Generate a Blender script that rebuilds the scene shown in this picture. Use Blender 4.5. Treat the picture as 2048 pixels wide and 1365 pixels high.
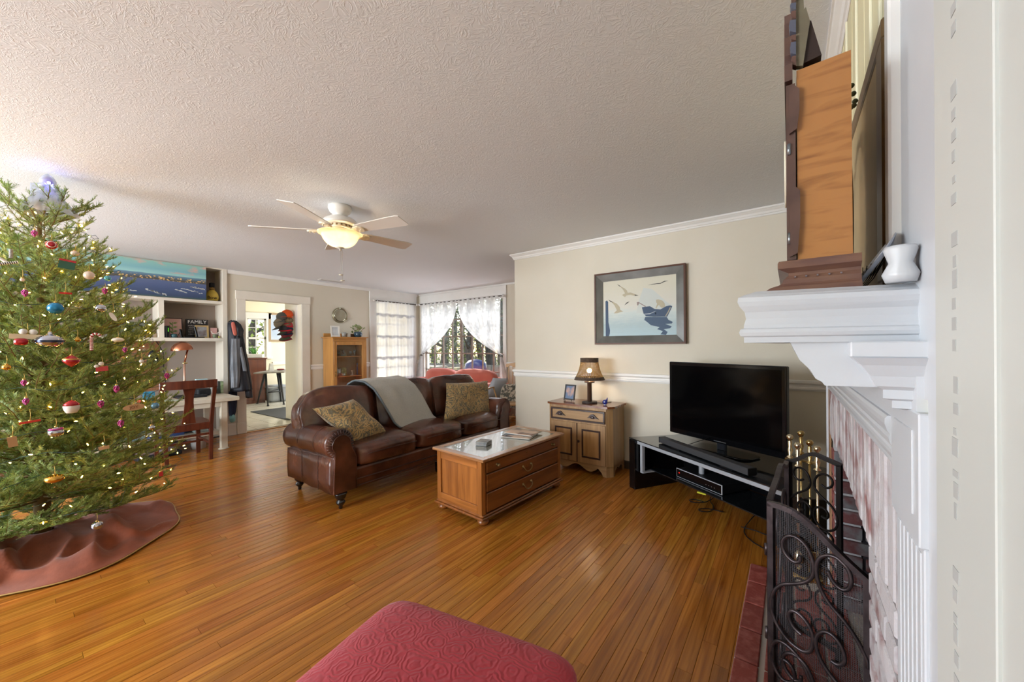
import bpy, bmesh, math, random
from math import pi, sin, cos, sqrt, atan2, radians
from mathutils import Vector, Matrix, noise, Euler
for o in list(bpy.data.objects): bpy.data.objects.remove(o, do_unlink=True)
SC = bpy.context.scene; COL = SC.collection
RND = random.Random(7)

# ---------------------------------------------------------------- camera
FPX, YAW, PITCH, ROLL, SHV, CAMH = 749.54, 0.6386, -0.0019, -0.0081, 11.379, 1.2847
_cy, _sy = cos(YAW), sin(YAW)
FWD = Vector((-_sy*cos(PITCH), _cy*cos(PITCH), sin(PITCH)))
_rt = Vector((_cy, _sy, 0)); _up = _rt.cross(FWD)
CR = cos(ROLL)*_rt + sin(ROLL)*_up; CU = -sin(ROLL)*_rt + cos(ROLL)*_up
CAM = Vector((0, 0, CAMH))
cd = bpy.data.cameras.new('camera'); co = bpy.data.objects.new('camera', cd); COL.objects.link(co)
m3 = Matrix((CR, CU, -FWD)).transposed()
co.matrix_world = Matrix.Translation(CAM) @ m3.to_4x4()
cd.sensor_fit = 'HORIZONTAL'; cd.sensor_width = 36.0; cd.lens = FPX/2048*36; cd.shift_y = SHV/2048; cd.clip_start = .02; cd.clip_end = 300
SC.camera = co
def at(u, v, ax, val):
    """point of the plane coordinate[ax]=val seen at photo pixel u,v (used to take measurements)"""
    d = FWD + CR*((u-1024)/FPX) - CU*((v-682.5-SHV)/FPX)
    t = (val-CAM[ax])/d[ax]
    return CAM + d*t

# ---------------------------------------------------------------- world, sun, daylight, exposure
SC.view_settings.view_transform = 'Standard'; SC.view_settings.look = 'None'
SC.view_settings.gamma = 1; SC.view_settings.use_curve_mapping = False
SC.view_settings.exposure = 0.58
w = bpy.data.worlds.new('sky'); SC.world = w; w.use_nodes = True
nt = w.node_tree; bg = nt.nodes['Background']
sk = nt.nodes.new('ShaderNodeTexSky'); sk.sky_type = 'NISHITA'; sk.sun_disc = False
sk.sun_elevation = radians(32); sk.sun_rotation = radians(-60); sk.air_density = 1.0; sk.dust_density = 1
nt.links.new(sk.outputs[0], bg.inputs[0]); bg.inputs[1].default_value = 0.30
sd = bpy.data.lights.new('sun', 'SUN'); sd.energy = 4.5; sd.angle = radians(1.0); sd.color = (1, .93, .82)
so = bpy.data.objects.new('sun', sd); COL.objects.link(so)
so.rotation_euler = Vector((0.80, -0.42, -0.52)).to_track_quat('-Z', 'Y').to_euler()
def area(name, loc, direc, sx, sy, watts, col=(1, 1, 1)):
    l = bpy.data.lights.new(name, 'AREA'); l.shape = 'RECTANGLE'; l.size = sx; l.size_y = sy; l.energy = watts; l.color = col
    o = bpy.data.objects.new(name, l); COL.objects.link(o); o.location = loc
    o.rotation_euler = Vector(direc).to_track_quat('-Z', 'Z').to_euler(); return o
area('daylight_back_window', (-3.9, -3.64, 1.48), (0, 1, 0), 2.9, 1.7, 290, (.84, .92, 1))
area('side_fill_light', (-6.82, -1.9, 1.25), (1, .05, -.30), 1.9, 1.15, 115, (.84, .92, 1))  # added fill lamp, no window is known on this side
area('deck_bounce_fill', (-5.7, 7.0, .05), (0, -1, .6), 3.2, 1.4, 110, (.90, .94, 1))  # added lamp standing in for bounce off the deck, lifts the far ceiling
area('yard_bounce_fill', (-8.4, 4.85, .05), (1, 0, .55), 2.4, 1.4, 75, (.92, .95, 1))  # added lamp in place of yard bounce, aimed up through the left window
area('fill_over_bay', (-5.4, 7.0, 3.4), (0, -1, -.72), 3.2, 1.6, 140, (.86, .93, 1))  # unseen lamp added outside to brighten the bay end
area('fill_over_left_window', (-8.1, 4.85, 3.4), (1, 0, -.78), 2.2, 1.4, 90, (.92, .96, 1))  # unseen extra lamp pushing more light through the left window
area('daylight_kitchen_window', (-9.25, 5.64, 1.6), (.1, -1, -.1), 1.6, 1.4, 46, (.95, .98, 1))
def point(name, loc, watts, col, r=.03):
    l = bpy.data.lights.new(name, 'POINT'); l.energy = watts; l.color = col; l.shadow_soft_size = r
    o = bpy.data.objects.new(name, l); COL.objects.link(o); o.location = loc; return o

# ---------------------------------------------------------------- helpers
def lin(c):
    if isinstance(c, str): c = tuple(int(c[i:i+2], 16)/255 for i in (0, 2, 4))
    return tuple((x/12.92 if x <= .04045 else ((x+.055)/1.055)**2.4) for x in c[:3]) + (1,)
MATS = {}
def mat(name, col='808080', rough=.5, metal=0., spec=.5, col2=None, nscale=8., ndet=4, nlo=.35, nhi=.65, bump=None, emit=None, trans=0., alpha=1., stretch=None, rand=0., coat=0., sheen=0., translucent=0., coord='Object', ior=1.45, dist=0.):
    if name in MATS: return MATS[name]
    m = bpy.data.materials.new(name); m.use_nodes = True; t = m.node_tree; N = t.nodes; L = t.links
    b = N['Principled BSDF']; out = N['Material Output']
    b.inputs['Base Color'].default_value = lin(col); b.inputs['Roughness'].default_value = rough
    b.inputs['Metallic'].default_value = metal; b.inputs['Specular IOR Level'].default_value = spec
    b.inputs['Transmission Weight'].default_value = trans; b.inputs['Alpha'].default_value = alpha
    b.inputs['Coat Weight'].default_value = coat; b.inputs['Coat Roughness'].default_value = .15; b.inputs['Sheen Weight'].default_value = sheen; b.inputs['IOR'].default_value = ior
    tc = N.new('ShaderNodeTexCoord'); src = tc.outputs[coord]
    if stretch:
        mp = N.new('ShaderNodeMapping'); mp.inputs['Scale'].default_value = stretch; L.new(src, mp.inputs[0]); src = mp.outputs[0]
    cs = None
    if col2 or rand:
        nz = N.new('ShaderNodeTexNoise'); nz.inputs['Scale'].default_value = nscale; nz.inputs['Detail'].default_value = ndet; nz.inputs['Distortion'].default_value = dist
        L.new(src, nz.inputs['Vector'])
        cr = N.new('ShaderNodeValToRGB'); cr.color_ramp.elements[0].position = nlo; cr.color_ramp.elements[1].position = nhi
        cr.color_ramp.elements[0].color = lin(col); cr.color_ramp.elements[1].color = lin(col2 or col)
        L.new(nz.outputs['Fac'], cr.inputs[0]); cs = cr.outputs[0]
        if rand:
            hs = N.new('ShaderNodeHueSaturation'); g = N.new('ShaderNodeNewGeometry'); oi = N.new('ShaderNodeObjectInfo')
            ad = N.new('ShaderNodeMath'); ad.operation = 'ADD'; L.new(g.outputs['Random Per Island'], ad.inputs[0]); L.new(oi.outputs['Random'], ad.inputs[1])
            fr = N.new('ShaderNodeMath'); fr.operation = 'FRACT'; L.new(ad.outputs[0], fr.inputs[0])
            mr = N.new('ShaderNodeMapRange'); mr.inputs['To Min'].default_value = 1-rand; mr.inputs['To Max'].default_value = 1+rand
            L.new(fr.outputs[0], mr.inputs[0]); L.new(mr.outputs[0], hs.inputs['Value']); L.new(cs, hs.inputs['Color']); cs = hs.outputs[0]
        L.new(cs, b.inputs['Base Color'])
    if bump:
        bs, bst = bump[0], bump[1]
        n2 = N.new('ShaderNodeTexNoise'); n2.inputs['Scale'].default_value = bs; n2.inputs['Detail'].default_value = 5
        if len(bump) > 2: n2.inputs['Distortion'].default_value = bump[2]
        L.new(src, n2.inputs['Vector']); bp = N.new('ShaderNodeBump'); bp.inputs['Strength'].default_value = bst; bp.inputs['Distance'].default_value = .01
        L.new(n2.outputs['Fac'], bp.inputs['Height']); L.new(bp.outputs[0], b.inputs['Normal'])
    if emit:
        b.inputs['Emission Color'].default_value = lin(emit[0]); b.inputs['Emission Strength'].default_value = emit[1]
    if translucent:
        tr = N.new('ShaderNodeBsdfTranslucent'); mx = N.new('ShaderNodeMixShader'); mx.inputs[0].default_value = translucent
        tr.inputs[0].default_value = lin(col)
        if cs: L.new(cs, tr.inputs[0])
        L.new(b.outputs[0], mx.inputs[1]); L.new(tr.outputs[0], mx.inputs[2]); L.new(mx.outputs[0], out.inputs[0])
    MATS[name] = m; return m
def wood(name, c1, c2, rough=.35, ax=0, freq=22., rand=.12, coat=.15, coord='Object', bst=.08):
    """streaky grain running along axis ax"""
    if name in MATS: return MATS[name]
    s = [freq]*3; s[ax] = freq*.07
    m = mat(name, c1, rough, col2=c2, nscale=1.0, ndet=6, nlo=.3, nhi=.7, stretch=tuple(s), rand=rand, coat=coat, coord=coord, dist=.6, bump=(2.5, bst))
    return m
WM = {}
def wm(o):
    return WM.get(o.name, Matrix.Identity(4)) if o else Matrix.Identity(4)
def tag(o, label=None, cat=None, group=None, kind=None):
    if label: o['label'] = label
    if cat: o['category'] = cat
    if group: o['group'] = group
    if kind: o['kind'] = kind
    return o
def thing(name, label, cat, loc=(0, 0, 0), rz=0, group=None, kind=None):
    o = bpy.data.objects.new(name, None); COL.objects.link(o); o.empty_display_size = .1
    M = Matrix.Translation(Vector(loc)) @ Matrix.Rotation(rz, 4, 'Z'); o.location = loc; o.rotation_euler = (0, 0, rz)
    WM[o.name] = M; return tag(o, label, cat, group, kind)
class MB:
    def __init__(s, root=None, T=None):
        s.v = []; s.f = []; s.sm = []; s.T = T if T is not None else (wm(root) if root else Matrix.Identity(4)); s.root = root
    def add(s, vs, fs, smooth=False, M=None):
        b = len(s.v); T = s.T @ M if M is not None else s.T
        s.v += [T @ Vector(p) for p in vs]; s.f += [tuple(b+i for i in f) for f in fs]; s.sm += [smooth]*len(fs); return s
    def box(s, c, d, R=None, bev=0.):
        """centre c, full size d, optional rotation, chamfered edges"""
        c = Vector(c); h = [x/2 for x in d]
        M = Matrix.Translation(c) @ (R.to_4x4() if R is not None else Matrix.Identity(4))
        if bev <= 0:
            vs = [(x*h[0], y*h[1], z*h[2]) for x in (-1, 1) for y in (-1, 1) for z in (-1, 1)]
            fs = [(0, 1, 3, 2), (4, 6, 7, 5), (0, 4, 5, 1), (2, 3, 7, 6), (0, 2, 6, 4), (1, 5, 7, 3)]
            return s.add(vs, fs, False, M)
        bm = bmesh.new(); bmesh.ops.create_cube(bm, size=1)
        for v in bm.verts: v.co = Vector((v.co.x*d[0], v.co.y*d[1], v.co.z*d[2]))
        bmesh.ops.bevel(bm, geom=bm.edges[:], offset=min(bev, min(d)*.45), segments=2 if bev > .006 else 1, affect='EDGES', profile=.5)
        bm.verts.index_update(); s.add([v.co[:] for v in bm.verts], [tuple(v.index for v in f.verts) for f in bm.faces], False, M); bm.free(); return s
    def bx(s, x0, x1, y0, y1, z0, z1, bev=0.):
        return s.box(((x0+x1)/2, (y0+y1)/2, (z0+z1)/2), (abs(x1-x0), abs(y1-y0), abs(z1-z0)), None, bev)
    def lathe(s, prof, c=(0, 0, 0), n=20, R=None, smooth=True, cap=True):
        M = Matrix.Translation(Vector(c)) @ (R.to_4x4() if R is not None else Matrix.Identity(4))
        vs = [(r*cos(2*pi*i/n), r*sin(2*pi*i/n), z) for r, z in prof for i in range(n)]
        fs = [(k*n+i, k*n+(i+1) % n, (k+1)*n+(i+1) % n, (k+1)*n+i) for k in range(len(prof)-1) for i in range(n)]
        if cap:
            if prof[0][0] > 1e-5: fs.append(tuple(range(n))[::-1])
            if prof[-1][0] > 1e-5: fs.append(tuple((len(prof)-1)*n+i for i in range(n)))
        return s.add(vs, fs, smooth, M)
    def cyl(s, p0, p1, r0, r1=None, n=12, smooth=True):
        p0, p1 = Vector(p0), Vector(p1); d = p1-p0
        R = d.to_track_quat('Z', 'Y').to_matrix(); return s.lathe([(r0, 0), (r1 if r1 is not None else r0, d.length)], p0, n, R, smooth)
    def tube(s, pts, r, n=8, closed=False, smooth=True, flat=None):
        P = [Vector(p) for p in pts]; K = len(P); vs = []; up = Vector((0, 0, 1)); prevN = None
        for k in range(K):
            a = P[(k-1) % K] if (closed or k > 0) else P[k]; b = P[(k+1) % K] if (closed or k < K-1) else P[k]
            t = (b-a); t = t.normalized() if t.length > 1e-9 else Vector((0, 0, 1))
            if prevN is None:
                ref = Vector((0, 0, 1)) if abs(t.z) < .9 else Vector((1, 0, 0)); nn = t.cross(ref).normalized()
            else:
                nn = prevN - t*prevN.dot(t); nn = nn.normalized() if nn.length > 1e-6 else prevN
            prevN = nn; bb = t.cross(nn); rr = r[k] if isinstance(r, (list, tuple)) else r
            for i in range(n):
                a_ = 2*pi*i/n; vs.append(P[k] + nn*(rr*cos(a_)) + bb*(rr*sin(a_)*(flat or 1)))
        m = K if closed else K-1
        fs = [(k*n+i, k*n+(i+1) % n, ((k+1) % K)*n+(i+1) % n, ((k+1) % K)*n+i) for k in range(m) for i in range(n)]
        if not closed: fs += [tuple(range(n))[::-1], tuple((K-1)*n+i for i in range(n))]
        return s.add(vs, fs, smooth)
    def sph(s, c, r, n=14, sc=(1, 1, 1), R=None):
        k = max(6, n//2+1); prof = [(sin(pi*i/k), -cos(pi*i/k)) for i in range(k+1)]
        prof[0] = (1e-6, -1); prof[-1] = (1e-6, 1)
        M = Matrix.Translation(Vector(c)) @ (R.to_4x4() if R is not None else Matrix.Identity(4)) @ Matrix.Diagonal((sc[0]*r, sc[1]*r, sc[2]*r, 1))
        vs = [(a*cos(2*pi*i/n), a*sin(2*pi*i/n), z) for a, z in prof for i in range(n)]
        fs = [(q*n+i, q*n+(i+1) % n, (q+1)*n+(i+1) % n, (q+1)*n+i) for q in range(k) for i in range(n)]
        return s.add(vs, fs, True, M)
    def prism(s, poly, o, ex, ey, ext, smooth=False):
        """polygon in plane (o, ex, ey) extruded by vector ext"""
        o, ex, ey, ext = Vector(o), Vector(ex), Vector(ey), Vector(ext); n = len(poly)
        a = [o+ex*x+ey*y for x, y in poly]; b = [p+ext for p in a]
        return s.add(a+b, [tuple(range(n))[::-1], tuple(range(n, 2*n))] + [(i, (i+1) % n, n+(i+1) % n, n+i) for i in range(n)], smooth)
    def grid(s, fn, nu, nv, smooth=True, closeu=False):
        vs = [fn(i/nu, j/nv) for j in range(nv+1) for i in range(nu+1)]; w_ = nu+1
        return s.add(vs, [(j*w_+i, j*w_+i+1, (j+1)*w_+i+1, (j+1)*w_+i) for j in range(nv) for i in range(nu)], smooth)
    def slab(s, fn, nu, nv, th):
        """closed cloth-like sheet: fn gives the point, th the thickness along the local normal"""
        P = [[Vector(fn(i/nu, j/nv)) for i in range(nu+1)] for j in range(nv+1)]
        top = []; bot = []
        for j in range(nv+1):
            for i in range(nu+1):
                du = P[j][min(i+1, nu)]-P[j][max(i-1, 0)]; dv = P[min(j+1, nv)][i]-P[max(j-1, 0)][i]
                n_ = du.cross(dv); n_ = n_.normalized() if n_.length > 1e-9 else Vector((0, 0, 1))
                top.append(P[j][i]+n_*th/2); bot.append(P[j][i]-n_*th/2)
        w_ = nu+1; N_ = len(top); fs = []
        for j in range(nv):
            for i in range(nu):
                q = (j*w_+i, j*w_+i+1, (j+1)*w_+i+1, (j+1)*w_+i); fs.append(q); fs.append(tuple(N_+x for x in q[::-1]))
        bd = [i for i in range(w_)]+[j*w_+nu for j in range(1, nv+1)]+[nv*w_+i for i in range(nu-1, -1, -1)]+[j*w_ for j in range(nv-1, 0, -1)]
        for a, b in zip(bd, bd[1:]+bd[:1]): fs.append((b, a, N_+a, N_+b))
        return s.add(top+bot, fs, True)
    def puff(s, c, d, R=None, k=5., bulge=(0, 0, 0), n=10, wr=0., wf=6., fn=None):
        """soft cushion: a box of full size d rounded as a superquadric, bulging faces, wrinkles"""
        M = Matrix.Translation(Vector(c)) @ (R.to_4x4() if R is not None else Matrix.Identity(4))
        idx = {}; vs = []; fs = []
        def vid(a, b, cc):
            key = (a, b, cc)
            if key not in idx:
                p = Vector((2*a/n-1, 2*b/n-1, 2*cc/n-1)); kk = (abs(p.x)**k+abs(p.y)**k+abs(p.z)**k)**(1/k); mx = max(abs(p.x), abs(p.y), abs(p.z))
                q = p*(mx/kk)
                q = Vector((q.x*(1+bulge[0]*(1-p.y**2)*(1-p.z**2)), q.y*(1+bulge[1]*(1-p.x**2)*(1-p.z**2)), q.z*(1+bulge[2]*(1-p.x**2)*(1-p.y**2))))
                q = Vector((q.x*d[0]/2, q.y*d[1]/2, q.z*d[2]/2))
                if wr: q += q.normalized()*wr*noise.noise(q*wf+Vector(c))
                if fn: q = fn(q, p)
                idx[key] = len(vs); vs.append(q)
            return idx[key]
        for a in range(n):
            for b in range(n):
                for side in (0, n):
                    f1 = [vid(a, b, side), vid(a+1, b, side), vid(a+1, b+1, side), vid(a, b+1, side)]
                    f2 = [vid(a, side, b), vid(a, side, b+1), vid(a+1, side, b+1), vid(a+1, side, b)]
                    f3 = [vid(side, a, b), vid(side, a+1, b), vid(side, a+1, b+1), vid(side, a, b+1)]
                    for f in (f1, f2, f3): fs.append(tuple(f if side else f[::-1]))
        return s.add(vs, fs, True, M)
    def pillow(s, c4, th, n=16, pinch=.1, wr=.01):
        A, B, C, D = [Vector(p) for p in c4]; nn = (B-A).cross(D-A).normalized()
        def f(sgn):
            def g(u, v):
                uu, vv = 2*u-1, 2*v-1
                pu = .5+ (uu*(1-pinch*(1-vv*vv)))/2; pv = .5+(vv*(1-pinch*(1-uu*uu)))/2
                p = A*(1-pu)*(1-pv)+B*pu*(1-pv)+C*pu*pv+D*(1-pu)*pv
                h = th/2*(max(0, (1-uu**4)*(1-vv**4)))**.55
                h *= 1+ .25*noise.noise(p*7)
                return p+nn*sgn*(h+.002)+nn*wr*noise.noise(p*14)*(1-uu**2)*(1-vv**2)
            return g
        s.grid(f(1), n, n); s.grid(f(-1), n, n)
        return s
    def build(s, name, m=None, parent=None, smooth=None):
        me = bpy.data.meshes.new(name)
        if parent is not None:
            inv = wm(s.root if s.root else parent).inverted() if not (s.root and parent is not s.root and False) else None
            inv = WM.get(root_name(parent), Matrix.Identity(4)).inverted()
            vs = [inv @ v for v in s.v]; loc = None
        else:
            xs = [v.x for v in s.v]; ys = [v.y for v in s.v]; zs = [v.z for v in s.v]
            loc = Vector(((min(xs)+max(xs))/2, (min(ys)+max(ys))/2, min(zs))); vs = [v-loc for v in s.v]
        me.from_pydata([v[:] for v in vs], [], s.f)
        me.polygons.foreach_set('use_smooth', [bool(x) if smooth is None else smooth for x in s.sm])
        if any(s.sm) and not all(s.sm): pass
        if m: me.materials.append(m)
        me.update(); o = bpy.data.objects.new(name, me); COL.objects.link(o)
        if parent is not None: o.parent = parent; PAR[o.name] = root_name(parent)
        else: o.location = loc; WM[o.name] = Matrix.Translation(loc)
        return o
PAR = {}
def root_name(o):
    return PAR.get(o.name, o.name)
def struct(name, mb, m, parent=None):
    o = mb.build(name, m, parent)
    if parent is None: o['kind'] = 'structure'
    return o
def children(o): return [c for c in bpy.data.objects if c.parent is o]
def kids_map():
    d = {}
    for c in bpy.data.objects:
        if c.parent: d.setdefault(c.parent.name, []).append(c)
    return d
def dup(root, loc, rz, label, group=None, mats=None, scale=None):
    km = kids_map()
    def rec(o, par):
        c = o.copy(); COL.objects.link(c); c.parent = par
        if par is not None: PAR[c.name] = root_name(par)
        for ch in km.get(o.name, []): rec(ch, c)
        return c
    r = rec(root, None); r.location = loc; r.rotation_euler = (0, 0, rz)
    if scale: r.scale = (scale,)*3
    WM[r.name] = Matrix.Translation(Vector(loc)) @ Matrix.Rotation(rz, 4, 'Z')
    if label: r['label'] = label
    if group: r['group'] = group
    return r
def text_mesh(txt, size, depth=.001, align='CENTER'):
    cu = bpy.data.curves.new('txt', 'FONT'); cu.body = txt; cu.size = size; cu.extrude = depth; cu.align_x = align; cu.align_y = 'CENTER'
    cu.resolution_u = 3
    to = bpy.data.objects.new('txt', cu); COL.objects.link(to)
    dg = bpy.context.evaluated_depsgraph_get(); me = bpy.data.meshes.new_from_object(to.evaluated_get(dg))
    vs = [v.co[:] for v in me.vertices]; fs = [tuple(p.vertices) for p in me.polygons]
    bpy.data.objects.remove(to); bpy.data.curves.remove(cu); bpy.data.meshes.remove(me); return vs, fs
def rotm(x=0, y=0, z=0): return Euler((x, y, z)).to_matrix()
# ---------------------------------------------------------------- setting
WALLM = mat('wall_paint', 'd7cfbe', .55, col2='d4cbb8', nscale=2, bump=(60, .05))
WALLK = mat('kitchen_paint', 'efe6cb', .6)
TRIM = mat('trim_white', 'e9e6e1', .35, col2='e4e1db', nscale=3)
TRIMW = mat('trim_cream', 'e8e0d2', .4, col2='e2dacb', nscale=3)
def ceiling_mat():
    m = mat('ceiling_stipple', 'e2e5e8', .75); t = m.node_tree; N = t.nodes; L = t.links; b = N['Principled BSDF']
    tc = N.new('ShaderNodeTexCoord'); n0 = N.new('ShaderNodeTexNoise'); n0.inputs['Scale'].default_value = 7; n0.inputs['Detail'].default_value = 2
    L.new(tc.outputs['Object'], n0.inputs['Vector'])
    mx = N.new('ShaderNodeMix'); mx.data_type = 'VECTOR'; mx.inputs[0].default_value = .12; L.new(tc.outputs['Object'], mx.inputs[4]); L.new(n0.outputs['Color'], mx.inputs[5])
    n1 = N.new('ShaderNodeTexNoise'); n1.inputs['Scale'].default_value = 26; n1.inputs['Detail'].default_value = 3; n1.inputs['Distortion'].default_value = 2.2
    L.new(mx.outputs[1], n1.inputs['Vector'])
    cr = N.new('ShaderNodeValToRGB'); e = cr.color_ramp.elements; e[0].position = .42; e[1].position = .5; e.new(.58).color = (0, 0, 0, 1); e[0].color = (0, 0, 0, 1); e[1].color = (1, 1, 1, 1)
    L.new(n1.outputs['Fac'], cr.inputs[0]); bp = N.new('ShaderNodeBump'); bp.inputs['Strength'].default_value = .24; bp.inputs['Distance'].default_value = .004
    L.new(cr.outputs[0], bp.inputs['Height']); L.new(bp.outputs[0], b.inputs['Normal']); return m
CEIL = ceiling_mat()
XL, YW, YB, XF = -6.645, 3.84, 5.48, .165
struct('ceiling', MB().bx(-7.0, 1.2, -3.6, 5.6, 2.44, 2.56), CEIL)
# floor: a dark bed with oak strip boards laid on it
flo = struct('floor', MB().bx(-7.0, 1.2, -3.6, 5.6, -.06, -.0125), mat('subfloor', '2b1a0e', .8))
def oak(name, lo, hi, seed):
    m = bpy.data.materials.new(name); m.use_nodes = True; t = m.node_tree; N = t.nodes; L = t.links; b = N['Principled BSDF']
    g = N.new('ShaderNodeNewGeometry'); oi = N.new('ShaderNodeObjectInfo'); a = N.new('ShaderNodeMath'); a.operation = 'ADD'
    L.new(g.outputs['Random Per Island'], a.inputs[0]); L.new(oi.outputs['Random'], a.inputs[1]); fr = N.new('ShaderNodeMath'); fr.operation = 'FRACT'; L.new(a.outputs[0], fr.inputs[0])
    cb = N.new('ShaderNodeCombineXYZ'); mu = N.new('ShaderNodeMath'); mu.operation = 'MULTIPLY'; mu.inputs[1].default_value = 37; L.new(fr.outputs[0], mu.inputs[0]); L.new(mu.outputs[0], cb.inputs[0]); L.new(mu.outputs[0], cb.inputs[1])
    va = N.new('ShaderNodeVectorMath'); va.operation = 'ADD'; L.new(g.outputs['Position'], va.inputs[0]); L.new(cb.outputs[0], va.inputs[1])
    mp = N.new('ShaderNodeMapping'); mp.inputs['Scale'].default_value = (30, 1.7, 30); L.new(va.outputs[0], mp.inputs[0])
    nz = N.new('ShaderNodeTexNoise'); nz.inputs['Scale'].default_value = 1; nz.inputs['Detail'].default_value = 7; nz.inputs['Distortion'].default_value = 1.1; L.new(mp.outputs[0], nz.inputs['Vector'])
    cr = N.new('ShaderNodeValToRGB'); e = cr.color_ramp.elements; e[0].position = .24; e[1].position = .74
    e[0].color = lin(lo); e[1].color = lin(hi); L.new(nz.outputs['Fac'], cr.inputs[0])
    # rings: darker cathedral lines
    wv = N.new('ShaderNodeTexWave'); wv.wave_type = 'BANDS'; wv.bands_direction = 'X'; wv.inputs['Scale'].default_value = .55; wv.inputs['Distortion'].default_value = 9; wv.inputs['Detail'].default_value = 2.5; wv.inputs['Detail Scale'].default_value = .5
    L.new(mp.outputs[0], wv.inputs['Vector']); wr = N.new('ShaderNodeValToRGB'); wr.color_ramp.elements[0].position = .0; wr.color_ramp.elements[1].position = .35; wr.color_ramp.elements[0].color = (.70, .68, .66, 1)
    L.new(wv.outputs['Fac'], wr.inputs[0]); mm = N.new('ShaderNodeMix'); mm.data_type = 'RGBA'; mm.blend_type = 'MULTIPLY'; mm.inputs[0].default_value = .5; L.new(cr.outputs[0], mm.inputs[6]); L.new(wr.outputs[0], mm.inputs[7])
    hs = N.new('ShaderNodeHueSaturation'); mr = N.new('ShaderNodeMapRange'); mr.inputs['To Min'].default_value = .86; mr.inputs['To Max'].default_value = 1.10; L.new(fr.outputs[0], mr.inputs[0]); L.new(mr.outputs[0], hs.inputs['Value'])
    m2 = N.new('ShaderNodeMath'); m2.operation = 'MULTIPLY'; m2.inputs[1].default_value = 5.37; L.new(fr.outputs[0], m2.inputs[0]); f2 = N.new('ShaderNodeMath'); f2.operation = 'FRACT'; L.new(m2.outputs[0], f2.inputs[0])
    mh = N.new('ShaderNodeMapRange'); mh.inputs['To Min'].default_value = .494; mh.inputs['To Max'].default_value = .508; L.new(f2.outputs[0], mh.inputs[0]); L.new(mh.outputs[0], hs.inputs['Hue'])
    L.new(mm.outputs[2], hs.inputs['Color']); L.new(hs.outputs[0], b.inputs['Base Color'])
    b.inputs['Roughness'].default_value = .27; b.inputs['Specular IOR Level'].default_value = .45
    n3 = N.new('ShaderNodeTexNoise'); n3.inputs['Scale'].default_value = 1; n3.inputs['Detail'].default_value = 3; mp3 = N.new('ShaderNodeMapping'); mp3.inputs['Scale'].default_value = (22, 3, 22); L.new(va.outputs[0], mp3.inputs[0]); L.new(mp3.outputs[0], n3.inputs['Vector'])
    rr = N.new('ShaderNodeMapRange'); rr.inputs['To Min'].default_value = .14; rr.inputs['To Max'].default_value = .30; L.new(nz.outputs['Fac'], rr.inputs[0]); L.new(rr.outputs[0], b.inputs['Roughness'])
    bp = N.new('ShaderNodeBump'); bp.inputs['Strength'].default_value = .22; bp.inputs['Distance'].default_value = .01; L.new(n3.outputs['Fac'], bp.inputs['Height']); L.new(bp.outputs[0], b.inputs['Normal'])
    return m
OAK = oak('oak_floor', '804711', 'bc7b2f', 1)
BW = .057; boards = []
x = -6.64
while x < XF+.6:
    y = -3.5 - RND.random()*1.2
    while y < 5.45:
        ln = RND.uniform(.55, 2.1); y1 = min(y+ln, 5.47)
        if y1 - max(y, -3.5) > .05: boards.append((x, max(y, -3.5), y1))
        y += ln
    x += BW
def bsize(b):
    c = Vector((b[0], (b[1]+b[2])/2, 0)); d = c-CAM; z = d.dot(FWD)
    if z < .35: return 0
    uu = 1024+FPX*d.dot(CR)/z; vv = 693.9-FPX*d.dot(CU)/z
    if not (-150 < uu < 2100 and vv < 1750): return 0
    if b[0] > .12: return 0
    return (b[2]-b[1])*BW/z**3
boards.sort(key=bsize, reverse=True)
def board_mesh(mb, b, lx=0, ly=0):
    x0, x1, y0, y1 = b[0]+.0004, b[0]+BW-.0004, b[1]+.0004, b[2]-.0004; c = .0011
    z1 = 0.0; z0 = -.0125
    vs = [(x0, y0, z0), (x1, y0, z0), (x1, y1, z0), (x0, y1, z0), (x0, y0, z1-c), (x1, y0, z1-c), (x1, y1, z1-c), (x0, y1, z1-c), (x0+c, y0+.0003, z1), (x1-c, y0+.0003, z1), (x1-c, y1-.0003, z1), (x0+c, y1-.0003, z1)]
    fs = [(0, 1, 5, 4), (1, 2, 6, 5), (2, 3, 7, 6), (3, 0, 4, 7), (4, 5, 9, 8), (5, 6, 10, 9), (6, 7, 11, 10), (7, 4, 8, 11), (8, 9, 10, 11)]
    mb.add(vs, fs)
def gen_board(x, y0, y1, name, parent):
    mb = MB(); mb.root = None; board_mesh(mb, (x, y0, y1)); return mb.build(name, OAK, parent)
for b in boards[:298]: gen_board(b[0], b[1], b[2], 'floorboard', flo)
mb = MB()
for b in boards[298:]: board_mesh(mb, b)
tag(mb.build('floorboards', OAK, flo), kind='stuff')

# walls
struct('wall_back', MB().bx(-2.80, .9, YW, YW+.13, 0, 2.44), WALLM)
struct('wall_recess', MB().bx(.62, .76, 2.62, YW, 0, 2.44), WALLM)
struct('wall_bay_side', MB().bx(-1.7, -1.57, YW+.13, YB, 0, 2.44), WALLM)
x0, x1 = XL-.12, XL
WY0, WY1, WZ0, WZ1 = 4.40, 5.25, .42, 2.20
DY0, DY1, DZ = 2.158, 2.97, 2.022
struct('wall_left', MB().bx(x0, x1, -3.5, -2.86, 0, 2.44).bx(x0, x1, -.94, -.62, 0, 2.44).bx(x0, x1, -2.86, -.94, 0, .66).bx(x0, x1, -2.86, -.94, 2.14, 2.44).bx(x0, x1, 1.90, DY0, 0, 2.44).bx(x0, x1, DY0, DY1, DZ, 2.44).bx(x0, x1, DY1, WY0, 0, 2.44)
       .bx(x0, x1, WY0, WY1, 0, WZ0).bx(x0, x1, WY0, WY1, WZ1, 2.44).bx(x0, x1, WY1, YB+.13, 0, 2.44), WALLM)
BX0, BX1, BZ0, BZ1 = -6.46, -4.26, .44, 2.19
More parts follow.
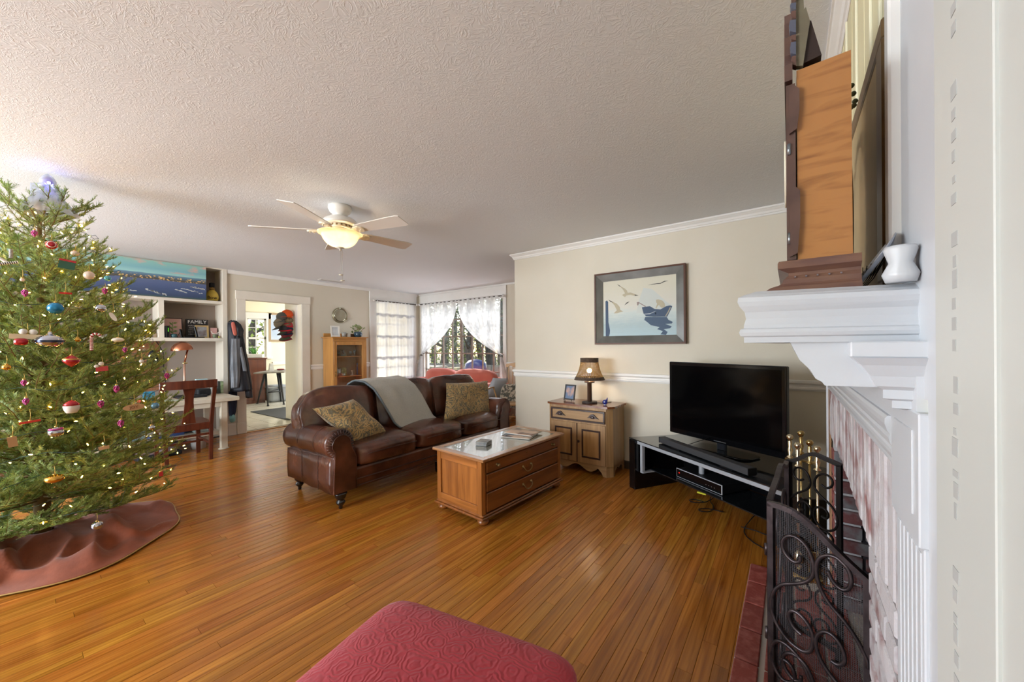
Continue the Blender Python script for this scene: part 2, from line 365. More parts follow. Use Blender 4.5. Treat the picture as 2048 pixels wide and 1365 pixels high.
struct('wall_bay', MB().bx(XL, BX0, YB, YB+.13, 0, 2.44).bx(BX0, BX1, YB, YB+.13, 0, BZ0).bx(BX0, BX1, YB, YB+.13, BZ1, 2.44).bx(BX1, -1.57, YB, YB+.13, 0, 2.44), WALLM)
# wall behind the camera with its windows
WF0, WF1 = -5.4, -2.4
struct('wall_front', MB().bx(-6.9, WF0, -3.6, -3.48, 0, 2.44).bx(WF0, WF1, -3.6, -3.48, 0, .6).bx(WF0, WF1, -3.6, -3.48, 2.35, 2.44).bx(WF1, 1.2, -3.6, -3.48, 0, 2.44), WALLM)
wf = struct('window_3', MB().bx(WF0-.06, WF1+.06, -3.48, -3.44, 2.29, 2.38).bx(WF0-.06, WF1+.06, -3.48, -3.42, .54, .60).bx(WF0-.06, WF0+.02, -3.48, -3.44, .6, 2.3).bx(WF1-.02, WF1+.06, -3.48, -3.44, .6, 2.3), TRIM)
fr = MB()
for k in range(1, 6): fr.bx(WF0+k*.5-.015, WF0+k*.5+.015, -3.56, -3.53, .6, 2.35)
for k in range(1, 4): fr.bx(WF0, WF1, -3.56, -3.53, .6+k*.4375-.012, .6+k*.4375+.012)
fr.build('muntin', TRIM, wf)
# fireplace wall
PANEL = mat('panel_cream', 'd3cba6', .5, col2='d0c8a0', nscale=2)
wr_ = struct('wall_right', MB().bx(XF, .62, .80, 2.61, 1.05, 2.44).bx(XF, .30, -3.5, .80, 0, 2.44).bx(XF+.001, .62, 2.50, 2.61, 0, 1.05), PANEL)
for k in range(14):       # boards of the panelling above the mantel
    y0 = .99+k*.115
    if y0+.115 > 2.6: break
    MB().bx(XF-.006, XF+.004, y0+.004, y0+.111, 1.38, 2.36, .003).build('panel_board', PANEL, wr_)
    if k in (1, 2, 4, 6): MB().bx(XF-.011, XF-.004, y0-.004, y0+.006, 1.38, 2.36, .002).build('batten', mat('batten_cream', 'e6e2c6', .45), wr_)
MB().bx(XF-.02, XF+.002, .955, .99, 1.38, 2.37, .004).build('batten', TRIM, wr_)
# crown mouldings, chair rails, baseboards as swept profiles
def sweep(pts, prof, name, m, parent=None, kind='structure'):
    """profile (out, z) swept along a polyline of (x,y); out points to the left of travel"""
    mb = MB(); P = [Vector((p[0], p[1], 0)) for p in pts]; K = len(P); n = len(prof); vs = []
    for k in range(K):
        d0 = (P[k]-P[k-1]).normalized() if k else (P[1]-P[0]).normalized(); d1 = (P[k+1]-P[k]).normalized() if k < K-1 else d0
        n0 = Vector((-d0.y, d0.x, 0)); n1 = Vector((-d1.y, d1.x, 0)); nn = (n0+n1); nn = nn/(nn.length**2/2) if nn.length > .1 else n0
        for o, z in prof: vs.append(P[k]+nn*o+Vector((0, 0, z)))
    fs = [(k*n+i, (k+1)*n+i, (k+1)*n+(i+1) % n, k*n+(i+1) % n) for k in range(K-1) for i in range(n)]
    fs += [tuple(range(n)), tuple((K-1)*n+i for i in range(n))[::-1]]
    mb.add(vs, fs); o = mb.build(name, m, parent)
    if kind and parent is None: o['kind'] = kind
    return o
crown = [(0, 2.37), (.006, 2.37), (.010, 2.376), (.010, 2.386), (.016, 2.389), (.022, 2.405), (.036, 2.418), (.040, 2.424), (.046, 2.426), (.046, 2.44), (0, 2.44)]
sweep([(.62, YW), (-2.80, YW), (-2.80, YW+.13)], crown, 'trim_1', TRIM)
sweep([(XF, -3.5), (XF, 2.61), (.62, 2.61)], crown, 'trim_2', TRIM)
flat = [(0, 2.385), (.02, 2.385), (.026, 2.40), (.026, 2.44), (0, 2.44)]
sweep([(XL, 5.42), (XL, 1.93)], flat, 'trim_3', TRIM)
sweep([(-1.7, YB), (XL, YB)], [(0, 2.41), (.012, 2.41), (.015, 2.44), (0, 2.44)], 'trim_4', TRIM)
rail = [(0, .902), (.008, .902), (.010, .912), (.018, .915), (.018, .930), (.012, .934), (.012, .952), (.020, .956), (.027, .966), (.027, .985), (.022, .989), (0, .989)]
sweep([(.62, YW), (-2.80, YW), (-2.80, YW+.13)], rail, 'trim_5', TRIM)
sweep([(XL, 4.24), (XL, 3.115)], rail, 'trim_6', TRIM)
sweep([(XL, YB-.0), (XL, 5.41)], rail, 'trim_7', TRIM)
sweep([(-1.7, YB), (-4.18, YB)], rail, 'trim_8', TRIM)
base = [(0, 0), (.018, 0), (.018, .15), (.008, .17), (0, .17)]
sweep([(XL, 4.24), (XL, 3.115)], base, 'baseboard_left', TRIMW)
sweep([(XL, 2.03), (XL, 1.93)], base, 'baseboard_left', TRIMW)
sweep([(.62, YW), (-2.80, YW), (-2.80, YW+.13)], [(0, 0), (.014, 0), (.014, .07), (.006, .08), (0, .08)], 'baseboard_back', mat('base_dark', '4a4036', .5))
sweep([(-1.7, YB), (XL, YB)], base, 'baseboard_bay', TRIMW)
# ceiling register
r = struct('trim_9', MB().box((-6.36, 3.35, 2.436), (.12, .42, .008), None, .002), TRIM)
for k in range(6): MB().box((-6.40+k*.016, 3.35, 2.430), (.004, .38, .006)).build('slat', mat('register_grey', 'bdbab6', .5), r)
# doorway casing
d = struct('door_1', MB().bx(XL, XL+.022, 2.04, 2.158, .17, 2.022, .003).bx(XL, XL+.022, 2.97, 3.105, .17, 2.022, .003).bx(XL, XL+.026, 2.03, 3.115, 2.022, 2.152, .003)
           .bx(XL, XL+.028, 2.035, 2.158, 0, .17, .003).bx(XL, XL+.028, 2.97, 3.11, 0, .17, .003), TRIMW)
MB().bx(XL-.13, XL, 2.150, 2.160, 0, 2.03).bx(XL-.13, XL, 2.968, 2.978, 0, 2.03).bx(XL-.13, XL, 2.15, 2.98, 2.02, 2.03).build('jamb', TRIMW, d)
MB().bx(XL-.03, XL+.02, 2.158, 2.97, .0, .008, .003).build('threshold', wood('threshold_wood', 'b07a35', 'd09a50', .3, 1), d)

# window 1 (left wall)
def glass_mat():
    m = mat('window_glass', 'ffffff', .0); t = m.node_tree; N = t.nodes; L = t.links
    a = N.new('ShaderNodeBsdfTransparent'); g = N.new('ShaderNodeBsdfGlossy'); g.inputs['Roughness'].default_value = .02; x = N.new('ShaderNodeMixShader'); lw = N.new('ShaderNodeLayerWeight'); lw.inputs[0].default_value = .5; pw = N.new('ShaderNodeMath'); pw.operation = 'POWER'; pw.inputs[1].default_value = 5; L.new(lw.outputs['Facing'], pw.inputs[0]); ma = N.new('ShaderNodeMath'); ma.operation = 'MULTIPLY_ADD'; ma.inputs[1].default_value = .9; ma.inputs[2].default_value = .045; L.new(pw.outputs[0], ma.inputs[0])
    L.new(ma.outputs[0], x.inputs[0]); L.new(a.outputs[0], x.inputs[1]); L.new(g.outputs[0], x.inputs[2]); L.new(x.outputs[0], N['Material Output'].inputs[0]); return m
GLASS = glass_mat()
SASH = mat('sash_wood_backlit', '8a7a6c', .5, col2='6e6055', nscale=12)  # sash tone darkened to stand for backlighting
SASHW = mat('sash_white', 'd8d6d2', .5)
w1 = struct('window_1', MB().bx(XL, XL+.022, 4.25, 4.40, .30, 2.20, .003).bx(XL, XL+.022, 5.25, 5.39, .30, 2.20, .003).bx(XL, XL+.026, 4.245, 5.395, 2.20, 2.405, .003).bx(XL, XL+.05, 4.22, 5.42, .38, .42, .004).bx(XL, XL+.02, 4.25, 5.39, .28, .38, .003), TRIM)
mb = MB()
for k in range(4): yy = WY0+(WY1-WY0)*k/3; mb.bx(x0+.03, x0+.06, yy-.014, yy+.014, WZ0, WZ1)
for k in range(5): zz = WZ0+(WZ1-WZ0)*k/4; mb.bx(x0+.03, x0+.06, WY0, WY1, zz-.014, zz+.014)
mb.build('muntin', SASHW, w1)
for a in range(3):
    for b_ in range(4):
        MB().bx(x0+.043, x0+.047, WY0+(WY1-WY0)*a/3, WY0+(WY1-WY0)*(a+1)/3, WZ0+(WZ1-WZ0)*b_/4, WZ0+(WZ1-WZ0)*(b_+1)/4).build('pane', GLASS, w1)
w2 = struct('window_2', MB().bx(-6.57, BX0, YB-.022, YB, .32, BZ1, .003).bx(BX1, -4.18, YB-.022, YB, .32, BZ1, .003).bx(-6.575, -4.175, YB-.026, YB, BZ1, 2.405, .003).bx(-6.6, -4.15, YB-.05, YB, .40, .44, .004).bx(-6.57, -4.18, YB-.02, YB, .28, .40, .003), TRIM)
mb = MB(); NC = 8; NR = 5
for k in range(NC+1): xx = BX0+(BX1-BX0)*k/NC; mb.bx(xx-.012, xx+.012, YB+.03, YB+.06, BZ0, BZ1)
for k in range(NR+1): zz = BZ0+(BZ1-BZ0)*k/NR; mb.bx(BX0, BX1, YB+.032, YB+.058, zz-.011, zz+.011)
mb.bx(-5.40, -5.35, YB+.02, YB+.07, BZ0, BZ1)
mb.build('muntin', SASH, w2)
for a in range(NC):
    for b_ in range(NR):
        MB().bx(BX0+(BX1-BX0)*a/NC, BX0+(BX1-BX0)*(a+1)/NC, YB+.043, YB+.046, BZ0+(BZ1-BZ0)*b_/NR, BZ0+(BZ1-BZ0)*(b_+1)/NR).build('pane', GLASS, w2)

w5 = struct('window_added', MB().bx(XL, XL+.022, -2.98, -2.86, .6, 2.14, .003).bx(XL, XL+.022, -.94, -.82, .6, 2.14, .003).bx(XL, XL+.026, -2.99, -.81, 2.14, 2.30, .003).bx(XL, XL+.05, -3.0, -.80, .62, .66, .004), TRIM)  # unseen window added around the side fill lamp
mb = MB()
for k in range(1, 4): mb.bx(x0+.03, x0+.06, -2.86+k*.48-.012, -2.86+k*.48+.012, .66, 2.14)
mb.bx(x0+.03, x0+.06, -2.86, -.94, 1.38, 1.42); mb.build('muntin', SASHW, w5)
# kitchen beyond the doorway
KX = -10.35
wy0, wy1, wz0, wz1 = 3.40, 3.80, 1.07, 2.0
struct('wall_kitchen', MB().bx(KX-.1, KX, 1.6, wy0, 0, 2.44).bx(KX-.1, KX, wy1, 5.6, 0, 2.44).bx(KX-.1, KX, wy0, wy1, 0, wz0).bx(KX-.1, KX, wy0, wy1, wz1, 2.44)
       .bx(KX-.1, -7.0, 1.5, 1.6, 0, 2.44).bx(-7.1, -7.0, 1.6, 1.93, 0, 2.44).bx(-7.0, XL-.12, 1.93, 1.96, 0, 2.44).bx(KX-.1, -10.1, 5.5, 5.6, 0, 2.44).bx(-8.4, XL-.12, 5.5, 5.6, 0, 2.44).bx(-10.1, -8.4, 5.5, 5.6, 0, .9).bx(-10.1, -8.4, 5.5, 5.6, 2.2, 2.44), WALLK)
struct('ceiling_kitchen', MB().bx(KX-.1, XL-.12, 1.5, 5.6, 2.44, 2.5), mat('kitchen_ceiling', 'eeeae2', .7))
w4 = struct('window_4', MB().bx(KX, KX+.025, wy0-.13, wy0, wz0, wz1).bx(KX, KX+.025, wy1, wy1+.10, wz0, wz1).bx(KX, KX+.03, wy0-.14, wy1+.11, wz1, wz1+.14).bx(KX, KX+.06, wy0-.15, wy1+.12, wz0-.05, wz0), TRIM)
MB().bx(KX-.06, KX-.02, wy0, wy1, 1.50, 1.55).bx(KX-.06, KX-.02, wy0, wy0+.03, wz0, wz1).bx(KX-.06, KX-.02, wy1-.03, wy1, wz0, wz1).bx(KX-.06, KX-.03, (wy0+wy1)/2-.01, (wy0+wy1)/2+.01, wz0, wz1).bx(KX-.06, KX-.02, wy0, wy1, wz1-.03, wz1).bx(KX-.06, KX-.03, wy0, wy1, 1.3, 1.315).bx(KX-.06, KX-.03, wy0, wy1, 1.77, 1.785).build('muntin', SASHW, w4)
struct('trim_11', MB().bx(KX, KX+.025, 3.93, 5.5, .86, .94, .004), TRIM)
struct('baseboard_kitchen', MB().bx(KX, KX+.02, 1.6, 5.5, 0, .16, .003), TRIM)
# stub wall inside the doorway where the caps hang
struct('wall_passage', MB().bx(-7.34, XL-.12, 3.0, 3.08, 0, 2.44), mat('passage_white', 'e6e4df', .5))
kf = struct('floor_kitchen', MB().bx(KX-.1, XL-.12, 1.5, 5.6, -.06, -.006), mat('grout', 'a9a59c', .8))
TILE = mat('tile_cream', 'dedacb', .16, col2='cfcab8', nscale=6, rand=.05)
for i in range(12):
    for j in range(9):
        xa, ya = XL-.13-(i+1)*.305, 1.75+j*.305
        if i > 8 and j > 7: continue
        MB().bx(xa+.004, xa+.301, ya+.004, ya+.301, -.006, 0.0, .0015).build('tile', TILE, kf)
# ---------------------------------------------------------------- fireplace
BRK = mat('brick_whitewashed', '87605e', .8, col2='bdb8ba', nscale=9, nlo=.34, nhi=.52, bump=(60, .5), rand=.12, coord='Object', dist=.5)
BRKR = mat('brick_red', '7a3f3b', .75, col2='8f5650', nscale=14, bump=(60, .4), rand=.18)
BRKI = mat('brick_sooty', '6a4040', .85, col2='77777a', nscale=9, nlo=.4, nhi=.55, bump=(50, .5), rand=.2)
MORT = mat('mortar_grey', 'b3b1b2', .9, bump=(80, .4))
SOOT = mat('soot', '17151a', .9, col2='2a262b', nscale=8)
MW = mat('mantel_white', 'cbcdd1', .34, col2='c6c9cd', nscale=3)
fp = thing('fireplace', 'whitewashed brick fireplace with a white moulded mantel at right edge', 'fireplace', (XF+.05, 1.8, 0))
JY0, JY1 = 1.335, 2.40
# backing mortar
MB().bx(XF+.006, XF+.10, .80, JY0-.006, 0, 1.05).bx(XF+.006, XF+.10, JY1+.006, 2.52, 0, 1.05).bx(XF+.006, XF+.10, JY0-.01, JY1+.01, .84, 1.05).build('mortar', MORT, fp)
MB().bx(.27, .72, JY1, JY1+.1, 0, 1.3).bx(.27, .72, JY0-.1, JY0, 0, 1.3).bx(.70, .78, JY0-.1, JY1+.1, 0, 1.3).bx(XF+.05, .72, JY0, JY1, .95, 1.3).bx(XF+.2, .72, JY0-.05, JY1+.05, -.005, .004).build('firebox', SOOT, fp)
nl = 23; yy = .975; k = 0
while yy < 2.50:
    wd = .0635; t = (yy-JY0)/(JY1-JY0); zb = .762+.055*max(0, min(1, t)) + (.018*sin(pi*max(0, min(1, t)))) + RND.uniform(-.004, .004)
    if yy+wd < JY0: zb = .765
    MB().bx(XF-.002-RND.uniform(0, .003), XF+.09, yy+.004, yy+wd-.004, zb, 1.052, .004).build('brick', BRK, fp)
    yy += wd+.004
row = 0; z = .003
while z < .76:       # near jamb face and its return, far jamb face and its return
    h = .066
    y1 = JY0+RND.uniform(-.004, .003); ys = [y1, y1-.205 if row % 2 else y1-.10, y1-.305 if row % 2 else y1-.305]
    for a, b_ in ((ys[0], ys[1]), (ys[1]-.01, max(.99, ys[2]))):
        if a-b_ > .03: MB().bx(XF-.004, XF+.09, max(b_, .97)+.002, a, z, z+h-.01, .004).build('brick', BRK, fp)
    MB().bx(XF, XF+.095, JY1+.002, 2.495, z, z+h-.01, .004).build('brick', BRKR, fp)
    xs = XF+.012 if row % 2 else XF+.012
    for a, b_ in ((XF+.004, XF+.105 if row % 2 else XF+.205), (XF+.115 if row % 2 else XF+.215, XF+.32 if row % 2 else XF+.30), (XF+.33, .66)):
        if b_-a > .03 and a < .6: MB().bx(a, b_, JY1-.012, JY1+.02, z, z+h-.01, .004).build('brick', BRKI if a > XF+.05 else BRKI, fp)
    z += h+.004; row += 1
# white corner board and bare wood strip at the far end
MB().bx(XF-.012, XF+.03, 2.595, 2.622, 0, 1.16, .003).build('corner_board', MW, fp)
MB().bx(XF-.004, XF+.02, 2.50, 2.593, 0, 1.045, .002).build('wood_strip', mat('bare_wood', 'b08763', .7, col2='8d6a4c', nscale=6), fp)
# ridged frame moulding, frieze
prof = [(0, 1.046), (.010, 1.046), (.016, 1.052), (.016, 1.060), (.022, 1.066), (.028, 1.074), (.028, 1.082), (.022, 1.086), (.032, 1.094), (.038, 1.104), (.032, 1.110), (.042, 1.118), (.050, 1.130), (.050, 1.140), (.040, 1.146), (0, 1.146)]
mb = MB(); n = len(prof)
vs = [(XF-o*.42, yy, z) for yy in (1.0, 2.615) for o, z in prof]
mb.add(vs, [(i, n+i, n+(i+1) % n, (i+1) % n)[::-1] for i in range(n)]+[tuple(range(n)), tuple(range(n, 2*n))[::-1]]); mb.build('frame_moulding', MW, fp)
MB().bx(XF-.012, XF+.02, .82, 2.61, 1.14, 1.26).build('frieze', MW, fp)
# bed mould under the shelf
bed = [(0, 1.232), (.100, 1.232), (.112, 1.238), (.128, 1.252), (.132, 1.256), (.132, 1.260), (.150, 1.272), (.165, 1.284), (.172, 1.288), (0, 1.288)]
def run(mb, prof, ya, yb, xslant=0.0):
    n = len(prof); vs = [(XF-o, ya+xslant*(.24-o)/.24 if yy_ == 0 else yb, z) for yy_ in (0, 1) for o, z in prof]
    mb.add(vs, [(i, n+i, n+(i+1) % n, (i+1) % n)[::-1] for i in range(n)]+[tuple(range(n)), tuple(range(n, 2*n))[::-1]]); return mb
run(MB(), [(0, 1.213), (.118, 1.213), (.122, 1.219), (.130, 1.224), (.138, 1.240), (.152, 1.256), (.160, 1.275), (.166, 1.289), (0, 1.289)], .815, 2.60, .03).build('bed_moulding', MW, fp)
sh = [(0, 1.287), (.232, 1.287), (.232, 1.297), (.237, 1.299), (.239, 1.305), (.237, 1.311), (.232, 1.313), (.232, 1.319), (.229, 1.330), (.231, 1.342), (.238, 1.352), (.241, 1.360), (.240, 1.368), (.231, 1.373), (.223, 1.376), (.214, 1.380), (0, 1.380)]
def run_return(mb, prof, ya, yb, slant=0.):
    # the profile turns the corner at the near end
    om = max(o for o, z in prof); pr_ = [p for p in prof if p[0] > 0]; vs = []
    for o, z in pr_:
        d = om-o; vs += [(XF-o, ya+d, z), (XF, ya+d+slant, z), (XF, yb, z), (XF-o, yb, z)]
    n = len(pr_)
    return mb.add(vs, [(k*4+i, k*4+(i+1) % 4, (k+1)*4+(i+1) % 4, (k+1)*4+i) for k in range(n-1) for i in range(4)]+[(3, 2, 1, 0), tuple((n-1)*4+i for i in range(4))])
run_return(MB(), sh, .785, 2.66, .055).build('mantel_shelf', MW, fp)
# corbel block and pilaster capital
MB().bx(XF-.088, XF+.01, .80, .99, 1.262, 1.287, .002).build('corbel_block', MW, fp)
mb = MB()
cap = [(.018, 1.176), (.034, 1.180), (.034, 1.192), (.046, 1.196), (.046, 1.210), (.056, 1.216), (.062, 1.232), (.074, 1.250), (.086, 1.262)]
run_return(mb, cap, .797, .985).build('pilaster_capital', MW, fp)
pil = MB().bx(XF-.014, XF+.01, .80, .985, .98, 1.18, .002)
pil.bx(XF-.016, XF-.012, .83, .955, 1.02, 1.15, .001)
pil.build('plinth_panel', MW, fp)
mb = MB().bx(XF-.009, XF+.01, .80, .975, 0, .98, .002)
for k in range(6): mb.bx(XF-.0105, XF-.008, .812+k*.026, .829+k*.026, .12, .97, .001)
mb.bx(XF-.016, XF+.01, .797, .98, 0, .12, .003); mb.build('pilaster', MW, fp)
# tall plain casing next to the camera
MB().bx(XF-.004, XF+.002, .60, .955, 1.38, 2.37).bx(XF-.004, XF+.002, .80, .87, 1.20, 1.38).bx(XF-.004, XF+.002, .55, .80, 0, 1.38).build('white_board', MW, wr_)
tc_ = struct('trim_12', MB().bx(XF-.036, XF+.01, .22, .615, 0, 2.37, .004), mat('casing_grey_white', 'c3c5c0', .45, col2='bfc1bc', nscale=2))
MB().bx(XF-.039, XF-.034, .452, .460, 0, 2.37, .001).build('bead', MATS['casing_grey_white'], tc_)
mk = MB(); rr = random.Random(3)
for k in range(66):
    zz = .62+k*.0205
    if rr.random() < .36: continue
    mk.bx(XF-.0365, XF-.0358, .545+rr.uniform(-.003, .003), .557+rr.uniform(-.003, .003), zz, zz+rr.uniform(.006, .018))
mk.build('pencil_marks', mat('pencil_grey', 'acadab', .7), tc_)
# ---------------------------------------------------------------- hearth
he = thing('hearth', 'red brick hearth strip set in the floor before the fire screen', 'hearth', (-.02, 1.8, 0))
HB = mat('hearth_brick', '8a4038', .5, col2='a8625a', nscale=30, nlo=.45, nhi=.72, rand=.12, bump=(70, .25))
MB().bx(-.192, XF+.12, .1, 2.57, -.012, .004).build('mortar', mat('hearth_mortar', 'b9b3ac', .9), he)
yy = 2.565
while yy > .15:
    MB().bx(-.19, -.107, yy-.194, yy, -.01, .014, .004).build('brick', HB, he); yy -= .203
for xr in (-.088, .015, .118):
    yy = 2.565+(.0 if xr != .015 else -.1)
    while yy > .15:
        MB().bx(xr, xr+.094, max(yy-.194, .1), yy, -.01, .010, .004).build('brick', HB, he); yy -= .203
# ---------------------------------------------------------------- fire screen
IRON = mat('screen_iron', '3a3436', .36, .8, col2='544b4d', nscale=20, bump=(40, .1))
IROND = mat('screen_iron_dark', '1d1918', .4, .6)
MESH = mat('screen_mesh', '4a4648', .5, .6)
fs = thing('fire_screen', 'bronze iron folding fire screen with scrollwork and wire mesh', 'fire screen', (.05, 1.7, .012))
A, B, C, D = Vector((-.059, 1.455, 0)), Vector((.170, 1.352, 0)), Vector((-.013, 2.02, 0)), Vector((.158, 1.925, 0))
def scroll(cx, cy, r, a0, turns, sgn=1, n=26, k=.62):
    pts = []
    for i in range(n+1):
        t = i/n; a = a0+sgn*turns*2*pi*t; rr = r*(1-k*t); pts.append((cx+rr*cos(a), cy+rr*sin(a)))
    return pts
def panel(P, Q, topf, zb, imat, near=True, meshm=True, scl=None):
    ex = (Q-P); W_ = ex.length; ex = ex/W_; nrm = Vector((ex.y, -ex.x, 0))
    def pt(x, z, o=0.): return P+ex*x+Vector((0, 0, z))+nrm*o
    pn = MB()
    n = 18
    top = [pt(W_*i/n, topf(i/n)) for i in range(n+1)]
    f = MB()
    # flat bar frame
    def bar(pts, hw, th):
        for i in range(len(pts)-1):
            a, b_ = pts[i], pts[i+1]; d = (b_-a); s_ = nrm.cross(d).normalized()
            vs = [a+s_*hw+nrm*th, a-s_*hw+nrm*th, a-s_*hw-nrm*th, a+s_*hw-nrm*th, b_+s_*hw+nrm*th, b_-s_*hw+nrm*th, b_-s_*hw-nrm*th, b_+s_*hw-nrm*th]
            f.add(vs, [(0, 1, 5, 4), (1, 2, 6, 5), (2, 3, 7, 6), (3, 0, 4, 7), (0, 3, 2, 1), (4, 5, 6, 7)])
    bar(top, .0075, .008)
    bar([pt(.008, zb), pt(.008, topf(.03))], .008, .008); bar([pt(W_-.008, zb), pt(W_-.008, topf(.97))], .008, .008)
    bar([pt(0, zb+.03), pt(W_, zb+.03)], .006, .007)
    for xx in (.015, W_-.015): bar([pt(xx, .014), pt(xx, zb+.03)], .007, .007)
    fo = f.build('panel_frame', imat, fs)
    if scl:
        for pts in scl:
            MB().tube([pt(x*W_, z, .006) for x, z in pts], .0054 if near else .0045, 8).build('scroll', imat, fs)
    if meshm:
        m_ = MB(); st = .0052
        x = .012
        while x < W_-.012:
            zt = topf(x/W_)-.006; a = pt(x, zb+.03, -.006); b_ = pt(x, zt, -.006); h = ex*.00055
            m_.add([a-h, a+h, b_+h, b_-h], [(0, 1, 2, 3)]); x += st
        z = zb+.034; 
        while z < max(topf(i/20) for i in range(21)):
            xs = [i/40 for i in range(41) if topf(i/40)-.005 > z]
            if len(xs) > 1:
                a = pt(max(.01, xs[0]*W_), z, -.0065); b_ = pt(min(W_-.01, xs[-1]*W_), z, -.0065); h = Vector((0, 0, .00055)); m_.add([a-h, b_-h, b_+h, a+h], [(0, 1, 2, 3)])
            z += st
        mo = m_.build('wire_mesh', MESH, fs); mo['kind'] = 'stuff'
def top_near(t):      # arch falling toward the brick
    z = .772+(.650-.772)*t; return z+.030*sin(pi*min(1, t*1.0))+.010*sin(2*pi*t)
def zt_(z0): return z0
sn = []
def S(*p): sn.append(list(p))
# big S scrolls of the near panel (x as a share of the width, z in metres)
def spiral(cx, cz, r, a0, turns, sg, W_, k=.6, n=26): return [(x/W_, z) for x, z in scroll(cx, cz, r, a0, turns, sg, n, k)]
WN = (B-A).length
def bez(p0, p1, p2, p3, n=14):
    return [((1-t)**3*p0[0]+3*(1-t)**2*t*p1[0]+3*(1-t)*t*t*p2[0]+t**3*p3[0], (1-t)**3*p0[1]+3*(1-t)**2*t*p1[1]+3*(1-t)*t*t*p2[1]+t**3*p3[1]) for t in [i/n for i in range(n+1)]]
def sc_path(px):      # turn photo pixels on the near panel's plane into panel coordinates
    n_ = Vector(((B-A).y, -(B-A).x, 0)).normalized(); ex = (B-A).normalized(); out = []
    for u, v in px:
        d = FWD+CR*((u-1024)/FPX)-CU*((v-682.5-SHV)/FPX); t = (A-CAM).dot(n_)/d.dot(n_); p = CAM+d*t
        out.append(((p-A).dot(ex)/WN, p.z))
    return out
def smooth_path(p, it=2):
    for _ in range(it):
        q = [p[0]]
        for a, b_ in zip(p, p[1:]): q += [(.75*a[0]+.25*b_[0], .75*a[1]+.25*b_[1]), (.25*a[0]+.75*b_[0], .25*a[1]+.75*b_[1])]
        p = q+[p[-1]]
    return p
Z6 = lambda pts: [(1480+x/2.6, 840+y/2.6) for x, y in pts]
near_sc = [
 [(318, 708), (318, 735), (292, 742), (255, 715), (228, 675), (222, 630), (245, 602), (290, 602), (340, 640), (375, 700), (390, 765), (385, 810), (355, 842), (290, 852), (225, 850), (185, 880), (165, 930), (170, 1000), (200, 1070), (250, 1140), (310, 1190), (350, 1208), (378, 1195), (388, 1140), (372, 1080), (330, 1020), (285, 988), (258, 995), (258, 1030), (285, 1080), (325, 1115)],
 [(462, 785), (480, 830), (520, 875), (560, 888), (585, 855), (580, 800), (550, 745), (500, 708), (450, 700), (410, 720), (398, 775), (412, 850), (450, 930), (500, 990), (560, 1060), (620, 1150), (665, 1240), (690, 1300)],
 [(480, 1250), (515, 1275), (550, 1262), (548, 1210), (515, 1145), (470, 1102), (425, 1098), (398, 1130), (402, 1190), (430, 1260), (480, 1330), (540, 1400), (600, 1480), (650, 1540)],
 [(222, 1240), (255, 1255), (285, 1300), (292, 1345), (270, 1368), (225, 1350), (185, 1290), (163, 1220), (172, 1160), (205, 1142), (255, 1170), (310, 1230), (350, 1300), (380, 1380), (400, 1450)]]
def clampx(p): return [(min(.97, max(.02, x)), max(.07, min(z, top_near(min(.97, max(.02, x)))-.012))) for x, z in p]
pn_ = [clampx(smooth_path(sc_path(Z6(q)))) for q in near_sc]
# lower part out of the frame repeats the figure
pn_ += [clampx([(x, z-.42) for x, z in pn_[2] if z-.42 > .08]), clampx([(x, z-.36) for x, z in pn_[0] if z-.36 > .08])]
panel(A, B, top_near, .045, IRON, True, True, [p for p in pn_ if len(p) > 3])
WF = (D-C).length
def top_far(t): return .776+.055*sin(pi*.5*min(1, t/.55))**2*(1 if t < .55 else 1)-(.022*max(0, (t-.55)/.45)) if True else 0
def heart(cz, h, flip=1):
    out = []
    for s in (-1, 1):
        p = [(.5+s*.16, cz+.26*h), (.5+s*.25, cz+.20*h), (.5+s*.36, cz+.28*h), (.5+s*.36, cz+.42*h), (.5+s*.24, cz+.50*h), (.5+s*.08, cz+.42*h), (.5+s*.02, cz+.20*h), (.5+s*.10, cz+.05*h), (.5+s*.34, cz-.10*h), (.5+s*.46, cz-.32*h), (.5+s*.42, cz-.55*h), (.5+s*.24, cz-.66*h), (.5+s*.05, cz-.55*h), (.5+s*.01, cz-.36*h), (.5+s*.08, cz-.22*h), (.5+s*.22, cz-.20*h), (.5+s*.30, cz-.32*h), (.5+s*.24, cz-.42*h), (.5+s*.16, cz-.38*h)]
        out.append(smooth_path(p))
    return out
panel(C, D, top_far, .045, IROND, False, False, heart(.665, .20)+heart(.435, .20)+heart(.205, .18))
def top_mid(t): return .772+.035*sin(pi*t)**2+.006*sin(pi*4*t)
mid_sc = [smooth_path([(.5+s*a, z) for a, z in ((.1, .60), (.16, .55), (.25, .58), (.27, .66), (.18, .72), (.05, .68), (.02, .55), (.12, .42), (.32, .32), (.34, .20), (.2, .12), (.06, .16), (.05, .28), (.16, .30))]) for s in (-1, 1)]
panel(A+Vector((.002, .018, 0)), C+Vector((-.002, -.018, 0)), top_mid, .045, IRON, True, True, mid_sc)
for P_ in (A, C):
    for z in (.62, .35, .12): MB().cyl(P_+Vector((-.006, .006, z-.018)), P_+Vector((-.006, .006, z+.018)), .006, n=8).build('hinge', IRON, fs)
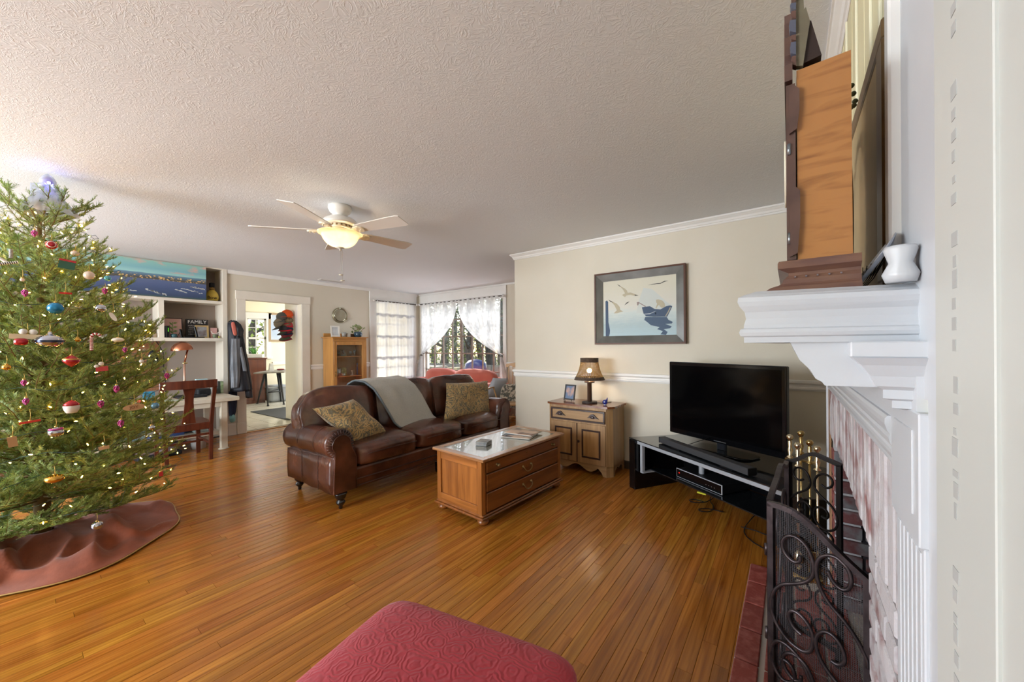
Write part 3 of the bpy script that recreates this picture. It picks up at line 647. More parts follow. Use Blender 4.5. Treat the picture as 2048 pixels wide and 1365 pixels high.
# ---------------------------------------------------------------- brass fire tools
BRASS = mat('brass', 'c9b27a', .22, 1.0, col2='b49a63', nscale=30)
BRASSB = mat('brass_worn', 'd8cdb0', .25, 1.0)
ft = thing('fireplace_tool_set', 'brass fireplace tools on a stand behind the fire screen', 'fire tools', (.055, 2.63, 0))
def knob(mb, x, y, zt, h=.13, r=.017):
    mb.lathe([(.001, 0), (r*.7, -.003), (r, -r*.7), (r, -r*1.1), (r*.7, -r*1.8), (r*.35, -r*2.0), (r*.6, -r*2.4), (r*.55, -h*.55), (r*.85, -h*.66), (r*.4, -h*.9), (r*.95, -h*.97), (r*1.0, -h)][::-1], (x, y, zt), 14)
spots = [(-.004, 2.60, .780, 'poker'), (.030, 2.56, .747, 'brush'), (.046, 2.68, .792, 'stand_pole'), (.082, 2.60, .762, 'shovel'), (.112, 2.56, .742, 'tongs')]
for x, y, z, nm in spots:
    mb = MB(); knob(mb, x, y, z); mb.cyl((x, y, .05), (x, y, z-.12), .0055, n=8)
    if nm == 'shovel': mb.box((x, y, .10), (.07, .012, .11), None, .004)
    if nm == 'brush': mb.lathe([(.012, .06), (.022, .09), (.02, .14), (.006, .16)], (x, y, 0), 10)
    if nm == 'stand_pole': mb.box((x, y, .62), (.15, .012, .012), None, .003)
    mb.build(nm, BRASS if nm in ('stand_pole', 'shovel') else BRASSB, ft)
MB().lathe([(.085, 0), (.085, .012), (.06, .022), (.02, .04), (.012, .06)], (.055, 2.63, 0), 20).build('base', BRASS, ft)
# ---------------------------------------------------------------- mantel clock
CLK = mat('clock_oak', '7a4c24', .34, col2='a06c3a', nscale=1.0, ndet=6, stretch=(9, 9, 60), nlo=.26, nhi=.50, coat=.5, dist=.5)
CLKD = mat('clock_dark', '4a3530', .35, col2='5e453c', nscale=12, coat=.3)
ck = thing('mantel_clock', 'tall carved wooden gingerbread shelf clock on the mantel end', 'clock', (.04, 1.02, 1.38))
y0, y1 = .872, 1.20
mb = MB(); mb.prism([(.012, 1.437), (.088, 1.437), (.087, 1.792), (.012, 1.789)], (0, y0, 0), (1, 0, 0), (0, 0, 1), (0, y1-y0, 0)); mb.build('case', CLK, ck)
mb = MB(); pf = [(-.004, 1.44), (.010, 1.44), (.010, 1.765), (-.004, 1.765)]
mb.prism(pf, (0, y0-.004, 0), (1, 0, 0), (0, 0, 1), (0, y1-y0+.008, 0)); mb.build('door', CLKD, ck)
# stepped base: loft of rectangles (x_front, y_near, z)
mb = MB(); rg = [(-.016, .020, 1.438), (-.018, .022, 1.434), (-.018, .022, 1.424), (-.002, .006, 1.416), (-.002, .006, 1.411), (-.009, .012, 1.404), (-.012, .014, 1.396), (-.018, .018, 1.393), (-.028, .024, 1.390), (-.033, .027, 1.387), (-.040, .034, 1.3805)]
vs = []
for xf_, e, z in rg: vs += [(xf_, y0-e*.6, z), (.098, y0-e*.6, z), (.098, y1+e, z), (xf_, y1+e, z)]
mb.add(vs, [(k*4+i, k*4+(i+1) % 4, (k+1)*4+(i+1) % 4, (k+1)*4+i)[::-1] for k in range(len(rg)-1) for i in range(4)]+[(0, 1, 2, 3), tuple((len(rg)-1)*4+i for i in (3, 2, 1, 0))]); mb.build('base', mat('clock_base', '5c4039', .4, col2='70503f', nscale=1, stretch=(12, 40, 60), coat=.2), ck)
mb = MB()
for xx in (.008, .024, .040, .056, .072): mb.box((xx, y0-.008, 1.4075), (.0025, .003, .0025))
mb.build('bead', mat('bead_grey', '6a6468', .4), ck)
# ornamental side brackets (scroll ears) on the front edge
for z0, z1 in ((1.672, 1.757), (1.445, 1.572)):
    n = 12; poly = [(.004, z0)]+[(.004+.013*sin(pi*i/n)**.6+.002, z0+(z1-z0)*i/n) for i in range(n+1)]+[(.004, z1)]
    MB().prism([(.001, z0), (.012, z0+.006), (.016, (z0+z1)/2), (.016, z1-.008), (.010, z1), (.001, z1)], (0, y0-.010, 0), (1, 0, 0), (0, 0, 1), (0, .010, 0)).build('bracket', CLKD, ck)
for z in (1.645, 1.480): MB().cyl((.0, y0-.006, z-.010), (.0, y0-.006, z+.010), .0028, n=8).build('hinge', mat('hinge_steel', '8f979d', .3, .9), ck)
# carved crest: front board with a wavy outline plus side wedge
cr_ = [(-.5, 1.770), (-.5, 1.80), (-.44, 1.83), (-.46, 1.86), (-.38, 1.88), (-.36, 1.91), (-.26, 1.92), (-.22, 1.96), (-.1, 1.965), (0, 2.0), (.1, 1.965), (.22, 1.96), (.26, 1.92), (.36, 1.91), (.38, 1.88), (.46, 1.86), (.44, 1.83), (.5, 1.80), (.5, 1.770)]
cy_ = (y0+y1)/2; wd = (y1-y0)
MB().prism([(a*wd*1.06, z) for a, z in cr_], (-.006, cy_, 0), (0, 1, 0), (0, 0, 1), (.012, 0, 0)).build('crest', CLKD, ck)
def endp(px, y): return [(q.x, q.z) for q in (at(u, v, 1, y) for u, v in px)]
MB().prism(endp([(1606, 130), (1643, 112), (1622, 44), (1616, 44)], y0+.01), (0, y0+.006, 0), (1, 0, 0), (0, 0, 1), (0, .25, 0)).build('crest_support', mat('clock_back_dark', '2c1d18', .5), ck)
MB().prism(endp([(1591, 132), (1606, 131), (1620, 42), (1612, 14), (1608, 18), (1606, -30), (1592, -46), (1588, 0), (1590, 60)], y0), (0, y0, 0), (1, 0, 0), (0, 0, 1), (0, .012, 0)).build('crest_end', mat('crest_olive', '6b6450', .5, col2='5b5242', nscale=16), ck)
for k, (va, vb, ue) in enumerate([(132, 112, 1583), (110, 84, 1581), (82, 70, 1582), (66, 40, 1579), (38, 22, 1582), (20, 6, 1581), (4, -16, 1583), (-18, -40, 1585)]):
    MB().prism(endp([(1592, va), (ue+1, va-2), (ue-1, (va+vb)/2), (ue+1, vb+2), (1592, vb)], y0-.004), (0, y0-.006, 0), (1, 0, 0), (0, 0, 1), (0, .016, 0)).build('crest_carving', mat('carving_slate', '4f5260', .35) if k % 2 else mat('carving_brown', '5a4038', .4), ck)
MB().cyl((-.008, cy_, 1.66), (-.004, cy_, 1.66), .07, n=28).build('dial', mat('dial_cream', 'e8e0c8', .5), ck)
# ---------------------------------------------------------------- things behind the clock on the mantel
pf_ = thing('picture_frame', 'large brown wooden picture frame standing against the chimney wall', 'picture frame', (.15, 1.45, 1.38))
FRB = mat('frame_brown', '6b5334', .4, col2='7d6440', nscale=14)
for nm, a in (('frame_rail', (.148, .158, 1.035, 1.80, 1.382, 1.41)), ('frame_rail', (.148, .158, 1.035, 1.80, 1.89, 1.93)), ('frame_stile', (.148, .158, 1.035, 1.095, 1.41, 1.89)), ('frame_stile', (.148, .158, 1.74, 1.80, 1.41, 1.89))):
    MB().bx(*a, .003).build(nm, FRB, pf_)
MB().bx(.152, .157, 1.09, 1.745, 1.405, 1.895).build('canvas', mat('canvas_tan', 'b5a078', .6, col2='a3926d', nscale=5), pf_)
dk = thing('metal_wreath', 'dark leafy metal wreath standing behind the clock', 'wreath', (.125, 1.36, 1.381))
WRE = mat('wreath_dark', '2e2a24', .45, .5); mb = MB()
mb.tube([(.125, 1.36+.10*cos(a), 1.60+.215*sin(a)) for a in [2*pi*i/40 for i in range(40)]], .004, 8, True); mb.build('ring', WRE, dk)
for k in range(26):
    a = 2*pi*k/26; c = Vector((.122, 1.36+.10*cos(a), 1.60+.215*sin(a))); d = Vector((RND.uniform(-.3, .1), cos(a+.9), sin(a+.9))).normalized()*.045
    s = Vector((0, -d.z, d.y)).normalized()*.011; q = Vector((-.004, 0, 0)); m_ = c+d*.5
    MB().add([c, m_+s, c+d, m_-s, m_+q], [(0, 1, 4), (1, 2, 4), (2, 3, 4), (3, 0, 4), (0, 3, 2, 1)]).build('leaf', WRE, dk)
fg = thing('dried_flower_sprig', 'yellow dried flower sprig poking up behind the clock top', 'dried flowers', (.125, 1.25, 1.381))
mb = MB()
for k in range(6): mb.tube([(.12, 1.22+.01*k, 1.385), (.122, 1.23+.006*k, 1.6), (.12+.004*sin(k), 1.235+.01*k, 1.86+.012*k)], .0014, 5)
mb.build('stem', mat('stem_olive', '6b6a3a', .7), fg)
for k in range(9): MB().sph((.12+RND.uniform(-.012, .012), 1.255+RND.uniform(-.03, .03), 1.875+RND.uniform(-.01, .05)), .006, 8).build('blossom', mat('blossom', 'b08a3e' if k % 2 else '5d6247', .8), fg)
tw = thing('twig_bundle', 'small bundle of bare dark twigs leaning on the chimney wall', 'twigs', (.12, 1.05, 1.381))
mb = MB()
for k in range(7):
    mb.tube([(.098+.002*k, 1.0, 1.382), (.112+.003*k, 1.0, 1.41), (.122+.006*k, 1.0+.004*k, 1.43+.006*k)], .0009, 4)
    mb.tube([(.112+.003*k, 1.0, 1.41), (.109+.006*k, 1.0, 1.43+.003*k)], .0007, 4)
mb.build('twig', mat('twig', '35302a', .8), tw)
pl = thing('glass_platter', 'pale silvery platter leaning at the near end of the mantel', 'platter', (.13, .93, 1.381))
n = 28; mb = MB()
R_ = rotm(0, radians(-58), 0)
mb.lathe([(.001, 0), (.042, .001), (.058, .007), (.059, .009), (.042, .004), (.001, .003)], (.128, .95, 1.427), 28, R_); mb.build('dish', mat('platter_silver', 'b9bcc4', .18, .6), pl)
MB().lathe([(.018, 0), (.022, .012), (.014, .03), (.02, .05), (.018, .056)], (.140, .838, 1.3805), 16).build('foot_stand', mat('platter_grey', 'bfc2c5', .3), pl)
# ---------------------------------------------------------------- tv stand (local frame: x along the front edge, y to the back)
BLK = mat('black_gloss', '0b0b0d', .12, spec=.5)
BLKM = mat('black_satin', '151416', .45, spec=.3)
GLB = mat('black_glass', '1a1d20', .04, spec=.8, coat=.5)
ALU = mat('aluminium', 'b4b8be', .4, .25)
AN = atan2(-.539, .842)
ts = thing('tv_stand', 'low black glass corner stand under the television', 'tv stand', (-1.176, 3.349, 0), AN)
mb = MB(ts); mb.prism([(0, 0), (1.46, 0), (1.62, .30), (1.28, .66), (.42, .66), (.115, .63)], (0, 0, .442), (1, 0, 0), (0, 1, 0), (0, 0, .008)); mb.build('glass_top', GLB, ts)
mb = MB(ts); mb.prism([(.05, .155), (1.41, .155), (1.41, .42), (1.2, .50), (.3, .50)], (0, 0, .165), (1, 0, 0), (0, 1, 0), (0, 0, .008)); mb.build('glass_shelf', GLB, ts)
MB(ts).bx(.03, 1.43, .030, .052, .404, .441, .002).build('front_rail', ALU, ts)
for xx in (.10, 1.36):
    MB(ts).bx(xx-.014, xx+.014, .05, .08, .15, .412, .002).bx(xx-.014, xx+.03, .05, .18, .155, .165).build('bracket', ALU, ts)
MB(ts).bx(.0, .075, -.0, .035, .0, .437, .003).bx(.035, .075, .03, .60, 0, .437, .003).build('side_panel', BLK, ts)
MB(ts).bx(1.385, 1.46, -.0, .035, .0, .437, .003).bx(1.385, 1.42, .03, .50, 0, .437, .003).build('side_panel', BLK, ts)
MB(ts).cyl((.52, .30, .173), (.52, .30, .44), .022, n=16).build('support_tube', ALU, ts)
MB(ts).bx(.12, 1.38, .52, .54, .04, .437).build('back_panel', BLK, ts)
MB(ts).box((.40, .44, .03), (.07, .06, .012), rotm(0, 0, .4)).build('tag', mat('tag_yellow', 'd6d02a', .5), ts)
# ---------------------------------------------------------------- television
tvc = Vector((-.436, 3.288, 0)); TA = atan2(3.076-3.50, -.017+.855)
tv = thing('television', 'large black flat screen television on the glass stand', 'television', (tvc.x, tvc.y, 0), TA)
W2 = .47
MB(tv).bx(-W2, W2, -.012, .028, .515-.0, 1.135, .008).build('casing', BLK, tv)
SCR = mat('tv_screen', '050506', .10, spec=.16)
MB(tv).bx(-W2+.028, W2-.028, -.0145, -.010, .560, 1.108, .001).build('screen', SCR, tv)
MB(tv).bx(-.30, .30, .02, .055, .60, 1.02, .01).build('back_housing', BLKM, tv)
MB(tv).bx(-.05, .05, -.013, -.011, .527, .534).build('badge', mat('badge_grey', '5b5e62', .3, .6), tv)
MB(tv).bx(-.035, .035, .0, .03, .462, .54, .006).build('neck', mat('neck_smoke', '2a2c31', .1, .3), tv)
MB(tv).puff((0, .02, .4585), (.50, .25, .013), None, 4, n=8).build('base', BLK, tv)
# ---------------------------------------------------------------- soundbar, receiver
sb = thing('soundbar', 'long dark grey soundbar in front of the television', 'soundbar', (-.538, 3.047, 0), AN-.09)
c = Vector((-.555, 3.015, 0)); T = wm(sb)
MB(sb).bx(-.432, .432, -.03, .035, .458, .503, .004).build('cabinet', mat('bar_grey', '3a3b3e', .6, col2='303134', nscale=200), sb)
MB(sb).bx(-.435, -.427, -.031, .036, .456, .505, .002).build('end_cap', BLK, sb); MB(sb).bx(.427, .435, -.031, .036, .456, .505, .002).build('end_cap', BLK, sb)
MB(sb).bx(-.3, -.2, -.02, .02, .4505, .458).bx(.2, .3, -.02, .02, .4505, .458).build('foot', BLKM, sb)
rc = thing('cable_box', 'black and silver cable box on the lower glass shelf', 'cable box', (-.532, 3.320, 0), AN)
MB(rc).bx(-.215, .215, -.10, .19, .180, .248, .003).build('body', mat('box_black', '1c1c1e', .45), rc)
MB(rc).bx(-.218, .218, -.108, -.10, .178, .250, .002).build('bezel', mat('bezel_silver', 'c0c3c8', .4, .2), rc)
MB(rc).bx(-.212, .212, -.110, -.107, .183, .245).build('fascia', BLK, rc)
MB(rc).bx(-.18, .18, -.08, .15, .1735, .180).build('foot', BLKM, rc)
MB(rc).box((-.185, -.1105, .218), (.008, .001, .008)).build('power_light', mat('led_red', 'a01810', .4, emit=('ff2010', 1.5)), rc)
for k in range(4): MB(rc).box((.08+k*.025, -.1105, .210), (.007, .001, .003)).build('button', mat('button_grey', '777777', .4), rc)
for k, (pts, nm) in enumerate([([(.46, .50, .05), (.50, .40, .008), (.60, .34, .006), (.66, .24, .006), (.62, .16, .006), (.58, .20, .006), (.62, .28, .006), (.70, .32, .006)], 0), ([(.85, .50, .05), (.88, .35, .008), (.95, .20, .006), (1.05, .12, .006), (1.20, .10, .006), (1.30, .18, .006), (1.22, .28, .006), (1.02, .28, .010), (.92, .22, .012)], 1), ([(1.0, .50, .05), (1.04, .34, .008), (1.14, .22, .012), (1.26, .22, .014), (1.36, .26, .006)], 2), ([(.50, .50, .06), (.54, .36, .02), (.50, .26, .007), (.44, .24, .006), (.42, .30, .006), (.50, .34, .006)], 3)]):
    T = wm(ts); P = [T @ Vector(p) for p in pts]; P = [P[0]]+[a.lerp(b_, t) for a, b_ in zip(P, P[1:]) for t in (.25, .75)]+[P[-1]]
    tag(MB().tube(P, .0032, 6).build('cable', BLKM), ['thin black cable looping at the left under the glass stand', 'black cable coiled widest on the floor under the stand', 'black cable crossing near the fire screen under the stand', 'short black cable end curled below the cable box'][k], 'cable', 'cables under the tv stand')
T = wm(ts)
tag(MB().tube([T @ Vector(p) for p in ((.55, .30, .451), (.50, .25, .453), (.46, .16, .453), (.43, .10, .455), (.48, .14, .470), (.60, .34, .56))], .0025, 6).build('power_cord', BLKM), 'thin black cord lying on the glass behind the soundbar', 'cord')
# ---------------------------------------------------------------- washstand cabinet (front faces -y)
CW = wood('ash_wood', '8a6844', 'b28d60', .42, 2, 26, .04, .1)
CWH = wood('ash_wood_rail', '8a6844', 'b28d60', .42, 0, 26, .04, .1)
CTOP = wood('walnut_top', '633720', '8f5733', .25, 0, 24, .04, .4)
CDK = mat('dark_bead', '38231c', .35, coat=.2)
X0, X1, Y0, Y1, H = -2.075, -1.385, 3.452, 3.80, .668
cb = thing('washstand_cabinet', 'antique ash wood cabinet with drawer and two doors beside the television', 'cabinet', ((X0+X1)/2, (Y0+Y1)/2, 0))
mb = MB(); ch = .05
mb.prism([(X0-.018, Y0-.0), (X0+ch-.02, Y0-.022), (X1-ch+.02, Y0-.022), (X1+.022, Y0+ch-.012), (X1+.022, Y1), (X0-.022, Y1), (X0-.022, Y0+ch-.04)], (0, 0, H-.0), (1, 0, 0), (0, 1, 0), (0, 0, .020)); mb.build('top', CTOP, cb)
mb = MB(); mb.prism([(X0, Y0+.012), (X0+.03, Y0), (X1-ch, Y0), (X1, Y0+ch), (X1, Y1), (X0, Y1)], (0, 0, .09), (1, 0, 0), (0, 1, 0), (0, 0, H-.09)); mb.build('carcass', CW, cb)
# scalloped skirt
def scallop(xa, xb, ztop, n=40):
    L_ = xb-xa; pts = [(xa, ztop), (xa, .0), (xa+.035, .0)]
    for i in range(n+1):
        t = i/n; x = xa+.035+(L_-.07)*t
        z = .075-.055*abs(sin(pi*t))**0.6*0 + 0
        z = .055+.028*cos(4*pi*t) if .12 < t < .88 else .0+.083*min(1, (min(t, 1-t)/.12))**.6
        pts.append((x, z))
    return pts+[(xb-.035, .0), (xb, .0), (xb, ztop)]
MB().prism(scallop(X0+.0, X1-ch, .10), (0, Y0-.001, 0), (1, 0, 0), (0, 0, 1), (0, .018, 0)).build('skirt', CWH, cb)
mb = MB(); mb.prism([(X1-ch, Y0), (X1, Y0+ch), (X1-.02, Y0+ch+.015), (X1-ch-.015, Y0+.02)], (0, 0, 0), (1, 0, 0), (0, 1, 0), (0, 0, .1)); mb.build('leg', CW, cb)
MB().prism([(Y0+ch, 0), (Y0+ch+.03, 0), (Y0+ch+.05, .05), (Y0+.15, .075), (Y0+.2, .06), (Y0+.25, .08), (Y1-.03, .05), (Y1-.02, 0), (Y1, 0), (Y1, .1), (Y0+ch, .1)], (X1-.018, 0, 0), (0, 1, 0), (0, 0, 1), (.018, 0, 0)).build('side_skirt', CW, cb)
MB().bx(X0, X0+.02, Y1-.06, Y1, 0, .1).build('leg', CW, cb)
dx0, dx1 = X0+.028, X1-ch-.006
dr = MB().bx(dx0, dx1, Y0-.010, Y0+.01, .515, .640, .003).build('drawer', CWH, cb)
def frame_bead(x0, x1, z0, z1, w_, yf, m, par, nm='bead'):
    MB().bx(x0, x1, yf-.008, yf, z1-w_, z1, .003).bx(x0, x1, yf-.008, yf, z0, z0+w_, .003).bx(x0, x0+w_, yf-.008, yf, z0+w_, z1-w_, .003).bx(x1-w_, x1, yf-.008, yf, z0+w_, z1-w_, .003).build(nm, m, par)
frame_bead(dx0+.002, dx1-.002, .517, .638, .018, Y0-.010, CDK, dr)
for xx in (dx0+.115, dx1-.125):       # carved leaf pulls
    pts = [(-.062, -.014), (-.045, -.006), (-.034, .010), (-.018, .022), (0, .027), (.016, .020), (.030, .006), (.042, -.006), (.062, -.016), (.03, -.014), (.016, -.018), (-.016, -.018), (-.03, -.012)]
    mb = MB(); mb.prism([(xx+a, .578+b_) for a, b_ in pts], (0, Y0-.026, 0), (1, 0, 0), (0, 0, 1), (0, .016, 0)); mb.puff((xx, Y0-.026, .574), (.045, .024, .022), None, 3, n=6); mb.build('leaf_pull', CDK, dr)
mid = (dx0+dx1)/2
for a, b_ in ((dx0, mid-.004), (mid+.004, dx1)):
    dd = MB().bx(a, b_, Y0-.010, Y0+.01, .105, .498, .003).build('door', CW, cb)
    mb = MB(); mb.bx(a+.052, b_-.052, Y0-.0125, Y0-.008, .165, .438, .003).build('door_panel', wood('ash_panel', '90683e', 'b8905c', .4, 2, 18, .04), dd)
    frame_bead(a+.050, b_-.050, .160, .444, .017, Y0-.010, CDK, dd)
    if a > mid: MB().lathe([(.006, 0), (.006, .010), (.013, .014), (.014, .020), (.009, .025), (.001, .026)], (a+.020, Y0-.010, .318), 14, rotm(pi/2, 0, 0)).build('knob', CDK, dd)
MB().bx(mid-.003, mid+.003, Y0-.014, Y0, .105, .498).build('door_gap_bead', CDK, cb)
# ---------------------------------------------------------------- wicker lamp
lx, ly, lz = -1.675, 3.60, H+.020
lp = thing('table_lamp', 'table lamp with bell shaped wicker shade and wooden column', 'lamp', (lx, ly, lz))
LW = mat('lamp_wood', '5b4334', .35, coat=.3)
MB().lathe([(.078, 0), (.078, .012), (.070, .018), (.02, .020)], (lx, ly, lz), 28).build('base', mat('lamp_base', '3a2f2b', .35), lp)
MB().lathe([(.024, .018), (.024, .205), (.028, .206), (.052, .21), (.054, .222), (.03, .226), (.012, .228), (.012, .262)], (lx, ly, lz), 20).build('column', LW, lp)
WK1 = mat('wicker', 'bfa472', .7, col2='9c8056', nscale=60, translucent=.55); WK2 = mat('wicker_dark', '4a3c31', .7, col2='62503f', nscale=60)
sp = [(.150, .245), (.142, .262), (.122, .300), (.104, .345), (.094, .390), (.088, .425), (.088, .465)]
def srad(z):
    for (r0, z0), (r1, z1) in zip(sp, sp[1:]):
        if z <= z1: return r0+(r1-r0)*(z-z0)/(z1-z0)
    return sp[-1][0]
mb = MB(); NS = 44
for k in range(NS):
    a = 2*pi*k/NS; mb.tube([(lx+srad(z)*cos(a), ly+srad(z)*sin(a), lz+z) for z in (.25, .28, .32, .36, .40, .45)], .0024, 5)
mb.build('shade_stakes', WK1, lp)['kind'] = 'stuff'
mb = MB(); z = .268; j = 0
while z < .425:
    mb.tube([(lx+(srad(z)+.0028*(1 if (i+j) % 2 else -1))*cos(2*pi*i/NS), ly+(srad(z)+.0028*(1 if (i+j) % 2 else -1))*sin(2*pi*i/NS), lz+z) for i in range(NS)], .0021, 4, True); z += .0098; j += 1
mb.build('shade_weave', WK1, lp)['kind'] = 'stuff'
for z0, z1 in ((.425, .467), (.243, .268)):
    mb = MB(); z = z0
    while z < z1: mb.tube([(lx+(srad(z)+.002)*cos(2*pi*i/44), ly+(srad(z)+.002)*sin(2*pi*i/44), lz+z) for i in range(44)], .0036, 6, True); z += .0062
    mb.build('shade_rim', WK2, lp)
MB().sph((lx, ly, lz+.335), .026, 14).build('bulb', mat('bulb_warm', 'fff0d0', .3, emit=('ffd9a0', 14)), lp)
point('lamp_light', (lx, ly, lz+.335), 12, (1, .74, .45), .028)
MB().tube([(lx+.06, ly+.03, lz+.006), (lx+.12, ly+.03, lz+.004), (lx+.16, ly+.08, lz+.004), (lx+.17, ly+.16, lz+.004)], .003, 6).build('cord', BLKM, lp)
# photo frame on the cabinet
def photo_frame(name, label, cpt, w_, h_, rz, tilt, fm, pm, bw=.014, mat_bw=0, stand=True, group=None, cat='photo frame'):
    """framed photo whose bottom edge centre is at cpt, facing local -y, leaning back"""
    t = thing(name, label, cat, cpt, rz, group); R = rotm(-tilt, 0, 0); 
    def b(x0, x1, z0, z1, y0, y1, nm, m):
        MB(t).box(R @ Vector(((x0+x1)/2, (y0+y1)/2, (z0+z1)/2)), (x1-x0, y1-y0, z1-z0), R, .0015).build(nm, m, t)
    b(-w_/2, -w_/2+bw, 0, h_, -.006, .008, 'frame_stile', fm); b(w_/2-bw, w_/2, 0, h_, -.006, .008, 'frame_stile', fm)
    b(-w_/2+bw, w_/2-bw, 0, bw, -.006, .008, 'frame_rail', fm); b(-w_/2+bw, w_/2-bw, h_-bw, h_, -.006, .008, 'frame_rail', fm)
    b(-w_/2+bw*.8, w_/2-bw*.8, bw*.8, h_-bw*.8, .0, .004, 'photo', pm)
    if mat_bw: b(-w_/2+bw+mat_bw, w_/2-bw-mat_bw, bw+mat_bw, h_-bw-mat_bw, -.002, .0, 'picture', mat_bw_m)
    if stand:
        e = R @ Vector((0, .008, h_*.7)); MB(t).tube([e, Vector((0, e.y+h_*.28, .003))], .003, 5).build('strut', fm, t)
    return t
mat_bw_m = mat('print_grey', 'a8b2b8', .6, col2='4f5c66', nscale=16)
PH1 = mat('photo_family', '5d7290', .4, col2='c79a80', nscale=9, nlo=.45, nhi=.58)
p1 = at(1137, 799, 1, 3.60)
f_ = photo_frame('photo_frame', 'small black framed photo on an easel on the ash cabinet', (-1.915, 3.60, lz+.012), .135, .165, -.12, .22, mat('frame_black', '1f1a18', .35), PH1)
MB(f_).tube([(-.05, -.012, .004), (-.05, -.03, .0), (-.04, -.01, -.010)], .0025, 5).tube([(.05, -.012, .004), (.05, -.03, .0), (.04, -.01, -.010)], .0025, 5).tube([(-.05, -.012, .004), (.05, -.012, .004)], .0025, 5).build('easel', BLKM, f_)
bd = thing('glass_bird', 'tiny cobalt blue glass bird on the ash cabinet', 'figurine', (-1.49, 3.56, lz))
MB().sph((-1.49, 3.56, lz+.028), .026, 14, (1.05, .8, 1)).build('body', mat('cobalt_glass', '1b2a7a', .08, spec=.8, coat=.6), bd)
MB().lathe([(.010, 0), (.007, .02), (.002, .034), (.001, .036)], (-1.474, 3.56, lz+.042), 10, rotm(0, .3, 0)).build('neck', MATS['cobalt_glass'], bd)
MB().lathe([(.012, 0), (.012, .004), (.006, .008)], (-1.49, 3.56, lz), 12).build('foot', mat('glass_foot', 'c9d6e6', .1), bd)
# ---------------------------------------------------------------- painting
pn = thing('framed_painting', 'dark framed painting of gulls and a fisherman in a blue boat', 'painting', (-1.24, 3.80, 1.29))
FX0, FX1, FZ0, FZ1 = -1.700, -.785, 1.293, 2.051
FRM = mat('frame_slate', '565650', .3, col2='6a6a66', nscale=5, coat=.3); FRE = mat('frame_rust', '5a3a2c', .4)
def frm(x0, x1, z0, z1, w_, yb, yf, yi, nm, m, par):
    # four mitred rails with sloping face
    O = [(x0, z0), (x1, z0), (x1, z1), (x0, z1)]; I = [(x0+w_, z0+w_), (x1-w_, z0+w_), (x1-w_, z1-w_), (x0+w_, z1-w_)]
    for k in range(4):
        a, b_ = O[k], O[(k+1) % 4]; c_, d_ = I[(k+1) % 4], I[k]
        vs = [(a[0], yf, a[1]), (b_[0], yf, b_[1]), (c_[0], yi, c_[1]), (d_[0], yi, d_[1]), (a[0], yb, a[1]), (b_[0], yb, b_[1]), (c_[0], yb, c_[1]), (d_[0], yb, d_[1])]
        MB().add(vs, [(0, 1, 2, 3), (7, 6, 5, 4), (0, 4, 5, 1), (1, 5, 6, 2), (2, 6, 7, 3), (3, 7, 4, 0)]).build(nm, m, par)
frm(FX0, FX1, FZ0, FZ1, .016, YW-.002, YW-.050, YW-.052, 'outer_edge', FRE, pn)
frm(FX0+.010, FX1-.010, FZ0+.010, FZ1-.010, .078, YW-.004, YW-.046, YW-.020, 'frame_rail', FRM, pn)
cx0, cx1, cz0, cz1 = FX0+.084, FX1-.084, FZ0+.084, FZ1-.084; CY = YW-.016
def sea_mat():
    m = mat('painted_sea', 'ccc9b9', .5, col2='c4c6bb', nscale=5); t = m.node_tree; N = t.nodes; L = t.links; b = N['Principled BSDF']
    tc = N.new('ShaderNodeTexCoord'); sx = N.new('ShaderNodeSeparateXYZ'); L.new(tc.outputs['Generated'], sx.inputs[0])
    nz = N.new('ShaderNodeTexNoise'); nz.inputs['Scale'].default_value = 4; mp = N.new('ShaderNodeMapping'); mp.inputs['Scale'].default_value = (2, 1, 9); L.new(tc.outputs['Generated'], mp.inputs[0]); L.new(mp.outputs[0], nz.inputs[0])
    ad = N.new('ShaderNodeMath'); ad.operation = 'MULTIPLY_ADD'; ad.inputs[1].default_value = .22; L.new(nz.outputs[0], ad.inputs[0]); L.new(sx.outputs[2], ad.inputs[2])
    cr = N.new('ShaderNodeValToRGB'); e = cr.color_ramp.elements; e[0].position = .12; e[0].color = lin('a9c0c6'); e[1].position = .95; e[1].color = lin('cdc8b4'); e.new(.30).color = lin('a5b8bb'); e.new(.52).color = lin('c3ccc6'); e.new(.62).color = lin('cfccc0')
    L.new(ad.outputs[0], cr.inputs[0]); L.new(cr.outputs[0], b.inputs['Base Color']); return m
MB().bx(cx0, cx1, CY, YW-.004, cz0, cz1).build('canvas', sea_mat(), pn)
def px2(p): return [((x-365)/(1280-365), (y-400)/(1070-400)) for x, y in p]
def paint(pts, m, nm, lay=1):
    """flat painted shape in photo-crop coordinates, rectified to the canvas"""
    out = []
    for x, y in pts:
        q = at(1150+x/6.2037, 500+y/6.2037, 1, CY); out.append((min(cx1, max(cx0, q.x)), min(cz1, max(cz0, q.z))))
    MB().prism(out, (0, CY-.0006*lay, 0), (1, 0, 0), (0, 0, 1), (0, .0005, 0)).build(nm, m, pn)
GUL = mat('gull_cream', 'b3a98f', .6); GLD = mat('gull_dark', '4b4a44', .6); BTB = mat('boat_blue', '3c4f68', .6); BTD = mat('boat_reflection', '42566e', .6); ICE = mat('iceberg', 'c3c8c2', .6)
paint([(850, 470), (900, 480), (960, 490), (1040, 560), (1130, 640), (1200, 690), (1200, 760), (760, 790), (790, 640), (820, 550)], ICE, 'painted_sail')
paint([(378, 640), (398, 628), (412, 650), (415, 900), (435, 1000), (432, 1040), (420, 1080), (382, 1080)], BTB, 'painted_pile', 2)
paint([(520, 425), (560, 450), (610, 475), (640, 500), (655, 535), (690, 530), (735, 545), (790, 568), (740, 572), (690, 560), (640, 565), (620, 588), (600, 575), (585, 560), (620, 540), (600, 500), (565, 460)], GUL, 'painted_gull', 2)
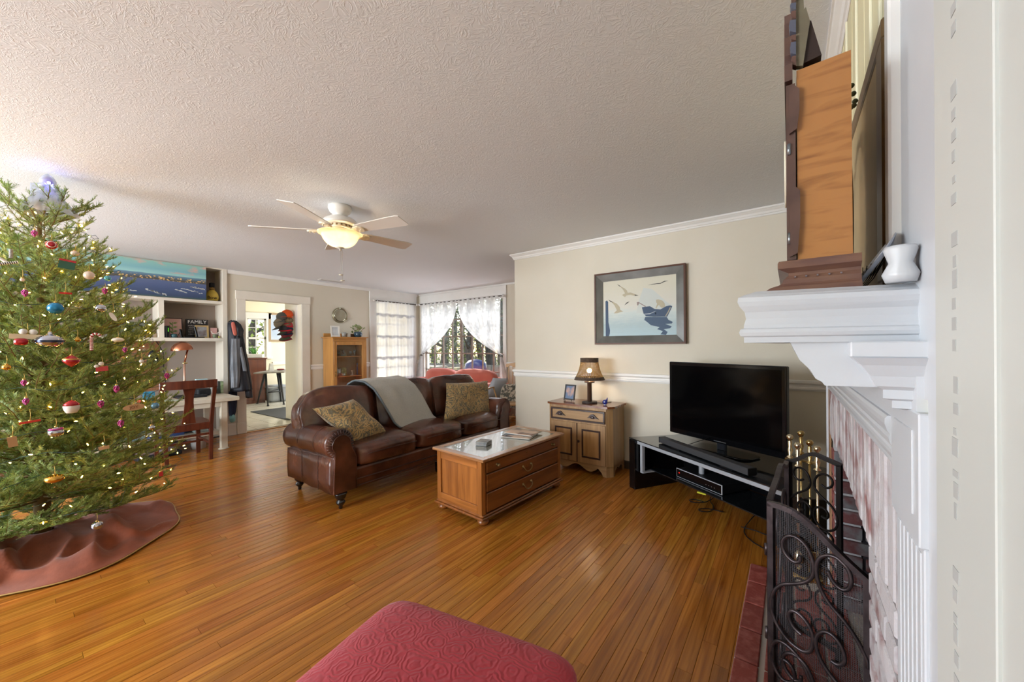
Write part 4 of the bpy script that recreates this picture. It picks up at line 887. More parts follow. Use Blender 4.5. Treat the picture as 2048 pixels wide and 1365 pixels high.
paint([(520, 425), (560, 447), (575, 462), (548, 450)], GLD, 'painted_wingtip', 3); paint([(740, 556), (790, 568), (745, 572)], GLD, 'painted_wingtip', 3)
paint([(412, 618), (460, 640), (520, 670), (556, 710), (560, 745), (600, 765), (560, 775), (520, 790), (480, 790), (500, 770), (520, 750), (490, 690), (455, 650)], GUL, 'painted_gull', 2)
paint([(412, 618), (455, 640), (475, 658), (440, 645)], GLD, 'painted_wingtip', 3); paint([(612, 690), (640, 655), (680, 640), (650, 665)], GLD, 'painted_wingtip', 3)
paint([(900, 440), (960, 425), (1020, 415), (1060, 412), (1110, 385), (1160, 385), (1110, 398), (1060, 422), (1010, 425), (960, 432)], GLD, 'painted_gull', 2)
paint([(830, 715), (880, 705), (930, 700), (990, 735), (1060, 740), (1130, 700), (1180, 690), (1208, 700), (1180, 760), (1145, 830), (980, 832), (880, 825), (850, 790)], BTB, 'painted_boat', 2)
paint([(870, 835), (1140, 835), (1160, 870), (1215, 895), (1200, 915), (1120, 920), (1200, 950), (1180, 975), (1100, 985), (1150, 1020), (1130, 1055), (1060, 1050), (1090, 1010), (1020, 985), (1050, 960), (940, 935), (900, 900), (860, 870)], BTD, 'painted_reflection', 2)
paint([(1005, 620), (1035, 615), (1085, 632), (1112, 665), (1120, 705), (1080, 722), (1050, 700), (1045, 680), (1025, 700), (1010, 728), (1000, 722), (1020, 670), (1008, 650)], GUL, 'painted_fisherman', 3)
paint([(768, 650), (790, 648), (880, 700), (875, 710), (795, 662), (785, 690), (772, 690)], mat('oar_rose', '8f7d78', .6), 'painted_oar', 3)
paint([(1130, 825), (1160, 780), (1190, 715), (1178, 712), (1150, 770), (1120, 820)], mat('boat_trim', 'a39c88', .6), 'painted_trim', 3)
paint([(860, 795), (930, 790), (1000, 760), (1000, 764), (930, 798), (862, 802)], mat('rope_pale', 'b7bfc4', .6), 'painted_rope', 3)
vs, fc = text_mesh('E', .028, .0003); q = at(1150+1000/6.2037, 500+790/6.2037, 1, CY)
MB().add([(q.x+a, CY-.0030, q.z+b_) for a, b_, c_ in vs], fc).build('painted_letter', mat('letter_pale', 'b8c0c4', .6), pn)
# ---------------------------------------------------------------- coffee table
CT = thing('coffee_table', 'oak coffee table chest with glass top and brass-handled drawers', 'coffee table', (-1.975, 2.52, 0), -.062)
OKV = wood('oak_brown_v', '7a461b', 'ab6a30', .32, 2, 26, .05, .35, bst=.1); OKH = wood('oak_brown_h', '6d3d18', '945826', .32, 1, 26, .05, .35, bst=.1); OKX = wood('oak_brown_x', '7a461b', 'ab6a30', .32, 0, 26, .05, .35, bst=.1)
TPY = wood('oak_top_y', '8c5c38', 'b3845a', .22, 1, 24, .03, .5); TPX = wood('oak_top_x', '8c5c38', 'b3845a', .22, 0, 24, .03, .5)
hx, hy = .247, .498
MB(CT).bx(-hx, hx-.012, -hy, hy, .075, .462, .003).build('carcass', OKV, CT)
MB(CT).bx(-hx-.022, hx+.024, -hy-.028, hy+.028, .048, .066, .006).bx(-hx-.012, hx+.014, -hy-.016, hy+.016, .064, .080, .006).build('plinth', OKH, CT)
for sx in (-1, 1):
    for sy in (-1, 1): MB(CT).lathe([(.020, 0), (.036, .006), (.044, .020), (.040, .034), (.026, .042), (.030, .048)], (sx*(hx-.028), sy*(hy-.03), 0), 18).build('bun_foot', OKH, CT)
for sy in (-1, 1):      # framed ends
    yy = sy*(hy+.004)
    for a, b_, z0, z1, nm, m in ((-hx, -hx+.045, .08, .462, 'stile', OKV), (hx-.045, hx, .08, .462, 'stile', OKV), (-hx+.045, hx-.045, .405, .462, 'rail', OKX), (-hx+.045, hx-.045, .08, .14, 'rail', OKX)):
        MB(CT).bx(a, b_, yy-.009, yy+.009, z0, z1, .003).build(nm, m, CT)
    for k in range(4): MB(CT).bx(-hx+.047+k*.1, -hx+.143+k*.1, yy-sy*.010-.003, yy-sy*.010+.006, .142, .403, .0015).build('panel', OKV, CT)
MB(CT).bx(hx-.014, hx+.002, -hy, -hy+.028, .08, .462, .002).bx(hx-.014, hx+.002, hy-.028, hy, .08, .462, .002).bx(hx-.014, hx-.003, -hy, hy, .455, .463, .001).build('face_frame', OKV, CT)
for z0, z1, kind in ((.372, .452, 'knob'), (.236, .362, 'bail'), (.090, .226, 'bail')):
    d_ = MB(CT).bx(hx-.012, hx+.010, -hy+.034, hy-.034, z0, z1, .004).build('drawer', OKH, CT); zc = (z0+z1)/2
    if kind == 'knob':
        for yy in (-.36, .36): MB(CT).lathe([(.013, 0), (.014, .003), (.006, .006), (.006, .014), (.011, .018), (.012, .024), (.007, .030), (.001, .031)], (hx+.010, yy, zc), 14, rotm(0, pi/2, 0)).build('knob', mat('antique_brass', 'a08c64', .35, .9), d_)
        MB(CT).cyl((hx+.010, 0, zc+.012), (hx+.0115, 0, zc+.012), .006, n=10).build('keyhole', BRASS, d_)
    else:
        mb = MB(CT)
        pts = [(hx+.012, -.052, zc+.018), (hx+.026, -.050, zc+.010), (hx+.030, -.042, zc-.006), (hx+.030, -.022, zc-.020), (hx+.030, 0, zc-.024), (hx+.030, .022, zc-.020), (hx+.030, .042, zc-.006), (hx+.026, .050, zc+.010), (hx+.012, .052, zc+.018)]
        mb.tube(pts, .0042, 8)
        for s in (-1, 1): mb.lathe([(.012, 0), (.011, .004), (.005, .006), (.005, .014)], (hx+.010, s*.052, zc+.018), 12, rotm(0, pi/2, 0))
        mb.build('bail_pull', MATS['antique_brass'], d_)
tx, ty = .283, .530; bwid = .062
for a, m, nm in (((-tx, tx, -ty, -ty+bwid), TPX, 'top_rail'), ((-tx, tx, ty-bwid, ty), TPX, 'top_rail'), ((-tx, -tx+bwid, -ty+bwid, ty-bwid), TPY, 'top_stile'), ((tx-bwid, tx, -ty+bwid, ty-bwid), TPY, 'top_stile')):
    MB(CT).bx(*a, .466, .486, .004).build(nm, m, CT)
MB(CT).bx(-tx+bwid-.004, tx-bwid+.004, -ty+bwid-.004, ty-bwid+.004, .470, .484).build('glass_pane', mat('table_glass', '8f8d80', .02, spec=1.0, coat=1.0, ior=1.6), CT)
MB(CT).bx(-hx, hx, -hy, hy, .46, .468).build('top_moulding', OKH, CT)
# coasters: four stone coasters in one stack
ca = at(981, 889, 2, .486)
for k in range(4):
    tag(MB(T=Matrix.Translation((-2.0, 2.30, 0)) @ Matrix.Rotation(.2+.03*k, 4, 'Z')).bx(-.05, .05, -.05, .05, .4862+k*.0085, .4862+k*.0085+.0075, .002).build('coaster', mat('coaster_stone%d' % (k % 2), ['8d8f8e', 'a39c92'][k % 2], .5, col2='77797a', nscale=30)),
        ['grey stone coaster at the bottom of the stack on the coffee table', 'stone coaster second from the bottom of the stack', 'stone coaster second from the top of the stack', 'topmost stone coaster of the stack on the coffee table'][k], 'coaster', 'coasters stacked on the coffee table')
def magazine(c, z, w_, h_, rz, m, label, curl=.0, th=.006):
    T = Matrix.Translation((c[0], c[1], 0)) @ Matrix.Rotation(rz, 4, 'Z')
    t = thing('magazine', label, 'magazine', (c[0], c[1], z), 0, 'magazines on the coffee table')
    def f(u, v): return (w_*(u-.5), h_*(v-.5), z+th/2+.001+curl*(2*u-1)**2*.5+.004*sin(pi*u)*curl*30)
    MB(T=T).slab(f, 12, 3, th).build('pages', mat('paper_edge', 'd9d5cc', .6), t)
    MB(T=T).slab(lambda u, v: Vector(f(u, v))+Vector((0, 0, th/2+.0008)), 12, 3, .0008).build('cover', m, t)
    return t
MG1 = mat('magazine_cover_dark', '2c3540', .25, col2='b49a86', nscale=7, nlo=.48, nhi=.56); MG2 = mat('magazine_cover_warm', 'c4a58c', .3, col2='6d5548', nscale=9, nlo=.5, nhi=.62)
magazine((-1.93, 2.70), .486, .27, .21, .25, MG1, 'dark covered magazine lying under the other on the glass', .006)
magazine((-1.95, 2.79), .4955, .28, .21, .1, MG2, 'warm toned magazine lying on top of the dark one', .006)
# ---------------------------------------------------------------- leather sofa (faces +x)
LE = mat('leather_brown', '3c2119', .27, spec=.6, col2='6a3f2f', nscale=4.5, ndet=6, nlo=.38, nhi=.72, bump=(16, .30, 1.2), coat=.25)
LE2 = mat('leather_seam', '3c211a', .4)
sf = thing('leather_sofa', 'dark brown leather three seat sofa with rolled arms and turned feet', 'sofa', (-3.25, 2.65, 0))
SX0, SX1, SY0, SY1 = -3.66, -2.86, 1.475, 3.80
# base
MB().bx(SX0+.02, SX1, SY0+.08, SY1-.08, .125, .30, .02).build('base_frame', LE, sf)
MB().tube([(SX1+.004, SY0+.22, .205), (SX1+.006, (SY0+SY1)/2, .198), (SX1+.004, SY1-.22, .205)], .005, 6).tube([(SX1+.004, SY0+.22, .15), (SX1+.006, (SY0+SY1)/2, .15), (SX1+.004, SY1-.22, .15)], .004, 6).build('welt', LE2, sf)
# arms: vertical panel plus roll, lofted along x
def arm(y_in, y_out, sg, name):
    # cross-section in (y, z), sg=-1 outer side at smaller y
    yc, zc, r = (y_in+y_out)/2+sg*.018, .515, .118
    prof = []
    prof.append((y_in, .13)); prof.append((y_in, .46))
    for i in range(17):
        a = -.15 - (pi*1.42)*(-i/16)
        aa = -.25+ (pi*1.45)*i/16
        prof.append((yc-sg*r*cos(aa), zc+r*sin(aa)))
    yo = yc+sg*.075
    prof += [(yo, zc-r*.9), (yo+sg*.004, .34), (yo+sg*.004, .22), (yo, .13)]
    NX = 14; mb = MB(); n = len(prof); vs = []
    for k in range(NX+1):
        t = k/NX; x = SX1-.012-(SX1-SX0-.04)*t; sc = 1-.05*sin(pi*t)+(.0 if k else -.04)
        for (y, z) in prof:
            wob = .006*noise.noise(Vector((x*9, y*12, z*12)))
            vs.append((x, yc+(y-yc)*sc+wob, z-(.02*t if z > .4 else 0)+wob))
    fs = [(k*n+i, k*n+(i+1) % n, (k+1)*n+(i+1) % n, (k+1)*n+i) for k in range(NX) for i in range(n)]+[tuple(range(n))[::-1], tuple(NX*n+i for i in range(n))]
    mb.add(vs, fs, True); ao = mb.build(name, LE, sf)
    # front facing panel: scroll disc and post with piping
    mb = MB(); pp = [(y_in-sg*(-.03), .135), (y_in+sg*.03, .50)]
    post = [(y_in+sg*.012, .135)]+[(y_in+sg*.012, .40)]+[(yc-sg*.075*cos(-.2+pi*1.3*i/12), zc+.075*sin(-.2+pi*1.3*i/12)) for i in range(13)]+[(yo-sg*.02, .40), (yo-sg*.01, .135)]
    q = Vector((SX1-.012, 0, 0)); mb.prism(post, q, (0, 1, 0), (0, 0, 1), (.022, 0, 0)); mb.build('arm_front', LE, sf)
    mb = MB(); mb.tube([(SX1+.012, a, b_) for a, b_ in post], .0045, 6)
    for i in range(20):      # pleats radiating round the scroll
        a = -.2+pi*1.35*i/19; c0 = Vector((SX1+.006, yc-sg*.082*cos(a), zc+.082*sin(a))); c1 = Vector((SX1-.012, yc-sg*.113*cos(a), zc+.113*sin(a))); mb.tube([c0, (c0+c1)/2+Vector((.004, 0, 0)), c1], .0042, 5)
    mb.build('pleats', LE, sf)
    mb = MB()
    for xx in (SX1-.22, SX1-.50): mb.tube([(xx, yc+(y-yc)*1.004, z+.0015) for y, z in prof[2:]], .0022, 5)
    mb.build('seam', mat('leather_thread', '5f4034', .45), sf)
arm(SY0+.23, SY0, -1, 'arm'); arm(SY1-.23, SY1, 1, 'arm')
# back frame and bolster like back cushions
MB().puff((SX0+.02, (SY0+SY1)/2, .50), (.20, SY1-SY0-.20, .76), rotm(0, -.12, 0), 5, (.0, 0, 0), 12, .006, 4).build('back_frame', LE, sf)
def backc(ya, yb, ztop, first=0):
    def fn(q, p):
        q.x += .03*(1-p.y*p.y)*(1 if p.x > 0 else 0)
        if p.z > .2: q.z -= .012*abs(p.y)**3
        if first: q.z -= .05*max(0, -first*p.y)**3
        return q
    R = rotm(0, -.20, 0); return MB().puff((SX0+.20, (ya+yb)/2, .665), (.25, yb-ya+.04, (ztop-.42)), R, 5.0, (.22, 0, .03), 20, .016, 7, fn).build('back_cushion', LE, sf)
backc(SY0+.03, 2.235, .905, 1); backc(2.23, 3.00, .945); backc(2.985, SY1-.05, .93, -1)
def seat(ya, yb):
    return MB().puff(((SX0+SX1)/2+.115, (ya+yb)/2, .385), (.66, yb-ya+.004, .185), None, 6, (.05, 0, .30), 18, .012, 6).build('seat_cushion', LE, sf)
seat(1.70, 2.333); seat(2.333, 2.955); seat(2.955, 3.575)
for (a, b_) in ((1.705, 2.328), (2.338, 2.95), (2.96, 3.57)):
    MB().tube([(SX1+.062+.012*sin(pi*t), a+(b_-a)*t, .405+.010*sin(pi*t)) for t in [i/10 for i in range(1, 10)]], .004, 6).build('seat_welt', LE2, sf)
FT = mat('foot_black', '141214', .2, coat=.5)
for fx in (SX1-.02, SX0+.08):
    for fy in (SY0+.10, SY1-.12): MB().lathe([(.012, 0), (.016, .010), (.014, .024), (.030, .040), (.036, .054), (.030, .066), (.020, .072), (.034, .082), (.042, .098), (.042, .112), (.050, .118), (.050, .128)], (fx, fy, 0), 18).build('turned_foot', FT, sf)
MB().lathe([(.012, 0), (.016, .02), (.02, .10), (.03, .128)], (SX1-.06, 2.62, 0), 12).build('centre_foot', FT, sf)
# pillows
def paisley():
    m = mat('paisley', '93794a', .85, sheen=.3); t = m.node_tree; N = t.nodes; L = t.links; b = N['Principled BSDF']
    tc = N.new('ShaderNodeTexCoord'); n1 = N.new('ShaderNodeTexNoise'); n1.inputs['Scale'].default_value = 6.5; n1.inputs['Detail'].default_value = 3; n1.inputs['Distortion'].default_value = 2.2; L.new(tc.outputs['Object'], n1.inputs[0])
    mu = N.new('ShaderNodeMath'); mu.operation = 'MULTIPLY'; mu.inputs[1].default_value = 7; L.new(n1.outputs[0], mu.inputs[0]); fr = N.new('ShaderNodeMath'); fr.operation = 'FRACT'; L.new(mu.outputs[0], fr.inputs[0])
    cr = N.new('ShaderNodeValToRGB'); e = cr.color_ramp.elements; e[0].position = 0; e[0].color = lin('6f6246'); e[1].position = 1; e[1].color = lin('6f6246')
    for p_, c_ in ((.14, '55574f'), (.26, 'a08450'), (.46, 'c2aa76'), (.56, '96683c'), (.74, 'b89c66'), (.88, '64645a')): e.new(p_).color = lin(c_)
    L.new(fr.outputs[0], cr.inputs[0]); L.new(cr.outputs[0], b.inputs['Base Color']); return m
PA = paisley()
q1 = [at(715, 888, 0, -2.93), at(775, 866, 0, -2.97), at(703, 800, 0, -3.22), at(626, 818, 0, -3.20)]
tag(MB().pillow([at(712, 889, 0, -2.99), at(775, 867, 0, -3.03), at(706, 799, 0, -3.27), at(624, 818, 0, -3.22)], .16, 20, .06).build('throw_pillow', PA), 'gold paisley pillow lying askew by the left sofa arm', 'pillow', 'paisley pillows on the sofa')
tag(MB().pillow([at(887, 842, 0, -3.04), at(983, 833, 0, -3.04), at(975, 762, 0, -3.23), at(892, 767, 0, -3.23)], .15, 20, .05).build('throw_pillow', PA), 'gold paisley pillow standing upright by the right sofa arm', 'pillow', 'paisley pillows on the sofa')
# throw draped over the middle back cushion
TH = mat('throw_grey', 'aeb0ae', .95, col2='c4c3bc', nscale=1, stretch=(160, 160, 420), ndet=2, bump=(1.2, .5), sheen=.4, nlo=.4, nhi=.6)
def thr(u, v):
    # v: 0 back hem, 1 front hem
    yl = 2.055+.30*max(0, (v-.30)/.7); yr = 2.56+.29*max(0, (v-.30)/.7); y = yl+(yr-yl)*u
    path = [(-3.70, .62), (-3.69, .80), (-3.60, .915), (-3.50, .962), (-3.40, .94), (-3.315, .87), (-3.265, .76), (-3.225, .64), (-3.19, .53), (-3.155, .475)]
    f = v*(len(path)-1); i = min(int(f), len(path)-2); t = f-i; t = t
    x = path[i][0]*(1-t)+path[i+1][0]*t; z = path[i][1]*(1-t)+path[i+1][1]*t
    return Vector((x+.012*noise.noise(Vector((u*4, v*5, 3)))+.004, y, z+.012*noise.noise(Vector((u*5, v*5, 7)))))
tb = thing('throw_blanket', 'grey woven throw draped over the sofa back', 'throw', (-3.4, 2.4, .47))
MB().slab(thr, 24, 40, .014).build('cloth', TH, tb)
MB().slab(lambda u, v: thr(0.0+u*.03, v)+Vector((.006, -.012, -.002)), 2, 40, .016).build('folded_edge', mat('throw_blue_grey', '77838c', .95), tb)
# ---------------------------------------------------------------- red ottoman
RED = mat('ottoman_red', '9c2430', .8, col2='a62c38', nscale=3, sheen=.15)
def red_bump():
    t = RED.node_tree; N = t.nodes; L = t.links; b = N['Principled BSDF']; tc = N.new('ShaderNodeTexCoord'); mp = N.new('ShaderNodeMapping'); mp.inputs['Scale'].default_value = (9, 9, 0.01); L.new(tc.outputs['Object'], mp.inputs[0])
    v = N.new('ShaderNodeTexVoronoi'); v.inputs['Scale'].default_value = 1.3; v.inputs['Randomness'].default_value = .35; L.new(mp.outputs[0], v.inputs['Vector']); mu = N.new('ShaderNodeMath'); mu.operation = 'MULTIPLY'; mu.inputs[1].default_value = 42
    n = N.new('ShaderNodeTexNoise'); n.inputs['Scale'].default_value = 2.0; L.new(mp.outputs[0], n.inputs['Vector']); ad = N.new('ShaderNodeMath'); ad.operation = 'MULTIPLY_ADD'; ad.inputs[1].default_value = .8; L.new(n.outputs[0], ad.inputs[0]); L.new(v.outputs['Distance'], ad.inputs[2]); L.new(ad.outputs[0], mu.inputs[0])
    s = N.new('ShaderNodeMath'); s.operation = 'SINE'; L.new(mu.outputs[0], s.inputs[0]); bp = N.new('ShaderNodeBump'); bp.inputs['Strength'].default_value = .22; bp.inputs['Distance'].default_value = .003; L.new(s.outputs[0], bp.inputs['Height']); L.new(bp.outputs[0], b.inputs['Normal'])
red_bump()
OT = thing('ottoman', 'dark red upholstered square ottoman with embossed fabric, nearest the camera', 'ottoman', (-.722, .555, 0), .2)
MB(OT).puff((0, 0, .335), (.675, .655, .20), None, 9, (0, 0, .16), 22).build('cushion', RED, OT)
MB(OT).bx(-.325, .325, -.315, .315, .10, .29, .02).build('skirt', RED, OT)
for sx in (-1, 1):
    for sy in (-1, 1): MB(OT).lathe([(.018, 0), (.028, .10)], (sx*.28, sy*.28, 0), 12).build('leg', CDK, OT)
# ---------------------------------------------------------------- ceiling fan
FW = mat('fan_white', 'e9e3da', .35, coat=.2)
FGL = mat('fan_trim_cream', 'efe2c4', .4)  # plain cream base colour for the trim parts
fx, fy = -2.955, 1.632
fn_ = thing('ceiling_fan', 'white five blade ceiling fan with a lit alabaster glass bowl', 'ceiling fan', (fx, fy, 2.10))
def FL(prof, nm, m, n=36, cap=True): return MB().lathe(prof, (fx, fy, 0), n, None, True, cap).build(nm, m, fn_)
FL([(.088, 2.44), (.090, 2.415), (.082, 2.40), (.080, 2.392), (.060, 2.375), (.055, 2.362), (.055, 2.350)][::-1], 'canopy', FW)
FL([(.055, 2.352), (.085, 2.346), (.120, 2.325), (.142, 2.298), (.146, 2.286), (.120, 2.280)][::-1], 'motor_housing', FW)
FL([(.085, 2.290), (.092, 2.262), (.095, 2.256), (.070, 2.250)][::-1], 'vented_collar', FGL)
for k in range(16):
    a = 2*pi*k/16; MB().box((fx+.0905*cos(a), fy+.0905*sin(a), 2.270), (.006, .014, .016), rotm(0, 0, a), .002).build('vent', mat('vent_brown', '8a6a3a', .6), fn_)
FL([(.075, 2.252), (.070, 2.215), (.055, 2.205), (.050, 2.190)][::-1], 'light_kit', FGL)
bl = [(800, 441), (815, 494), (565, 402), (515, 462)]
for k in range(5):

    a = radians(13.0)+2*pi*k/5
    R = rotm(0, 0, a); c = Vector((fx, fy, 2.236)); tilt = rotm(radians(-12), 0, 0)
    def bp(x, y, z=0):
        q = tilt @ Vector((0, y, z)); return c+R @ Vector((x, q.y, q.z))
    out = []
    w0, w1 = .052, .070
    edge = [(.17, -w0*.6), (.20, -w0), (.55, -w1), (.62, -w1), (.645, -w1*.86), (.645, w1*.86), (.62, w1), (.55, w1), (.20, w0), (.17, w0*.6)]
    mb = MB(); n = len(edge); mb.add([bp(x, y, .003) for x, y in edge]+[bp(x, y, -.003) for x, y in edge], [tuple(range(n)), tuple(range(n, 2*n))[::-1]]+[(i, n+i, n+(i+1) % n, (i+1) % n) for i in range(n)]); mb.build('blade', FW, fn_)
    mb = MB(); arm_ = [(.085, -.012), (.13, -.020), (.18, -.036), (.225, -.040), (.245, -.020), (.25, 0), (.245, .020), (.225, .040), (.18, .036), (.13, .020), (.085, .012)]
    n = len(arm_); mb.add([bp(x, y, -.004) for x, y in arm_]+[bp(x, y, -.016) for x, y in arm_], [tuple(range(n)), tuple(range(n, 2*n))[::-1]]+[(i, n+i, n+(i+1) % n, (i+1) % n) for i in range(n)])
    for xx, yy in ((.20, -.02), (.20, .02), (.228, 0)): mb.sph(bp(xx, yy, -.018), .006, 8)
    mb.build('blade_iron', FGL, fn_)
def alab():
    m = mat('alabaster_glass', 'f2e3c6', .35, coat=.2, col2='e6d2aa', nscale=9, translucent=.75, emit=('ffdca0', .22)); return m
bw_ = [(.172, 2.218), (.168, 2.212), (.150, 2.205), (.140, 2.190), (.128, 2.165), (.108, 2.138), (.080, 2.118), (.040, 2.104), (.018, 2.100)]
FL(bw_[::-1], 'glass_bowl', alab(), 40, False)
FL([(.001, 2.072), (.008, 2.076), (.009, 2.086), (.014, 2.092), (.034, 2.100), (.026, 2.108), (.01, 2.11)], 'finial', mat('finial_grey', 'b9b3a6', .35), 20)
for dx, zz in ((-.006, 1.88), (.016, 1.83)):
    MB().cyl((fx+dx, fy+.008, zz), (fx+dx, fy+.008, 2.085), .0012, n=5).build('pull_chain', mat('chain', 'a9a49a', .4, .6), fn_)
    MB().lathe([(.001, -.006), (.016, -.002), (.018, .003), (.001, .006)], (fx+dx, fy+.008, zz), 12).build('pull_fob', mat('fob', 'c9c2b0', .4), fn_)
for s in (-1, 1):
    MB().sph((fx+s*.055, fy+s*.02, 2.172), .024, 12).build('bulb', MATS['bulb_warm'], fn_)
    point('fan_bulb', (fx+s*.055, fy+s*.02, 2.172), 11, (1, .78, .50), .025)
# ---------------------------------------------------------------- built-in bookcase
BCW = mat('bookcase_paint', 'e2dacb', .42, col2='ddd4c4', nscale=3)
TAUPE = mat('taupe_wall', '93857a', .6)
bk = thing('bookcase', 'cream built-in bookcase with open shelves above the desk', 'bookcase', (-6.75, .65, 0))
MB().bx(-6.98, -6.94, -.62, 1.90, 0, 2.44).build('back_panel', TAUPE, bk)
MB().bx(-6.95, XL+.03, 1.868, 1.925, 0, 2.44, .002).build('stile', BCW, bk)
MB().bx(-6.95, XL+.03, -.62, -.56, 0, 2.44, .002).build('stile', BCW, bk)
MB().bx(-6.95, XL+.03, -.56, 1.868, 2.425, 2.44, .001).build('top_rail', BCW, bk)
MB().bx(-6.95, XL+.03, -.56, 1.868, 1.924, 1.966, .002).build('shelf', BCW, bk)
MB().bx(-6.95, XL+.03, -.56, 1.868, 1.387, 1.432, .002).build('shelf', BCW, bk)
MB().bx(-6.95, XL+.028, 1.177, 1.236, 1.432, 1.924, .002).build('divider', BCW, bk)
# pegboard
pg = thing('pegboard', 'brown perforated pegboard fixed on the wall above the desk', 'pegboard', (-6.935, .6, .75))
MB().bx(-6.940, -6.932, -.3, 1.24, .72, 1.385).build('board', mat('hardboard', '9a6a48', .6, col2='8a5d3e', nscale=6), pg)
mb = MB()
for i in range(56):
    for j in range(24):
        y, z = -.26+i*.0265, .74+j*.0265
        if y > .2: mb.add([(-6.9315, y-.003, z-.003), (-6.9315, y+.003, z-.003), (-6.9315, y+.003, z+.003), (-6.9315, y-.003, z+.003)], [(0, 1, 2, 3)])
mb.build('holes', mat('hole_dark', '4a2f20', .9), pg)['kind'] = 'stuff'
# long coastal panorama picture leaning in the top opening
def pano():
    m = mat('panorama_print', '4a5f80', .35); t = m.node_tree; N = t.nodes; L = t.links; b = N['Principled BSDF']
    tc = N.new('ShaderNodeTexCoord'); sx = N.new('ShaderNodeSeparateXYZ'); L.new(tc.outputs['Generated'], sx.inputs[0])
    mp = N.new('ShaderNodeMapping'); mp.inputs['Scale'].default_value = (1, 5, 3); L.new(tc.outputs['Generated'], mp.inputs[0])
    nz = N.new('ShaderNodeTexNoise'); nz.inputs['Scale'].default_value = 1.6; nz.inputs['Detail'].default_value = 4; L.new(mp.outputs[0], nz.inputs[0])
    ad = N.new('ShaderNodeMath'); ad.operation = 'MULTIPLY_ADD'; ad.inputs[1].default_value = .05; ad.inputs[2].default_value = 0; L.new(nz.outputs[0], ad.inputs[0])
    a2 = N.new('ShaderNodeMath'); a2.operation = 'ADD'; L.new(ad.outputs[0], a2.inputs[0]); L.new(sx.outputs[2], a2.inputs[1])
    cr = N.new('ShaderNodeValToRGB'); e = cr.color_ramp.elements; e[0].position = 0; e[0].color = lin('3f5a4a'); e[1].position = 1; e[1].color = lin('8fc0b6')
    for p_, c_ in ((.07, '3a4a68'), (.30, '4a5a80'), (.49, '5a688c'), (.50, '5b5648'), (.53, '54504a'), (.60, '566f86'), (.66, '6b90a2'), (.665, '9ccac6'), (.80, '7fb2bb')): e.new(p_).color = lin(c_)
    L.new(a2.outputs[0], cr.inputs[0])
    # pink clouds
    c2 = N.new('ShaderNodeValToRGB'); c2.color_ramp.elements[0].position = .56; c2.color_ramp.elements[1].position = .66; L.new(nz.outputs[0], c2.inputs[0])
    gt = N.new('ShaderNodeMath'); gt.operation = 'GREATER_THAN'; gt.inputs[1].default_value = .70; L.new(sx.outputs[2], gt.inputs[0]); mu = N.new('ShaderNodeMath'); mu.operation = 'MULTIPLY'; L.new(gt.outputs[0], mu.inputs[0]); L.new(c2.outputs[0], mu.inputs[1])
    mx = N.new('ShaderNodeMix'); mx.data_type = 'RGBA'; mx.inputs[7].default_value = lin('d9a69a'); L.new(mu.outputs[0], mx.inputs[0]); L.new(cr.outputs[0], mx.inputs[6])
    # lit buildings along the shore
    v = N.new('ShaderNodeTexVoronoi'); v.inputs['Scale'].default_value = 1; m2 = N.new('ShaderNodeMapping'); m2.inputs['Scale'].default_value = (1, 70, 26); L.new(tc.outputs['Generated'], m2.inputs[0]); L.new(m2.outputs[0], v.inputs['Vector'])
    c3 = N.new('ShaderNodeValToRGB'); c3.color_ramp.elements[0].position = .30; c3.color_ramp.elements[0].color = (1, 1, 1, 1); c3.color_ramp.elements[1].position = .42; c3.color_ramp.elements[1].color = (0, 0, 0, 1); L.new(v.outputs['Distance'], c3.inputs[0])
    g1 = N.new('ShaderNodeMath'); g1.operation = 'GREATER_THAN'; g1.inputs[1].default_value = .47; L.new(sx.outputs[2], g1.inputs[0]); g2 = N.new('ShaderNodeMath'); g2.operation = 'LESS_THAN'; g2.inputs[1].default_value = .585; L.new(sx.outputs[2], g2.inputs[0])
    m3_ = N.new('ShaderNodeMath'); m3_.operation = 'MULTIPLY'; L.new(g1.outputs[0], m3_.inputs[0]); L.new(g2.outputs[0], m3_.inputs[1]); m4 = N.new('ShaderNodeMath'); m4.operation = 'MULTIPLY'; L.new(m3_.outputs[0], m4.inputs[0]); L.new(c3.outputs[0], m4.inputs[1])
    mx2 = N.new('ShaderNodeMix'); mx2.data_type = 'RGBA'; mx2.inputs[7].default_value = lin('e0b878'); L.new(m4.outputs[0], mx2.inputs[0]); L.new(mx.outputs[2], mx2.inputs[6])
    L.new(mx2.outputs[2], b.inputs['Base Color']); return m
pp = thing('panorama_picture', 'wide frameless panorama of a lit harbour town above the shelf', 'picture', (-6.60, .75, 1.966))
PY0, PY1, PZ0, PZ1 = -.40, 1.672, 1.967, 2.424
MB().bx(-6.602, -6.585, PY0, PY1, PZ0, PZ1).build('print', pano(), pp)
WB = mat('boat_white', 'c9ccc8', .5)
def boats(y, z, n, dy, dz, nm):
    mb = MB()
    for k in range(n):
        yy, zz = y+dy*k/n+RND.uniform(-.012, .012), z+dz*k/n+RND.uniform(-.008, .008); w_ = RND.uniform(.008, .022)
        mb.add([(-6.5842, yy-w_, zz), (-6.5842, yy+w_, zz-.002), (-6.5842, yy+w_*.7, zz+.007), (-6.5842, yy-w_*.4, zz+.009)], [(0, 1, 2, 3)])
    mb.build(nm, WB, pp)
boats(1.06, 2.045, 22, .20, -.060, 'printed_boats'); boats(.72, 2.03, 12, .26, -.02, 'printed_boats'); boats(1.36, 2.07, 9, .10, -.03, 'printed_boats'); boats(1.50, 2.13, 14, .16, -.02, 'printed_boats'); boats(1.42, 2.10, 10, .23, -.06, 'printed_boats')
